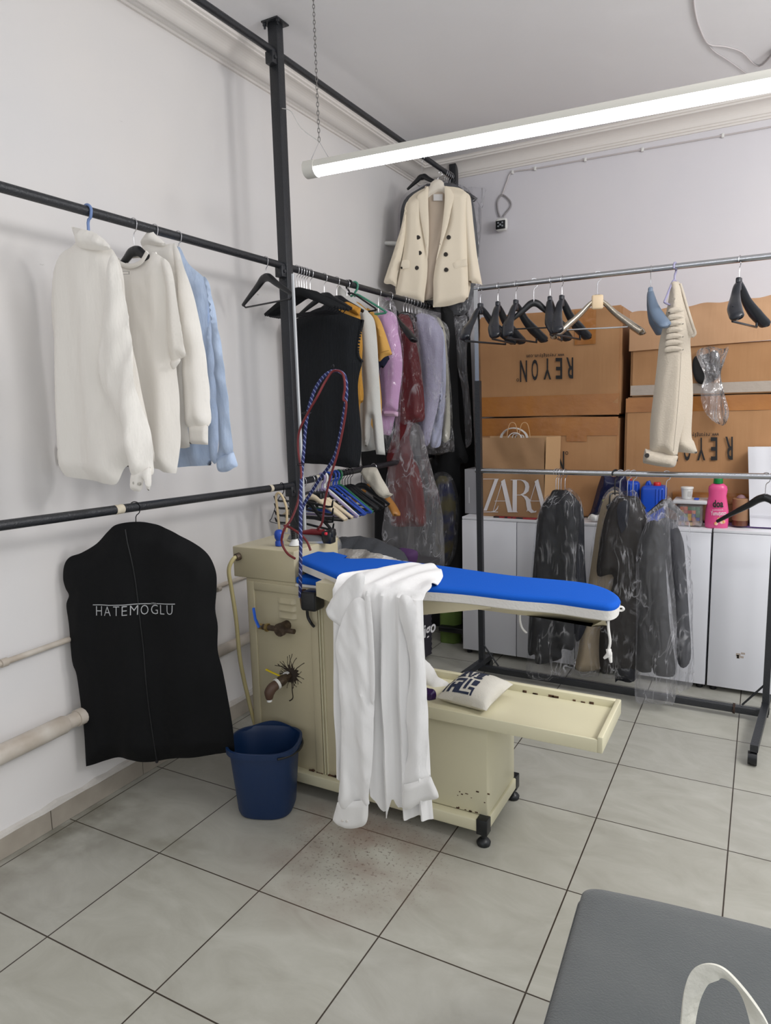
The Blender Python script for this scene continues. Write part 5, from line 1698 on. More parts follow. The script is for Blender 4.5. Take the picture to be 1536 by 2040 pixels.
# multi bar trouser hanger in front of the post
tr = thing('trouser_rack_hanger', 'black multi bar trouser hanger hanging right of the post above the iron', 'hanger', (0, 0, 0))
hook_for(tr, M_WIRE, drop=0.10)
obj('spine', box(NB(), (-0.008, -0.004, -0.25), (0.008, 0.004, -0.08), 0.003), M_BLACK, tr, local=True)
for k in range(4):
    z = -0.115 - 0.038 * k
    b = [(0.0, 0, z + 0.012), (-0.16, 0, z + 0.006), (-0.19, 0, z + 0.012), (-0.20, 0, z + 0.03)]
    bm = tube(b, [0.006, 0.006, 0.006, 0.003], 7)
    sweep(bm, [(0, 0, z + 0.012), (0.15, 0, z - 0.008), (0.175, 0, z - 0.006), (0.182, 0, z + 0.025)], [0.006, 0.006, 0.006, 0.004], 7)
    obj('bar', bm, M_BLACK, tr, local=True)
bm = tube([(0, 0, -0.09), (0.05, 0, -0.125), (0.11, 0, -0.185), (0.165, 0, -0.235)], [0.012, 0.013, 0.012, 0.008], 8, flat=0.5, up=(0, 1, 0))
obj('arm', bm, M_BLACK, tr, local=True)
hang(tr, 2.89, 'low', rz=R(-4))
# wire hanger with loops of beige cord by the post
wr = wire_hanger('wire_hanger', 'thin dark wire hanger with beige cord by the foot of the post', 'hanger', M_DARKWIRE, W=0.12, D=0.12, th=0.0018, drop=0.05)
hang(wr, 2.71, 'low', rz=R(-20))
p = [(557, 1086), (556, 1050), (552, 1010), (550, 988), (556, 982), (564, 992), (571, 1015), (571, 1048), (570, 1060)]
o = tag(obj('hanging_rope', tube(cr([at(x, y, 'y', 2.64) for x, y in p], 5, False), 0.006, 8), mat('beige_cord', (206, 186, 150), 0.7)), 'loop of thick beige cord hanging on the wire hanger by the post', 'cord')

# ------------------------------------------------------------------ the black garment bag
k4 = lambda p: K(p, 2.913, 0, 1000)
M_BAG = mat('black_nonwoven', (8, 9, 11), 0.7, bump=(300, 0.15), spec=0.2)
pg = Pl((RX, 1.81), 24)
gf = Fold(0.010, 4.2, 61, 0.010, 5, 0.35)
t = thing('garment_bag', 'black zipped garment bag with silver lettering hanging on the lower rail', 'garment bag', (RX, 1.81, 1.15))
out = [(775, 114), (680, 130), (630, 170), (560, 242), (470, 296), (405, 320), (376, 368), (370, 440), (384, 500), (402, 542), (387, 600), (404, 720), (428, 920), (455, 1000), (485, 1200), (500, 1330), (512, 1522), (512, 1522), (560, 1514), (680, 1486), (760, 1486), (860, 1498), (940, 1502), (1100, 1480), (1280, 1462), (1362, 1448), (1362, 1448), (1350, 1300), (1325, 1150), (1292, 980), (1263, 860), (1264, 720), (1250, 620), (1258, 500), (1252, 400), (1205, 300), (1120, 235), (960, 150), (870, 122)]
obj('bag_body', puff(pg, k4(out), 0.038, 0.022, 0.09, gf), M_BAG, t)
g0, g1 = pg.px(*k4([(775, 114)])[0])[1], pg.px(*k4([(775, 1500)])[0])[1]


def bag_s(px, py, d=0.0025):
    u, z = pg.px(px, py)
    zb = pg.px(*k4([(512, 1522)])[0])[1]
    g = (g0 - z) / (g0 - zb)
    return pg.w(u, z, gf(u, z, g) + 0.038 * 0.7 + 0.0008 + d)


zp = [k4([q])[0] for q in ((752, 150), (765, 230), (785, 320), (802, 430), (818, 560), (835, 700), (850, 840), (866, 1000), (880, 1150), (905, 1330), (925, 1480))]
zr = obj('zip', tube(cr([bag_s(*q, d=0.0012) for q in zp], 4, False), 0.003, 6, flat=0.5), mat('black_zip', (13, 14, 16), 0.5), t)
v = bag_s(*k4([(928, 1484)])[0], d=0.004)
obj('zip_snap', sweep(NB(), [v, v + pg.n * 0.004], 0.006, 12), M_DARKWIRE, zr)
M_SILV = mat('silver_print', (176, 178, 180), 0.5)


def bagtext(a, b):
    x = 581 + (1024 - 581) * a
    y = 645 - 8 * a - 54 * b
    return bag_s(*k4([(x, y)])[0], d=0.0032)


bm = NB()
word = 'HATEMOGLU'
wl = {'M': 1.2, 'O': 1.25, 'G': 1.15, 'A': 1.15, 'E': 0.8, 'L': 0.75}
tot = sum(wl.get(chh, 1.0) for chh in word) + 0.42 * 8
acc = 0.0
for i, chh in enumerate(word):
    a0 = acc / tot
    w_ = wl.get(chh, 1.0) / tot
    acc += wl.get(chh, 1.0) + 0.42
    text_on(lambda a, b, a0=a0, w_=w_: bagtext(a0 + w_ * a, b), chh, -0.012, bm)
for (x0, x1) in ((562, 893), (925, 1038)):
    n = 24
    g = []
    for i in range(n + 1):
        x = x0 + (x1 - x0) * i / n
        y = 584 - 8 * (x - 562) / 476
        g.append([bm.verts.new(bag_s(*k4([(x, y + 2.2)])[0], d=0.0032)), bm.verts.new(bag_s(*k4([(x, y - 2.2)])[0], d=0.0032))])
    for i in range(n):
        bm.faces.new((g[i][0], g[i + 1][0], g[i + 1][1], g[i][1]))
text_on(lambda a, b: bag_s(*k4([(896 + 26 * a, 583 - 11 * b)])[0], d=0.0032), '1924', 0.0, bm)
bmesh.ops.recalc_face_normals(bm, faces=bm.faces[:])
obj('lettering', bm, M_SILV, t, smooth=False)
gh = slim_hanger('clothes_hanger', 'dark wire hooked hanger inside the black garment bag', 'hanger', M_BLACK, M_DARKWIRE, W=0.20, D=0.1)
hang(gh, 1.81, 'low', rz=R(24))

# ------------------------------------------------------------------ bags and dark things in the corner
M_DKBAG = mat('dark_purple_black_cloth', (38, 35, 44), 0.75, bump=(120, 0.1))
t = thing('delivery_bag', 'dark square delivery bag with white lettering on the floor by the corner', 'bag', (0.40, 3.70, 0))
bx = puff(Pl((0.612, 3.62), 90), [(0.0, 0.006), (0.0, 0.006), (0.235, 0.006), (0.235, 0.006), (0.232, 0.45), (0.232, 0.45), (0.004, 0.45), (0.004, 0.45)], 0.17, 0.03, 0.02, Fold(0.003, 4, 3, 0.006, 5, 0.6), off=-0.172, px=False)
obj('bag_body', bx, M_DKBAG, t)
bm = NB()
pd_ = Pl((0.6165, 3.62), 90)
text_on(lambda a, b: at(845 + 23 * a, 1280 - 17 * a - (34 - 6 * a) * b, 'x', 0.619), 'igo', 0.02, bm)
obj('lettering', bm, mat('white_print', (216, 214, 216), 0.6), t, smooth=False)
obj('strap', sheet([[pd_.w(0.03 + 0.03 * s + 0.0, z, 0.004 + 0.001 * s) for s in (0, 1)] for z in np.linspace(0.34, 0.45, 5)], 0.003), M_WHITEPL, t)
M_GREENB = mat('olive_green_cloth', (92, 116, 52), 0.8, bump=(120, 0.15))
t = thing('green_bag', 'olive green bag with black strap on the floor left of the white cabinets', 'bag', (0.5, 4.2, 0))
obj('bag_body', puff(P0(4.2), [(880, 1285), (878, 1285), (876, 1190), (880, 1150), (916, 1150), (921, 1200), (920, 1278), (916, 1286)], 0.10, 0.02, 0.05, Fold(0.004, 8, 3, 0.006, 8, 0.5)), M_GREENB, t)
v0, v1_ = at(874, 1252, 'y', 4.092), at(924, 1252, 'y', 4.092)
obj('strap', B((v0.x, 4.086, v0.z - 0.018), (v1_.x, 4.30, v0.z + 0.018), 0.006), M_BLACK, t)
tag(obj('black_bag', puff(P0(4.52), [(836, 960), (872, 900), (890, 912), (930, 915), (938, 1000), (936, 1150), (930, 1280), (830, 1280), (826, 1100)], 0.12, 0.03, 0.06, Fold(0.008, 6, 5, 0.008, 7, 0.5)), mat('black_leather', (16, 17, 20), 0.5, bump=(80, 0.2))), 'large black leather bag hanging against the corner wall', 'bag')
bm = NB()
for q in ((905, 927), (912, 928)):
    v = at(*q, 'y', 4.37)
    sweep(bm, [v + Vector((0.009 * math.cos(a), 0, 0.009 * math.sin(a))) for a in np.linspace(0, 2 * PI, 13)], 0.0025, 6)
o = tag(obj('metal_rings', bm, M_CHROME), 'pair of small metal rings on the black leather bag', 'rings')
t = thing('wrapped_coat', 'olive and blue coat in film hanging low in the dark corner', 'coat', (0.35, 4.2, 1.1))
obj('coat_body', puff(P0(4.26), [(868, 960), (885, 948), (900, 960), (908, 1000), (906, 1060), (898, 1105), (880, 1130), (870, 1120), (868, 1040)], 0.05, 0.02, 0.05, Fold(0.006, 9, 6, 0.006, 9, 0.5)), mat('olive_cloth', (88, 80, 44), 0.85, var=(7, 0.08, (28, 34, 74))), t)
obj('film_cover', puff(P0(4.25), [(862, 955), (880, 940), (902, 952), (914, 1000), (912, 1070), (902, 1115), (880, 1140), (866, 1125), (862, 1040)], 0.075, 0.02, 0.06, Fold(0.006, 10, 7, 0.012, 13, 0.5)), FILM_LIGHT, t)
tag(obj('purple_cloth', puff(P0(2.86), [(795, 1095), (810, 1092), (832, 1100), (826, 1128), (812, 1138), (800, 1128)], 0.04, 0.016, 0.04, Fold(0.006, 9, 6, 0.006, 9, 0.5)), mat('dark_purple_cloth', (62, 30, 74), 0.8)), 'dark purple cloth beside the charcoal clothes below the film hem of the red dress', 'cloth')
# ------------------------------------------------------------------ the chrome and black rolling rack
YR = 3.70
rack = thing('rolling_rack', 'rolling garment rack with two chrome bars and black lower frame', 'clothes rack', (1.66, YR, 0))
XL, XR = 0.925, 2.405
for xx, nm in ((XL, 'left'), (XR, 'right')):
    dx = 0.022 if xx == XL else 0.0
    obj('lower_upright', tube([(xx + dx, YR, 0.030), (xx + dx * 0.25, YR, 1.70)], 0.021, 4, up=(0.7, 0.7, 0)), M_BLACKPAINT, rack)
    obj('upper_upright', tube([(xx + dx * 0.25, YR, 1.62), (xx, YR, 2.205)], 0.0165, 4, up=(0.7, 0.7, 0)), M_CHROME, rack)
    sk = -0.085
    ft = obj('foot_bar', tube([(xx + dx + sk * 0.50, YR - 0.50, 0.082), (xx + dx - sk * 0.12, YR + 0.12, 0.082)], 0.022, 4, up=(0.7, 0, 0.7)), M_BLACKPAINT, rack, smooth=False)
    xx0 = xx
    for yy in (YR - 0.48, YR + 0.10):
        xx = xx0 + sk * (YR - yy)
        w = tube([(xx + dx - 0.012, yy, 0.032), (xx + dx + 0.012, yy, 0.032)], 0.031, 18)
        sweep(w, [(xx + dx - 0.024, yy, 0.032), (xx + dx - 0.011, yy, 0.032)], 0.028, 18)
        cst = obj('caster', w, M_BLACK, ft)
        box_ = B((xx + dx - 0.010, yy - 0.004, 0.052), (xx + dx + 0.010, yy + 0.016, 0.074), 0.004)
        obj('caster_fork', box_, M_BLACK, ft)
    xx = xx0
    s_ = 1 if xx == XL else -1
    obj('brace', tube([(xx + dx, YR - 0.001, 0.32 if False else 0.20), (xx + dx + s_ * 0.10, YR, 0.07)], 0.005, 7), M_BLACKPAINT, rack)
for z in (2.194, 1.203):
    obj('rail', tube([(XL - 0.01, YR, z), (XR + 0.01, YR, z)], 0.0145, 16), M_CHROME, rack)
obj('bottom_bar', B((XL, YR - 0.016, 0.028), (XR, YR + 0.016, 0.062), 0.002), M_BLACKPAINT, rack)
v = at(1461, 1432, 'y', YR - 0.017)
v.y, v.z = YR, 0.045
obj('tied_string', tube([v + Vector((0.0, 0, 0.0)) + Vector((0.004 * math.sin(9 * a), 0.022 * math.cos(a), 0.024 * math.sin(a))) for a in np.linspace(0, 4 * PI, 26)], 0.003, 5), mat('brown_string', (60, 44, 36), 0.9), rack)

ZU, ZL = 2.194, 1.203


def rhang(t, px_, rz, z=ZU, py=560):
    x = at(px_, py, 'y', YR)[0]
    t.location = (x, YR, z - 0.002)
    t.rotation_euler = (0, 0, R(rz))
    return t


M_SUITB = mat('black_moulded_plastic', (22, 26, 34), 0.28, spec=0.6)
lbs = ['first broad black hanger at the left end of the upper chrome bar', 'second broad black hanger from the left on the upper chrome bar', 'third broad black hanger from the left on the upper chrome bar',
       'fourth black hanger from the left on the upper chrome bar, thin and flat', 'fifth broad black hanger from the left on the upper chrome bar', 'sixth broad black hanger, just left of the silver one']
bm0 = suit_hanger('moulded_hanger', lbs[0], 'hanger', M_SUITB, M_WIRE, 'black moulded hangers on the upper chrome bar', W=0.22, drop=0.085)
pos = [(957, 74), (992, 90), (1028, 82), (1064, 0), (1096, 96), (1120, 84)]
for k, (pxx, rz) in enumerate(pos):
    if k == 0:
        o = bm0
    elif k == 3:
        o = slim_hanger('flat_hanger', lbs[3], 'hanger', M_BLACK, M_WIRE, None, W=0.16, D=0.13, th=0.012, drop=0.09)
        rz = 20
    else:
        o = dup(bm0, (0, 0, 0), label=lbs[k])
    rhang(o, pxx, rz, py=572 - 6 * k)
sv = suit_hanger('silver_hanger', 'silver hanger with cream centre on the upper chrome bar', 'hanger', mat('silver_moulded', (190, 180, 164), 0.22, 0.85), M_WIRE, None, W=0.205, bar=False, drop=0.10)
obj('centre_plate', B((-0.028, -0.022, -0.165), (0.028, -0.006, -0.095), 0.008), mat('cream_moulded', (214, 190, 156), 0.4), sv, local=True)
bmt = tube([(-0.165, -0.05, -0.235), (-0.165, -0.045, -0.262), (0.165, -0.045, -0.262), (0.165, -0.05, -0.235)], 0.004, 7)
for s in (-1, 1):
    sweep(bmt, [(s * 0.16, -0.045, -0.272), (s * 0.16, -0.045, -0.245)], 0.008, 8)
obj('trouser_bar', bmt, M_CHROME, sv, local=True)
rhang(sv, 1191, 14, py=548)
gy = suit_hanger('grey_hanger', 'slate blue moulded hanger seen edge on right of the silver hanger', 'hanger', mat('slate_moulded', (104, 120, 140), 0.32), M_WIRE, None, W=0.17, bar=False, drop=0.09)
rhang(gy, 1297, 100, py=535)
bk2 = dup(bm0, (0, 0, 0), label='broad black hanger with bar at the right end of the upper chrome bar')
rhang(bk2, 1474, 76, py=520)

# beige jacket
M_JACK = mat('beige_wool_felt', (192, 181, 165), 0.92, bump=(130, 0.25), sheen=0.2)
jh = wire_hanger('clothes_hanger', 'lilac plastic hook of the beige jacket on the upper chrome bar', 'hanger', mat('lilac_plastic', (150, 146, 176), 0.4), W=0.14, D=0.1, th=0.005, drop=0.065)
rhang(jh, 1345, 80, py=530)
t = thing('beige_jacket', 'beige jacket with ribbed shoulder seen from the sleeve side on the upper chrome bar', 'jacket', (1.95, YR, 2.1))
k5 = lambda p: K(p, 2.3415, 880, 480)
pj = P0(YR - 0.05)
obj('jacket_body', puff(P0(YR + 0.02), k5([(1072, 200), (1090, 188), (1110, 195), (1130, 240), (1142, 300), (1160, 350), (1182, 425), (1175, 450), (1160, 458), (1165, 560), (1172, 720), (1165, 900), (1178, 940), (1192, 985), (1185, 992), (1110, 985), (1060, 980), (1050, 700), (1060, 400)]), 0.055, 0.02, 0.06, Fold(0.006, 8, 3, 0.004, 9, 0.3)), M_JACK, t)
obj('lapel_edge', tube(cr([P0(YR - 0.035).w(*P0(YR - 0.035).px(*q)) for q in k5([(1112, 200), (1130, 260), (1150, 330), (1172, 400), (1182, 432), (1168, 446)])], 4, False), 0.007, 8), M_JACK, t)
sj = obj('sleeve', puff(pj, k5([(1072, 196), (1095, 190), (1112, 215), (1125, 280), (1135, 360), (1150, 450), (1156, 560), (1150, 680), (1135, 820), (1110, 930), (1098, 1010), (1098, 1010), (970, 985), (970, 985), (972, 860), (985, 740), (1002, 600), (1015, 480), (1032, 400), (1050, 320), (1062, 250)]), 0.06, 0.018, 0.07, Fold(0.008, 8, 5, 0.004, 9, 0.2)), M_JACK, t)
for k in range(7):
    y0 = 318 + k * 30
    obj('shoulder_rib', puff(P0(YR - 0.105), k5([(1062 - k * 3, y0), (1090 - k * 2, y0 - 9), (1122 - k, y0 - 2), (1126, y0 + 12), (1090 - k * 2, y0 + 17), (1058 - k * 3, y0 + 20)]), 0.014, 0.012, 0.02), M_JACK, sj)
cfj = obj('cuff', puff(P0(YR - 0.055), k5([(948, 972), (960, 972), (1040, 990), (1098, 1002), (1098, 1020), (1082, 1055), (1020, 1052), (960, 1040), (938, 1030)]), 0.062, 0.016, 0.03), M_JACK, t)
v = at(*k5([(957, 1001)])[0], 'y', YR - 0.105)
obj('button', sweep(NB(), [v, v + Vector((0, 0.03, 0))], 0.011, 12), mat('dark_button', (40, 36, 34), 0.3), cfj)
obj('sleeve_seam', tube(cr([P0(YR - 0.112).w(*P0(YR - 0.112).px(*q)) for q in k5([(1118, 520), (1112, 640), (1100, 800), (1082, 980)])], 4, False), 0.003, 6), M_JACK, sj)

# film covered suits on the lower bar
k6 = lambda p: K(p, 2.415, 900, 840)
M_SUITK = mat('charcoal_suiting', (19, 20, 24), 0.8)
M_SUITN = mat('navy_suiting', (18, 21, 32), 0.8)
M_KHAKI = mat('khaki_cotton', (164, 148, 122), 0.85, bump=(200, 0.1))
M_BROWN = mat('dark_brown_suiting', (34, 30, 28), 0.8)
M_BLK2 = mat('soft_black_suiting', (15, 16, 19), 0.8)
for k, pxx in enumerate((1108, 1113, 1118, 1126)):
    lb = 'black hanger of the film covered suits at the left of the lower chrome bar'
    if k == 0:
        ls0 = rhang(slim_hanger('suit_hook_hanger', lb, 'hanger', M_BLACK, M_WIRE, 'hangers of the left film covered suits', W=0.065, D=0.06, th=0.016, drop=0.10, bar=False), pxx, 60, ZL, 945)
    else:
        rhang(dup(ls0, (0, 0, 0), label=lb, group='hangers of the left film covered suits'), pxx, 60 + 4 * k, ZL, 945)


def suit(name, label, cat, yy, bodies, film, fm, fw=(0.006, 9, 0.014)):
    t = thing(name, label, cat, (bodies[0][3], yy, 1.05))
    for i, (nm, out, m, _, T, dy) in enumerate(bodies):
        obj(nm, puff(P0(yy + dy), k6(out), T, 0.022, 0.06, Fold(0.010, 7, 7 * i + len(label), 0.005, 8, 0.3)), m, t)
    for i, (out, T, dy) in enumerate(film):
        obj('film_cover', puff(P0(yy + dy), k6(out), T, 0.022, 0.07, Fold(fw[0], fw[1], 3 * i + len(label), fw[2], 12, 0.5)), fm, t)
    return t


suit('wrapped_suit', 'charcoal suit in clear film at the left of the lower chrome bar', 'suit', YR - 0.02,
     [('jacket', [(450, 380), (490, 345), (550, 330), (600, 370), (618, 430), (600, 700), (590, 1000), (585, 1095), (530, 1095), (520, 1145), (410, 1162), (400, 1120), (365, 1112), (375, 900), (400, 620), (415, 460)], M_SUITK, 1.3, 0.06, 0.0),
      ('sleeve', [(560, 370), (610, 390), (634, 450), (640, 650), (650, 800), (655, 960), (600, 1060), (580, 900), (570, 600)], M_SUITN, 1.3, 0.05, 0.03)],
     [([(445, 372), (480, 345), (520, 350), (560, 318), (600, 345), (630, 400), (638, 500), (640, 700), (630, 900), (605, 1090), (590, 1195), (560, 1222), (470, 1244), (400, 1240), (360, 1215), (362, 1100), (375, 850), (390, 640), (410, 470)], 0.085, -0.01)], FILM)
for k, (pxx, m_) in enumerate(((1236, M_WIRE), (1251, M_WIRE), (1262, M_WIRE))):
    lb = 'steel hooked hanger of the middle film covered suits on the lower bar'
    if k == 0:
        ms0 = rhang(slim_hanger('suit_hook_hanger', lb, 'hanger', M_BLACK, M_WIRE, 'hangers of the middle film covered suits', W=0.065, D=0.06, th=0.016, drop=0.12, bar=False), pxx, 30, ZL, 945)
    else:
        rhang(dup(ms0, (0, 0, 0), label=lb, group='hangers of the middle film covered suits'), pxx, 24 + 5 * k, ZL, 945)
rhang(wire_hanger('clothes_hanger', 'black hooked hanger left of the middle film covered suits', 'hanger', M_BLACK, W=0.05, D=0.06, th=0.004, drop=0.10), 1226, 50, ZL, 945)
suit('wrapped_coat', 'khaki coat in film left of the dark brown suit on the lower bar', 'coat', YR + 0.05,
     [('coat', [(740, 360), (790, 330), (830, 400), (840, 600), (800, 900), (720, 1000), (712, 1180), (690, 1200), (600, 1190), (610, 1100), (640, 900), (680, 620), (705, 460)], M_KHAKI, 1.5, 0.05, 0.0)],
     [([(735, 350), (792, 312), (835, 380), (850, 600), (800, 900), (730, 1010), (716, 1190), (692, 1225), (594, 1215), (602, 1100), (630, 900), (670, 620), (700, 450)], 0.07, -0.01)], FILM_LIGHT)
suit('wrapped_suit', 'dark brown suit in glossy film in the middle of the lower chrome bar', 'suit', YR - 0.03,
     [('jacket', [(770, 390), (820, 360), (880, 380), (930, 430), (950, 600), (950, 1100), (880, 1190), (780, 1195), (720, 1196), (715, 1000), (780, 750), (700, 740), (710, 600), (735, 470)], M_BROWN, 1.55, 0.055, 0.0),
      ('trousers', [(780, 800), (880, 800), (890, 1000), (892, 1230), (800, 1246), (785, 1220)], M_SUITN, 1.55, 0.05, 0.02),
      ('lapel', [(800, 400), (850, 380), (850, 460), (820, 540), (800, 480)], M_SUITN, 1.55, 0.01, -0.055)],
     [([(790, 350), (830, 335), (882, 330), (905, 370), (930, 420), (960, 480), (955, 700), (930, 1000), (900, 1235), (830, 1235), (740, 1235), (720, 1190), (715, 1000), (700, 760), (705, 600), (735, 440)], 0.085, -0.005)], FILM)
rhang(slim_hanger('clothes_hanger', 'steel hooked hanger of the right film covered suit', 'hanger', M_BLACK, M_WIRE, None, W=0.08, D=0.07, th=0.018, drop=0.13, bar=False), 1328, 8, ZL, 946)
suit('wrapped_suit', 'black suit in milky film at the right of the lower chrome bar', 'suit', YR - 0.07,
     [('jacket', [(930, 500), (985, 475), (1020, 540), (1035, 800), (1050, 1000), (1075, 1215), (985, 1218), (965, 1180), (955, 1205), (890, 1190), (885, 1000), (900, 800), (895, 620)], M_BLK2, 1.9, 0.05, 0.0),
      ('sleeve', [(990, 480), (1060, 470), (1110, 560), (1125, 680), (1140, 900), (1150, 1140), (1090, 1160), (1060, 900), (1020, 600)], M_SUITN, 1.9, 0.035, 0.05)],
     [([(930, 450), (960, 425), (1010, 385), (1035, 372), (1050, 500), (1060, 700), (1080, 900), (1085, 1200), (1070, 1352), (1020, 1358), (940, 1356), (884, 1335), (884, 1150), (888, 850), (890, 620), (935, 480)], 0.075, -0.01),
      ([(1035, 372), (1080, 400), (1140, 470), (1150, 580), (1150, 740), (1160, 790), (1160, 1000), (1165, 1240), (1120, 1290), (1085, 1280), (1070, 1000), (1050, 650)], 0.05, 0.03)], FILM_MILKY)
bk3 = slim_hanger('flat_hanger', 'black flat hanger at the right end of the lower chrome bar', 'hanger', M_BLACK, M_WIRE, None, W=0.22, D=0.15, th=0.018, drop=0.085, bar=False)
rhang(bk3, 1527, -22, ZL, 948)
# ------------------------------------------------------------------ white cabinets
M_CAB = mat('white_laminate', (224, 225, 230), 0.35, bump=(2, 0.01))
M_CABD = mat('white_laminate_door', (221, 222, 228), 0.3)
YC, ZCB = 4.0, 0.885
doors = [(0.705, 1.056), (1.059, 1.41), (1.414, 1.765), (1.768, 2.118), (2.126, 2.472), (2.475, 2.83)]
clab = ['white two door cabinet at the left, behind the left upright of the rolling rack', 'white two door cabinet in the middle, behind the film covered suits', 'white two door cabinet at the right, with a scrap of tape on its door']
for k in range(3):
    x0, x1 = doors[2 * k][0], doors[2 * k + 1][1]
    zt = ZCB if k < 2 else ZCB + 0.004
    t = thing('cabinet', clab[k], 'cabinet', ((x0 + x1) / 2, YC + 0.3, 0))
    obj('carcass', B((x0 + 0.001, YC + 0.018, 0.03), (x1 - 0.001, YC + 0.56, zt - 0.016), 0.002), M_CAB, t)
    obj('top_panel', B((x0, YC + 0.004, zt - 0.016), (x1, YC + 0.56, zt), 0.002), M_CAB, t)
    for (a, b) in (doors[2 * k], doors[2 * k + 1]):
        obj('door', B((a + 0.0012, YC, 0.03), (b - 0.0012, YC + 0.017, zt - 0.018), 0.0015), M_CABD, t)
    for fx in (x0 + 0.03, x1 - 0.03):
        for fy in (YC + 0.04, YC + 0.52):
            obj('foot', lathe(NB(), [(0.016, 0.0), (0.018, 0.004), (0.014, 0.031)], (fx, fy, 0), 12), M_BLACK, t)
v = at(1473, 1306, 'y', YC)
bm = NB()
rt = random.Random(4)
for k in range(5):
    ox, oz = rt.uniform(-0.018, 0.012), rt.uniform(-0.02, 0.015)
    box(bm, (v.x + ox, YC - 0.0008, v.z + oz), (v.x + ox + rt.uniform(0.008, 0.022), YC + 0.0004, v.z + oz + rt.uniform(0.008, 0.02)))
obj('tape_remnant', bm, mat('old_tape', (168, 156, 146), 0.7), t)

# ------------------------------------------------------------------ cardboard boxes
def card_mat(name, col, col2):
    m = mat(name, col, 0.75, bump=(5, 0.25, (6, 6, 0.4)), var=(4, 0.35, col2))
    return m


M_CARD = card_mat('cardboard', (180, 136, 94), (160, 116, 76))
M_CARDL = card_mat('light_cardboard', (194, 154, 118), (182, 140, 104))
M_PTAPE = mat('brown_packing_tape', (176, 116, 54), 0.22, bump=(14, 0.4, (1, 1, 1.2)), var=(6, 0.3, (146, 92, 42)), coat=0.2)
M_CTAPE = mat('grey_clear_tape', (170, 158, 146), 0.25, bump=(30, 0.3))
M_INK = mat('black_print_ink', (28, 27, 28), 0.7)


def soft_box(x0, x1, y0, y1, z0, z1, amp=0.006, seed=0):
    """a cardboard carton with slightly bulged, dented sides"""
    bm = NB()
    bmesh.ops.create_cube(bm, size=1)
    bmesh.ops.bevel(bm, geom=bm.edges[:], offset=0.015, segments=2, affect='EDGES')
    bmesh.ops.subdivide_edges(bm, edges=[e for e in bm.edges if e.calc_length() > 0.3], cuts=9, use_grid_fill=True)
    for v in bm.verts:
        c = v.co.copy()
        b = (1 - (2 * c.x) ** 2 if abs(c.x) < 0.5 else 0, 1 - (2 * c.z) ** 2 if abs(c.z) < 0.5 else 0)
        w = noise.noise(Vector((c.x * 3, c.z * 3 + seed, c.y * 2)))
        v.co = Vector((x0 + (c.x + 0.5) * (x1 - x0), y0 + (c.y + 0.5) * (y1 - y0), z0 + (c.z + 0.5) * (z1 - z0)))
        if abs(c.y + 0.5) < 0.02:
            v.co.y += amp * w
        if abs(c.z - 0.5) < 0.02:
            v.co.z += amp * w
    return bm


def carton(label, x0, x1, y0, y1, z0, z1, seed, word=None, url=None, tapes=(), m=None):
    t = thing('cardboard_box', label, 'box', ((x0 + x1) / 2, (y0 + y1) / 2, z0))
    obj('carton', soft_box(x0, x1, y0, y1, z0, z1, 0.006, seed), m or M_CARD, t)
    for i, (u0, w0, u1, w1, mm) in enumerate(tapes):
        bm = NB()
        n = 14
        g = [[bm.verts.new((u0 + (u1 - u0) * a / n, y0 - 0.0035 - 0.002 * noise.noise(Vector((a * 0.7, b * 0.9, seed + i))), w0 + (w1 - w0) * b / 6)) for b in range(7)] for a in range(n + 1)]
        for a in range(n):
            for b in range(6):
                bm.faces.new((g[a][b], g[a + 1][b], g[a + 1][b + 1], g[a][b + 1]))
        obj('packing_tape', bm, mm, t)

    def put(rect, s, bold):
        px0, py0, px1, py1 = rect      # px0,py0 = where the upside-down word starts (its right end)

        def fn(a, b):
            v = at(px0 + (px1 - px0) * a, py0 + (py1 - py0) * b, 'y', y0 - 0.0075)
            return v
        return fn
    if word:
        bm = NB()
        for rect, s, bold in word:
            n = len(s)
            for i, chh in enumerate(s):
                if chh == ' ':
                    continue
                fn = put(rect, s, bold)
                w_ = 0.62 / n if chh != 'w' else 0.8 / n
                a0 = (i + 0.5) / n - w_ / 2
                hgt = {'.': 0.16}.get(chh, 1.0) if len(s) > 8 else 1.0
                if len(s) > 8:
                    hgt = {'l': 1.35, 'y': 1.0, 'g': 1.0, '.': 0.2}.get(chh, 0.85)
                if chh in '.il':
                    w_ *= 0.4
                    a0 = (i + 0.5) / n - w_ / 2
                text_on(lambda a, b, a0=a0, w_=w_, hgt=hgt, fn=fn: fn(a0 + w_ * a, b * hgt), chh, bold, bm)
        bmesh.ops.recalc_face_normals(bm, faces=bm.faces[:])
        o = obj('printed_lettering', bm, M_INK, t, smooth=False)
        o['label'] = 'black lettering printed upside down'
    return t


YBX = 4.20
carton('taped cardboard box with upside down black lettering, topmost of the left stack', 0.745, 1.605, YBX, 4.90, 1.492, 2.105, 1,
       word=[((1146, 712, 1040, 714), 'REYON', 0.02), ((1116, 705, 1048, 706), 'www.reyonglyim.com', 0.0)] and
            [((1144, 710, 1047, 715), 'REYON', 0.02), ((1117, 703, 1049, 710), 'www.reyonglyim.com', 0.0)] and [],
       tapes=[(0.75, 1.496, 1.60, 1.615, M_PTAPE), (1.34, 1.90, 1.46, 2.095, M_PTAPE)])
carton('cardboard box under the lettered one, behind the brown paper bags', 0.745, 1.60, YBX, 4.90, 0.890, 1.486, 2,
       tapes=[(0.75, 1.375, 1.595, 1.482, M_PTAPE), (1.30, 1.34, 1.42, 1.40, M_PTAPE)])
carton('large cardboard box at the right bottom behind the pink bottle', 1.632, 2.46, YBX, 4.90, 0.895, 1.588, 3,
       tapes=[(1.636, 1.505, 2.455, 1.584, M_PTAPE), (1.90, 1.0, 2.455, 1.06, M_PTAPE)])
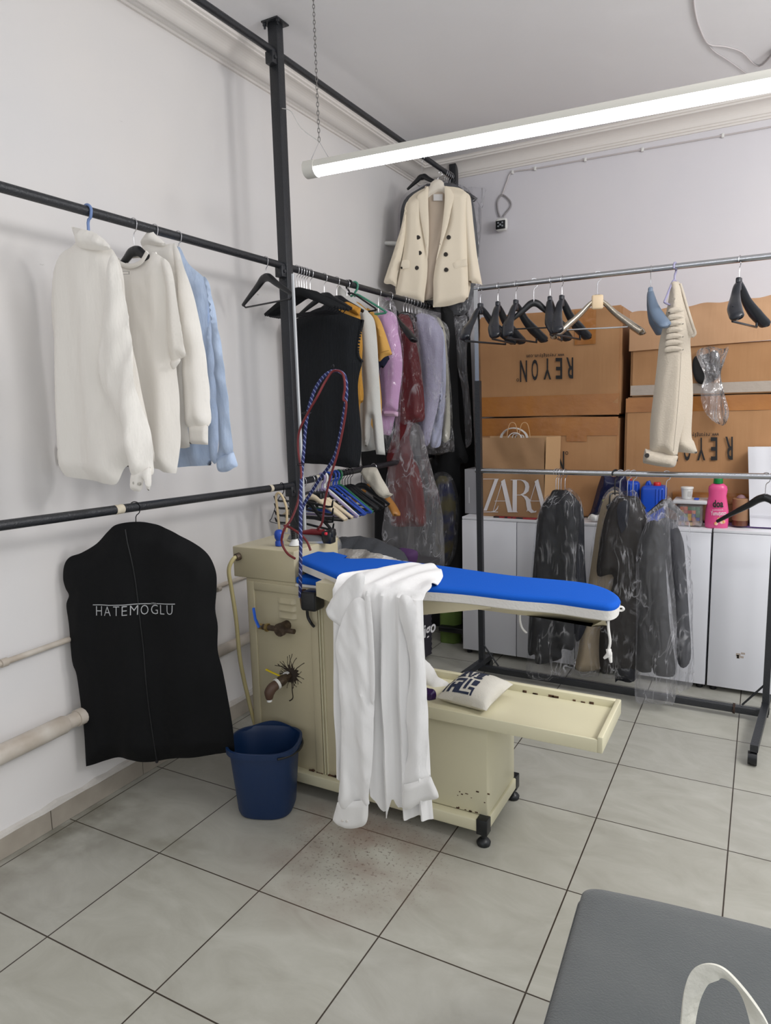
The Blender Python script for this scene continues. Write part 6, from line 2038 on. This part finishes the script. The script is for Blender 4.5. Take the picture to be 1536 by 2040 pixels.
t = carton('open cardboard box with raised corrugated flap on top of the right stack', 1.655, 2.48, YBX, 4.88, 1.592, 1.86, 4,
           tapes=[(1.659, 1.60, 2.475, 1.655, M_CTAPE)])
bm = NB()
rows = []
for i in range(46):
    x = 1.648 + (2.49 - 1.648) * i / 45
    zt = 2.075 + 0.015 * (i / 45) + 0.005 * math.sin(i * 0.7)
    rows.append([(x, YBX - 0.012 - 0.0016 * (i % 2) + 0.004 * noise.noise(Vector((i * 0.2, j, 1))), 1.845 + 0.02 * (i / 45) + (zt - 1.865) * j / 8) for j in range(9)])
obj('raised_flap', sheet(rows, 0.004), M_CARDL, t)
obj('side_flap', sheet([[(1.66, yy, z) for yy in np.linspace(YBX, 4.85, 5)] for z in np.linspace(1.85, 2.02, 4)], 0.004), M_CARDL, t)

def upside(tname, specs):
    """upside-down print on a carton front: for each letter its left, right, top, bottom in the photo"""
    bm = NB()
    for chh, xl, xr, yt, yb_, bold in specs:
        text_on(lambda a, b: at(xr + (xl - xr) * a, yt + (yb_ - yt) * b, 'y', YBX - 0.0085), chh, bold, bm)
    bmesh.ops.recalc_face_normals(bm, faces=bm.faces[:])
    for f in bm.faces:
        if f.normal.y > 0:
            f.normal_flip()
    return bm


def url(x1, x0, yt, yb_, s, slope=0.0):
    # letters run right to left, upside down
    n = len(s)
    out = []
    for i, chh in enumerate(s):
        xc = x1 + (x0 - x1) * (i + 0.5) / n
        w = abs(x1 - x0) / n * (1.05 if chh in 'wm' else 0.8)
        if chh in 'il.':
            w *= 0.4
        y0_, y1_ = yt, yb_
        if chh == '.':
            y1_ = yt + (yb_ - yt) * 0.25
        if chh in 'gy':
            y0_ = yt - (yb_ - yt) * 0.35
        if chh in 'l':
            y1_ = yb_ + (yb_ - yt) * 0.35
        d = slope * (i / n)
        out.append((chh, xc - w / 2, xc + w / 2, y0_ + d, y1_ + d, 0.01))
    return out


def put_print(box_label, specs):
    root = [o for o in COL.objects if o.get('label') == box_label][0]
    o = obj('printed_lettering', upside(None, specs), M_INK, root, smooth=False)
    o['label'] = 'black lettering printed upside down'


s1_ = [('R', 1128, 1142, 712, 754, 0.015), ('E', 1107, 1120, 713, 755, 0.015), ('Y', 1083, 1098, 714, 756, 0.015), ('O', 1059, 1072, 716, 758, 0.015), ('N', 1036, 1050, 718, 761, 0.015)]
s1_ += url(1124, 1049, 704, 709, 'www.reyonglyim.com', 3)
s1_ += [('o', 1029, 1034, 754, 760, 0.0)]
put_print('taped cardboard box with upside down black lettering, topmost of the left stack', s1_)
s2_ = [('N', 1109, 1124, 899, 940, 0.015), ('O', 1086, 1099, 900, 942, 0.015), ('o', 1126, 1132, 899, 906, 0.0)]
put_print('cardboard box under the lettered one, behind the brown paper bags', s2_)
s3_ = [('R', 1445, 1460, 870, 916, 0.015), ('E', 1416, 1429, 871, 917, 0.015), ('Y', 1389, 1405, 872, 917, 0.015), ('O', 1362, 1376, 873, 918, 0.015), ('N', 1336, 1350, 874, 919, 0.015)]
s3_ += url(1432, 1352, 862, 868, 'www.reyonglyim.com', 2)
put_print('large cardboard box at the right bottom behind the pink bottle', s3_)

# loose torn film hanging from the open box
bm = puff(P0(YBX - 0.06), [(1388, 702), (1410, 690), (1440, 695), (1452, 692), (1444, 720), (1436, 745), (1442, 780), (1452, 815), (1450, 835), (1440, 848), (1420, 838), (1402, 815), (1396, 780), (1404, 750), (1394, 725)], 0.025, 0.016, 0.03, Fold(0.012, 14, 3, 0.02, 16, 0.6))
tag(obj('torn_film', bm, plastic('torn_clear_film', 0.10, 0.30, (240, 240, 244), 20)), 'torn clear film hanging from the open cardboard box', 'film')
o = puff(P0(YBX - 0.018), [(1383, 712), (1404, 706), (1430, 700), (1435, 742), (1420, 760), (1392, 764), (1380, 740)], 0.008, 0.014, 0.02)
tag(obj('black_patch', o, M_BLACK), 'black torn plastic behind the hanging clear film on the open box', 'plastic')

# ------------------------------------------------------------------ things on the cabinet tops
ZK = ZCB
M_KRAFT = mat('brown_kraft_paper', (158, 124, 90), 0.8, bump=(9, 0.35), var=(5, 0.35, (142, 108, 76)))
M_KRAFTL = mat('light_kraft_paper', (196, 158, 116), 0.8, bump=(9, 0.2))
M_WPRINT = mat('white_bag_print', (208, 204, 206), 0.6)
YZ = 4.07
bagt = thing('paper_bag', 'large brown paper bag with big white letters on the left cabinet', 'bag', (1.0, YZ + 0.05, ZK))
bl, br_ = at(963, 1020, 'y', YZ)[0], at(1084, 1020, 'y', YZ)[0]
ztop = at(960, 873, 'y', YZ)[2]
rows = []
for j in range(19):
    g = j / 18
    z = ZK + 0.002 + (ztop - ZK) * g
    r = []
    for i in range(29):
        s = i / 28
        x = bl - 0.012 * g + (br_ - bl + 0.01 * g) * s
        cr_ = 0.010 * math.sin(7 * s + 3 * g) * g + 0.010 * noise.noise(Vector((s * 5, g * 4, 2))) * (0.3 + g)
        r.append((x, YZ - cr_, z))
    rows.append(r)
obj('front_panel', sheet(rows, 0.0012), M_KRAFT, bagt)
side = [[(br_ - 0.002 + 0.055 * s + 0.012 * g, YZ - 0.001 + 0.12 * s, ZK + 0.002 + (ztop + 0.004 - ZK) * g) for s in (0, 0.5, 1)] for g in np.linspace(0, 1, 8)]
obj('side_panel', sheet(side, 0.0012), M_KRAFTL, bagt)
back = [[(bl + (br_ + 0.06 - bl) * s, YZ + 0.125, ZK + 0.002 + (ztop + 0.006 - ZK) * g) for s in (0, 1)] for g in (0, 1)]
obj('back_panel', sheet(back, 0.0012), M_KRAFTL, bagt)
obj('base_panel', B((bl, YZ, ZK + 0.0005), (br_ + 0.05, YZ + 0.12, ZK + 0.003)), M_KRAFT, bagt)

# the letters, thick and thin strokes with contrast
def zletters(fn):
    P = []
    th = 0.018
    def bar(x0, y0, x1, y1, x2, y2, x3, y3):
        P.append([(x0, y0), (x1, y1), (x2, y2), (x3, y3)])
    def curve(pts_out, pts_in):
        n = len(pts_out)
        for i in range(n - 1):
            P.append([pts_out[i], pts_out[i + 1], pts_in[i + 1], pts_in[i]])
    # Z
    bar(0.0, 0.985, 0.25, 0.985, 0.25, 1.0, 0.0, 1.0)
    bar(0.0, 0.05, 0.055, 0.05, 0.245, 0.99, 0.185, 0.99)
    bar(0.0, 0.0, 0.24, 0.0, 0.24, 0.02, 0.0, 0.02)
    curve([(0.12, 0.0), (0.19, 0.02), (0.235, 0.10), (0.25, 0.20)], [(0.12, 0.02), (0.185, 0.05), (0.22, 0.12), (0.245, 0.20)])
    # A
    bar(0.155, 0.02, 0.165, 0.02, 0.315, 0.94, 0.305, 0.94)
    bar(0.40, 0.0, 0.475, 0.0, 0.345, 0.99, 0.285, 0.92)
    bar(0.185, 0.33, 0.40, 0.33, 0.40, 0.345, 0.185, 0.345)
    # R
    bar(0.475, 0.0, 0.545, 0.0, 0.545, 0.97, 0.475, 0.97)
    bar(0.44, 0.955, 0.62, 0.955, 0.62, 0.97, 0.44, 0.97)
    bar(0.44, 0.0, 0.56, 0.0, 0.56, 0.016, 0.44, 0.016)
    curve([(0.60, 0.97), (0.68, 0.95), (0.735, 0.87), (0.75, 0.76), (0.735, 0.63), (0.68, 0.54), (0.60, 0.51)],
          [(0.60, 0.955), (0.64, 0.92), (0.67, 0.85), (0.68, 0.76), (0.67, 0.66), (0.645, 0.57), (0.60, 0.525)])
    bar(0.545, 0.505, 0.66, 0.505, 0.66, 0.52, 0.545, 0.52)
    curve([(0.60, 0.52), (0.70, 0.48), (0.76, 0.38), (0.775, 0.25), (0.79, 0.10), (0.83, 0.03), (0.87, 0.05)],
          [(0.62, 0.505), (0.66, 0.44), (0.69, 0.34), (0.70, 0.20), (0.72, 0.06), (0.78, -0.02), (0.86, 0.0)])
    # A
    bar(0.705, 0.02, 0.715, 0.02, 0.875, 0.94, 0.865, 0.94)
    bar(0.95, 0.12, 1.02, 0.12, 0.90, 0.99, 0.84, 0.92)
    bar(0.755, 0.33, 0.95, 0.33, 0.95, 0.345, 0.755, 0.345)
    return poly_on(fn, P)


def zfn(a, b):
    v = at(962 + (1084 - 962) * a, 1021 - (1021 - 954) * b + 0 * a, 'y', YZ - 0.014)
    s = (v.x - bl) / (br_ - bl)
    g = (v.z - ZK) / (ztop - ZK)
    v.y = YZ - (0.010 * math.sin(7 * s + 3 * g) * g + 0.010 * noise.noise(Vector((s * 5, g * 4, 2))) * (0.3 + g)) - 0.0035
    return v


bm = zletters(zfn)
bmesh.ops.subdivide_edges(bm, edges=bm.edges[:], cuts=1)
for f in bm.faces:
    f.normal_update()
    if f.normal.y > 0:
        f.normal_flip()
for v in bm.verts:
    s = (v.co.x - bl) / (br_ - bl)
    g = (v.co.z - ZK) / (ztop - ZK)
    v.co.y = YZ - (0.010 * math.sin(7 * s + 3 * g) * g + 0.010 * noise.noise(Vector((s * 5, g * 4, 2))) * (0.3 + g)) - 0.004
obj('lettering', bm, M_WPRINT, bagt, smooth=False)
for (xa, xb, yt, dy, m_, th) in ((1010, 1032, 843, 0.03, M_KRAFTL, 0.0025), (1034, 1056, 843, 0.035, M_KRAFTL, 0.0025), (1012, 1040, 862, 0.02, M_WHITEPL, 0.0025), (1020, 1038, 864, 0.04, M_WHITEPL, 0.0025), (1026, 1044, 866, 0.05, M_WHITEPL, 0.0025)):
    p = [at(xa, 880, 'y', YZ + dy), at(xa + 1, 862 if yt < 850 else 870, 'y', YZ + dy), at((xa + xb) / 2 - 5, yt + 1, 'y', YZ + dy), at((xa + xb) / 2 + 5, yt + 1, 'y', YZ + dy), at(xb - 1, 862 if yt < 850 else 870, 'y', YZ + dy), at(xb, 880, 'y', YZ + dy)]
    obj('twisted_handle', tube(cr(p, 5, False), th, 6), m_, bagt)
rows = []
for k in range(15):
    a = PI * k / 14
    c = at(1022 - 26 * math.cos(a), 874 - 20 * math.sin(a), 'y', YZ + 0.06)
    rows.append([c, c + Vector((0, 0.015, 0.006)), c + Vector((0.004, 0.03, 0.0))])
obj('ribbon_handle', sheet(rows, 0.002), M_WHITEPL, bagt)
bg2 = thing('paper_bag', 'second brown paper bag folded flat behind the lettered bag', 'bag', (1.05, YZ + 0.16, ZK))
v0, v1 = at(960, 872, 'y', YZ + 0.15), at(1106, 870, 'y', YZ + 0.15)
obj('bag_body', B((v0.x, YZ + 0.135, ZK + 0.001), (v1.x - 0.01, YZ + 0.155, v1.z), 0.003), M_KRAFTL, bg2)
tag(obj('flat_box', B((at(985, 1020, 'y', YZ - 0.03)[0], YZ - 0.05, ZK + 0.0005), (at(1070, 1020, 'y', YZ - 0.03)[0], YZ - 0.02, ZK + 0.010), 0.002), mat('black_red_print', (40, 34, 36), 0.5, var=(40, 0.04, (150, 40, 44)))), 'flat dark box with red and white print under the lettered bag', 'box')
v0, v1 = at(926, 1024, 'y', 4.12), at(946, 935, 'y', 4.12)
gb = thing('grey_paper_bag', 'narrow grey paper bag standing at the left end of the white cabinets', 'bag', (0.75, 4.2, ZK))
obj('bag_body', B((v0.x, 4.12, ZK + 0.001), (v1.x + 0.012, 4.32, v1.z), 0.003), mat('grey_paper', (150, 150, 154), 0.5), gb)
obj('bag_print', B((v0.x + 0.028, 4.1188, ZK + 0.07), (v0.x + 0.033, 4.1202, ZK + 0.17)), mat('pale_print', (196, 196, 200), 0.5), gb)

# navy sack
t = thing('navy_sack', 'shiny navy plastic sack left of the blue canisters', 'bag', (1.48, 4.12, ZK))
M_NSACK = mat('navy_shiny_plastic', (18, 24, 58), 0.22, bump=(22, 0.7))
obj('sack', puff(P0(4.12), [(1173, 1028), (1178, 1018), (1187, 985), (1194, 960), (1204, 940), (1222, 950), (1245, 945), (1250, 980), (1246, 1027), (1220, 1029), (1195, 1028)], 0.06, 0.014, 0.05, Fold(0.006, 8, 3, 0.012, 14, 0.6)), M_NSACK, t)
obj('mark', text_on(lambda a, b: at(1200 + 15 * a, 1001 - 11 * b, 'y', 4.05), 'd', 0.02), mat('yellow_green_print', (170, 180, 90), 0.5), t)
# canisters
M_CAN = mat('blue_canister_plastic', (22, 76, 190), 0.35)


def canister(label, px0, px1, ptop, pcap, y, grp):
    x0, x1 = at(px0, 1000, 'y', y)[0], at(px1, 1000, 'y', y)[0]
    z1 = at((px0 + px1) / 2, ptop, 'y', y)[2]
    t = thing('jerrycan', label, 'canister', ((x0 + x1) / 2, y + 0.1, ZK))
    bm = B((x0, y, ZK + 0.001), (x1, y + 0.16, z1 - 0.02), 0.022, None, 4)
    for k in range(3):
        xx = x0 + (x1 - x0) * (0.62 + 0.13 * k)
        box(bm, (xx, y - 0.004, ZK + 0.02), (xx + 0.012, y + 0.02, z1 - 0.035), 0.004)
    obj('body', bm, M_CAN, t)
    xc = at(pcap, ptop, 'y', y + 0.05)[0]
    obj('cap', lathe(NB(), [(0.019, 0.0), (0.020, 0.003), (0.020, 0.016), (0.017, 0.020)], (xc, y + 0.06, z1 - 0.022), 18), mat('red_cap', (206, 40, 44), 0.4), t)
    hp = [(x0 + 0.02, y + 0.08, z1 - 0.03), (x0 + 0.03, y + 0.08, z1 - 0.003), (xc - 0.05, y + 0.08, z1 - 0.001), (xc - 0.035, y + 0.08, z1 - 0.03)]
    obj('handle', tube(cr(hp, 4, False), 0.010, 8), M_CAN, t)
    return t


canister('blue canister with red cap beside the navy sack', 1222, 1272, 952, 1258, 4.16, None)
canister('blue canister with red cap left of the box of toy bricks', 1275, 1324, 962, 1309, 4.10, None)
# small white crumpled thing at sack foot
tag(obj('crumpled_tissue', puff(P0(4.05), [(1171, 1033), (1178, 1024), (1190, 1026), (1200, 1022), (1210, 1030), (1200, 1036), (1182, 1037)], 0.02, 0.01, 0.015, Fold(0.006, 20, 3, 0.012, 24, 0.6)), M_WHITEPL), 'crumpled white tissue on the cabinet at the foot of the navy sack', 'tissue')
# toy brick box
t = thing('brick_box', 'clear plastic tub of coloured toy bricks with white lid', 'tub', (2.0, 4.12, ZK))
YBK = 4.06
x0, x1 = at(1345, 1048, 'y', YBK)[0], at(1401, 1048, 'y', YBK)[0]
zt = at(1375, 1004, 'y', YBK)[2]
bm = B((x0 + 0.006, YBK, ZK + 0.001), (x1 - 0.006, YBK + 0.14, zt), 0.012, None, 3)
obj('tub', bm, plastic('clear_tub_plastic', 0.22, 0.2, (232, 226, 226), 4), t)
obj('lid', B((x0 - 0.016, YBK - 0.014, zt), (x1 + 0.014, YBK + 0.155, zt + 0.020), 0.006, None, 3), mat('frosted_lid', (206, 206, 210), 0.35), t)
cols = [(200, 34, 30), (240, 190, 30), (28, 70, 170), (30, 120, 70), (236, 110, 36)]
seq = [[4, 4, 3, 3, 3], [1, 0, 0, 4, 3], [2, 3, 1, 2, 3], [2, 2, 1, 4, 2]]
nx, nz = 5, 4
for r_i in range(nz):
    for c_i in range(nx):
        ci = seq[r_i][c_i]
        xx = x0 + 0.02 + (x1 - x0 - 0.04) * c_i / nx
        zz = ZK + 0.034 + (zt - ZK - 0.05) * (nz - 1 - r_i) / nz
        b = B((xx + 0.0008, YBK + 0.0045, zz), (xx + (x1 - x0 - 0.04) / nx - 0.0008, YBK + 0.03, zz + (zt - ZK - 0.05) / nz - 0.001), 0.001)
        obj('picture_square', b, mat('brick_colour_%d' % ci, cols[ci], 0.4), t)
rb2 = random.Random(3)
for k in range(12):
    xx = x0 + 0.014 + (x1 - x0 - 0.045) * k / 12
    b = B((xx, YBK + 0.006 + rb2.uniform(0, 0.05), ZK + 0.006), (xx + 0.016, YBK + 0.03 + rb2.uniform(0.0, 0.05), ZK + 0.006 + rb2.uniform(0.012, 0.022)), 0.001)
    obj('toy_brick', b, mat('loose_brick_%d' % (k % 4), [(232, 176, 140), (226, 130, 60), (180, 170, 190), (226, 190, 120)][k % 4], 0.4), t)
v = at(1368, 999, 'y', YBK + 0.06)
t = thing('white_pot', 'small white plastic pot on the lid of the toy brick tub', 'pot', (v.x, YBK + 0.06, zt + 0.0205))
obj('pot', lathe(NB(), [(0.024, 0.0), (0.026, 0.002), (0.030, 0.055), (0.033, 0.056), (0.033, 0.064), (0.031, 0.066)], (v.x, YBK + 0.06, zt + 0.0205), 24), M_WHITEPL, t)
obj('pot_label', sheet([[(v.x + 0.0302 * math.cos(a), YBK + 0.06 + 0.0302 * math.sin(a), zt + 0.0205 + z) for a in np.linspace(R(-75), R(-40), 5)] for z in (0.016, 0.044)], 0.0004), mat('grey_label', (184, 184, 180), 0.7), t)
v = at(1388, 1000, 'y', YBK + 0.05)
tag(obj('blue_lid_item', B((v.x - 0.012, YBK + 0.02, zt + 0.0205), (v.x + 0.012, YBK + 0.06, zt + 0.028), 0.003), M_CAN), 'small flat blue item beside the white pot on the tub lid', 'lid')
# pink detergent bottle
YD = 4.08
v = at(1427, 1046, 'y', YD)
t = thing('detergent_bottle', 'pink detergent bottle with green cap and dark lettering', 'bottle', (v.x, YD, ZK))
hh = at(1427, 963, 'y', YD)[2] - ZK
M_PINKB = mat('pink_bottle_plastic', (216, 36, 118), 0.3, var=(5, 0.3, (232, 110, 160)))
bm = NB()
lathe(bm, [(0.050, 0.0), (0.056, 0.004), (0.058, 0.03), (0.056, hh * 0.40), (0.047, hh * 0.62), (0.043, hh * 0.72), (0.047, hh * 0.86), (0.044, hh * 0.93), (0.030, hh * 0.985), (0.020, hh)], (v.x, YD, ZK + 0.001), 28, 1.0, 0.62)
obj('body', bm, M_PINKB, t)
obj('cap', lathe(NB(), [(0.022, 0.0), (0.0235, 0.002), (0.022, 0.03), (0.019, 0.032)], (v.x, YD, ZK + hh), 20), mat('green_cap', (20, 130, 62), 0.35), t)
yl = YD - 0.036


def dfn(px0, px1, py0, py1):
    def fn(a, b):
        q = at(px0 + (px1 - px0) * a, py0 + (py1 - py0) * b, 'y', YD - 0.036)
        d = min(abs(q.x - v.x) / 0.056, 0.98)
        q.y = YD - 0.0375 * math.sqrt(1 - d * d) - 0.0012
        return q
    return fn


bm = text_on(dfn(1420, 1441, 1011, 996), 'doa', 0.03)
o = obj('lettering', bm, mat('dark_green_ink', (26, 40, 34), 0.5), t, smooth=False)
bm = text_on(dfn(1416, 1446, 1029, 1018), 'Yumuşatıcı', 0.012)
text_on(dfn(1419, 1441, 1018, 1014), 'yumuşacık', 0.0, bm)
obj('lettering_white', bm, mat('white_ink', (236, 226, 232), 0.5), t, smooth=False)
bm = NB()
rf_ = random.Random(6)
for k in range(7):
    c = dfn(1420, 1446, 1043, 1031)(rf_.random(), rf_.random())
    sweep(bm, [c, c + Vector((0, -0.001, 0))], rf_.uniform(0.006, 0.011), 10)
obj('flower_print', bm, mat('orange_flower', (236, 170, 80), 0.5, var=(60, 0.1, (246, 210, 190))), t)
# brown glass candle jar, purple cloth, white paper bag
v = at(1474, 1042, 'y', 4.10)
t = thing('brown_jar', 'brown jar with cardboard coloured sleeve beside the white paper bag', 'jar', (v.x, 4.10, ZK + 0.012))
zj = at(1474, 992, 'y', 4.10)[2]
obj('glass', lathe(NB(), [(0.036, 0.0), (0.040, 0.003), (0.040, 0.05)], (v.x, 4.12, ZK + 0.013), 24), mat('brown_glass', (84, 46, 34), 0.15, var=(8, 0.3, (110, 64, 48))), t)
obj('sleeve', lathe(NB(), [(0.0405, 0.03), (0.041, 0.031), (0.041, zj - ZK - 0.02), (0.036, zj - ZK - 0.016)], (v.x, 4.12, ZK + 0.013), 24), mat('jar_sleeve', (150, 112, 82), 0.6), t)
obj('lid', lathe(NB(), [(0.022, 0), (0.024, 0.004), (0.014, 0.016), (0.004, 0.02)], (v.x, 4.12, zj - 0.004), 18), mat('mauve_lid', (140, 110, 116), 0.5), t)
bm = NB()
pts0 = [at(x, y, 'z', ZK + 0.004) for x, y in ((1440, 1043), (1447, 1035), (1480, 1037), (1560, 1044), (1560, 1054), (1500, 1052), (1462, 1049))]
bmq = loft([[(p.x, p.y, ZK + 0.0045) for p in pts0], [(p.x, p.y, ZK + 0.013) for p in pts0]])
tag(obj('purple_towel', bmq, mat('lilac_towelling', (158, 128, 196), 0.95, bump=(160, 0.8))), 'folded lilac towel on the right cabinet beside the pink bottle', 'towel')
wb = thing('white_paper_bag', 'white paper bag standing at the right edge on the right cabinet', 'bag', (2.36, 4.1, ZK))
v0, v1 = at(1494, 1046, 'y', 4.09), at(1490, 890, 'y', 4.09)
wx1 = v0.x + 0.26
rows = []
for g in np.linspace(0, 1, 12):
    rows.append([(v0.x + (v1.x - v0.x) * g + (wx1 - v0.x) * s, 4.09 - 0.006 * noise.noise(Vector((s * 4, g * 4, 5))), ZK + 0.015 + (v1.z - ZK - 0.015) * g) for s in np.linspace(0, 1, 12)])
M_WBAG = mat('white_bag_paper', (220, 220, 226), 0.6, bump=(10, 0.15))
obj('front_panel', sheet(rows, 0.0012), M_WBAG, wb)
obj('bag_body', B((v0.x + 0.001, 4.098, ZK + 0.0145), (wx1, 4.185, v1.z - 0.004), 0.002), M_WBAG, wb)
obj('bag_fold', B((v0.x + 0.0, 4.0785, ZK + 0.075), (wx1, 4.0815, ZK + 0.0765)), mat('fold_grey', (196, 196, 204), 0.6), wb)

# ------------------------------------------------------------------ upholstered ottoman and the white tote in the foreground
def fur_mat():
    m = mat('grey_plush', (92, 95, 95), 0.95, bump=(240, 0.3), var=(7, 0.3, (82, 86, 87)), sheen=0.2)
    return m


M_PLUSH = fur_mat()
ZO = 0.45
c = at(1161, 1752, 'z', ZO)
e = at(1536, 1838, 'z', ZO)
f2 = at(1078, 2040, 'z', ZO)
ax = (Vector((e.x - c.x, e.y - c.y, 0))).normalized()
ay = Vector((-ax.y, ax.x, 0)) * -1
f2d = Vector((f2.x - c.x, f2.y - c.y, 0)).normalized()
ott = thing('ottoman', 'grey plush upholstered ottoman in the right foreground', 'ottoman', (c.x + 0.4, c.y - 0.3, 0))
WO, DO = 0.95, 1.05
corners = [c, c + ax * WO, c + ax * WO + f2d * DO, c + f2d * DO]


def rrect(r, z, inset):
    cen = sum(corners, Vector()) / 4
    out = []
    k = 10
    for i in range(4):
        p0, p1, p2 = corners[i - 1], corners[i], corners[(i + 1) % 4]
        a = (p0 - p1).normalized()
        b = (p2 - p1).normalized()
        q = p1 + (a + b) * inset
        for j in range(k + 1):
            th = j / k * PI / 2
            v_ = q + (a + b) * r - a * r * math.sin(th) - b * r * math.cos(th) if False else q + a * r * (1 - math.sin(th)) + b * r * (1 - math.cos(th))
            out.append((v_.x, v_.y, z))
        # straight side subdivisions
        nxt = corners[(i + 1) % 4]
        a2 = (p1 - nxt).normalized()
        b2 = (corners[(i + 2) % 4] - nxt).normalized()
        q2 = nxt + (a2 + b2) * inset + a2 * r
        last = Vector(out[-1])
        for j in range(1, 14):
            w_ = last + (Vector((q2.x, q2.y, z)) - last) * (j / 14)
            out.append((w_.x, w_.y, z))
    return out


rings = [rrect(0.035, 0.06, 0.012), rrect(0.035, 0.10, 0.004), rrect(0.035, ZO - 0.10, 0.002), rrect(0.035, ZO - 0.04, 0.0), rrect(0.035, ZO - 0.012, 0.004), rrect(0.035, ZO - 0.002, 0.016), rrect(0.03, ZO + 0.003, 0.05), rrect(0.02, ZO + 0.006, 0.12), rrect(0.015, ZO + 0.008, 0.22), rrect(0.01, ZO + 0.009, 0.34)]
for i in range(4, 10):
    rings[i] = [(p[0], p[1], p[2] + 0.005 * noise.noise(Vector((p[0] * 8, p[1] * 3, 1)))) for p in rings[i]]
obj('cushion', loft(rings), M_PLUSH, ott)
obj('piping', tube(rrect(0.035, ZO - 0.045, -0.002) + [rrect(0.035, ZO - 0.045, -0.002)[0]], 0.004, 7), M_PLUSH, ott)
for i in range(4):
    q = corners[i] + (corners[i - 1] - corners[i]).normalized() * 0.08 + (corners[(i + 1) % 4] - corners[i]).normalized() * 0.08
    obj('leg', lathe(NB(), [(0.018, 0), (0.024, 0.062)], (q.x, q.y, 0), 14), M_BLACK, ott)

M_TOTE = mat('white_nonwoven_fabric', (228, 226, 216), 0.9, bump=(60, 0.5), var=(30, 0.3, (214, 212, 200)))
YT = 0.98
tp = Pl((0, YT), 0)
tote = thing('tote_bag', 'white fabric bag with upright loop handle at the bottom right foreground', 'bag', (2.33, YT, ZO))
zb = at(1440, 2040, 'y', YT)[2]
bx0, bx1 = 2.10, 2.56
g = ZO + 0.0125
rows = []
prof_t = []
for z, hw, hd in ((g, 0.10, 0.06), (g + 0.02, 0.105, 0.065), (g + (zb - g) * 0.5, 0.105, 0.05), (zb - 0.075, 0.10, 0.02), (zb - 0.06, 0.10, 0.008)):
    prof_t.append([(2.335 + hw * k_ * math.cos(a), YT - 0.02 + hd * k_ * math.sin(a), z) for a in np.linspace(0, 2 * PI, 33)[:-1]
                   for k_ in [(abs(math.cos(a)) ** 4 + abs(math.sin(a)) ** 4) ** (-0.25)]])
obj('bag_body', loft(prof_t), M_TOTE, tote)
hp = [(1362, 2120), (1368, 2075), (1373, 2030), (1380, 1985), (1392, 1952), (1408, 1940), (1430, 1938), (1450, 1948), (1475, 1972), (1495, 2002), (1512, 2040), (1524, 2085), (1530, 2130)]
pts = cr([at(x, y, 'y', YT) for x, y in hp], 6, False)
rows = []
for i, p_ in enumerate(pts):
    t_ = (pts[min(i + 1, len(pts) - 1)] - pts[max(i - 1, 0)]).normalized()
    nn = Vector((t_.z, 0, -t_.x))
    tw = 0.5 + 0.45 * math.sin(i * 0.16)
    w_ = 0.0135
    dirv = (nn * math.cos(tw * 0.9) + Vector((0, 1, 0)) * math.sin(tw * 0.9)) * w_
    rows.append([p_ - dirv, p_ - dirv * 0.4 + Vector((0, -0.003, 0)), p_ + dirv * 0.4 + Vector((0, -0.003, 0)) * noise.noise(Vector((i * 0.3, 0, 0))), p_ + dirv])
obj('handle', sheet(rows, 0.004), M_TOTE, tote)
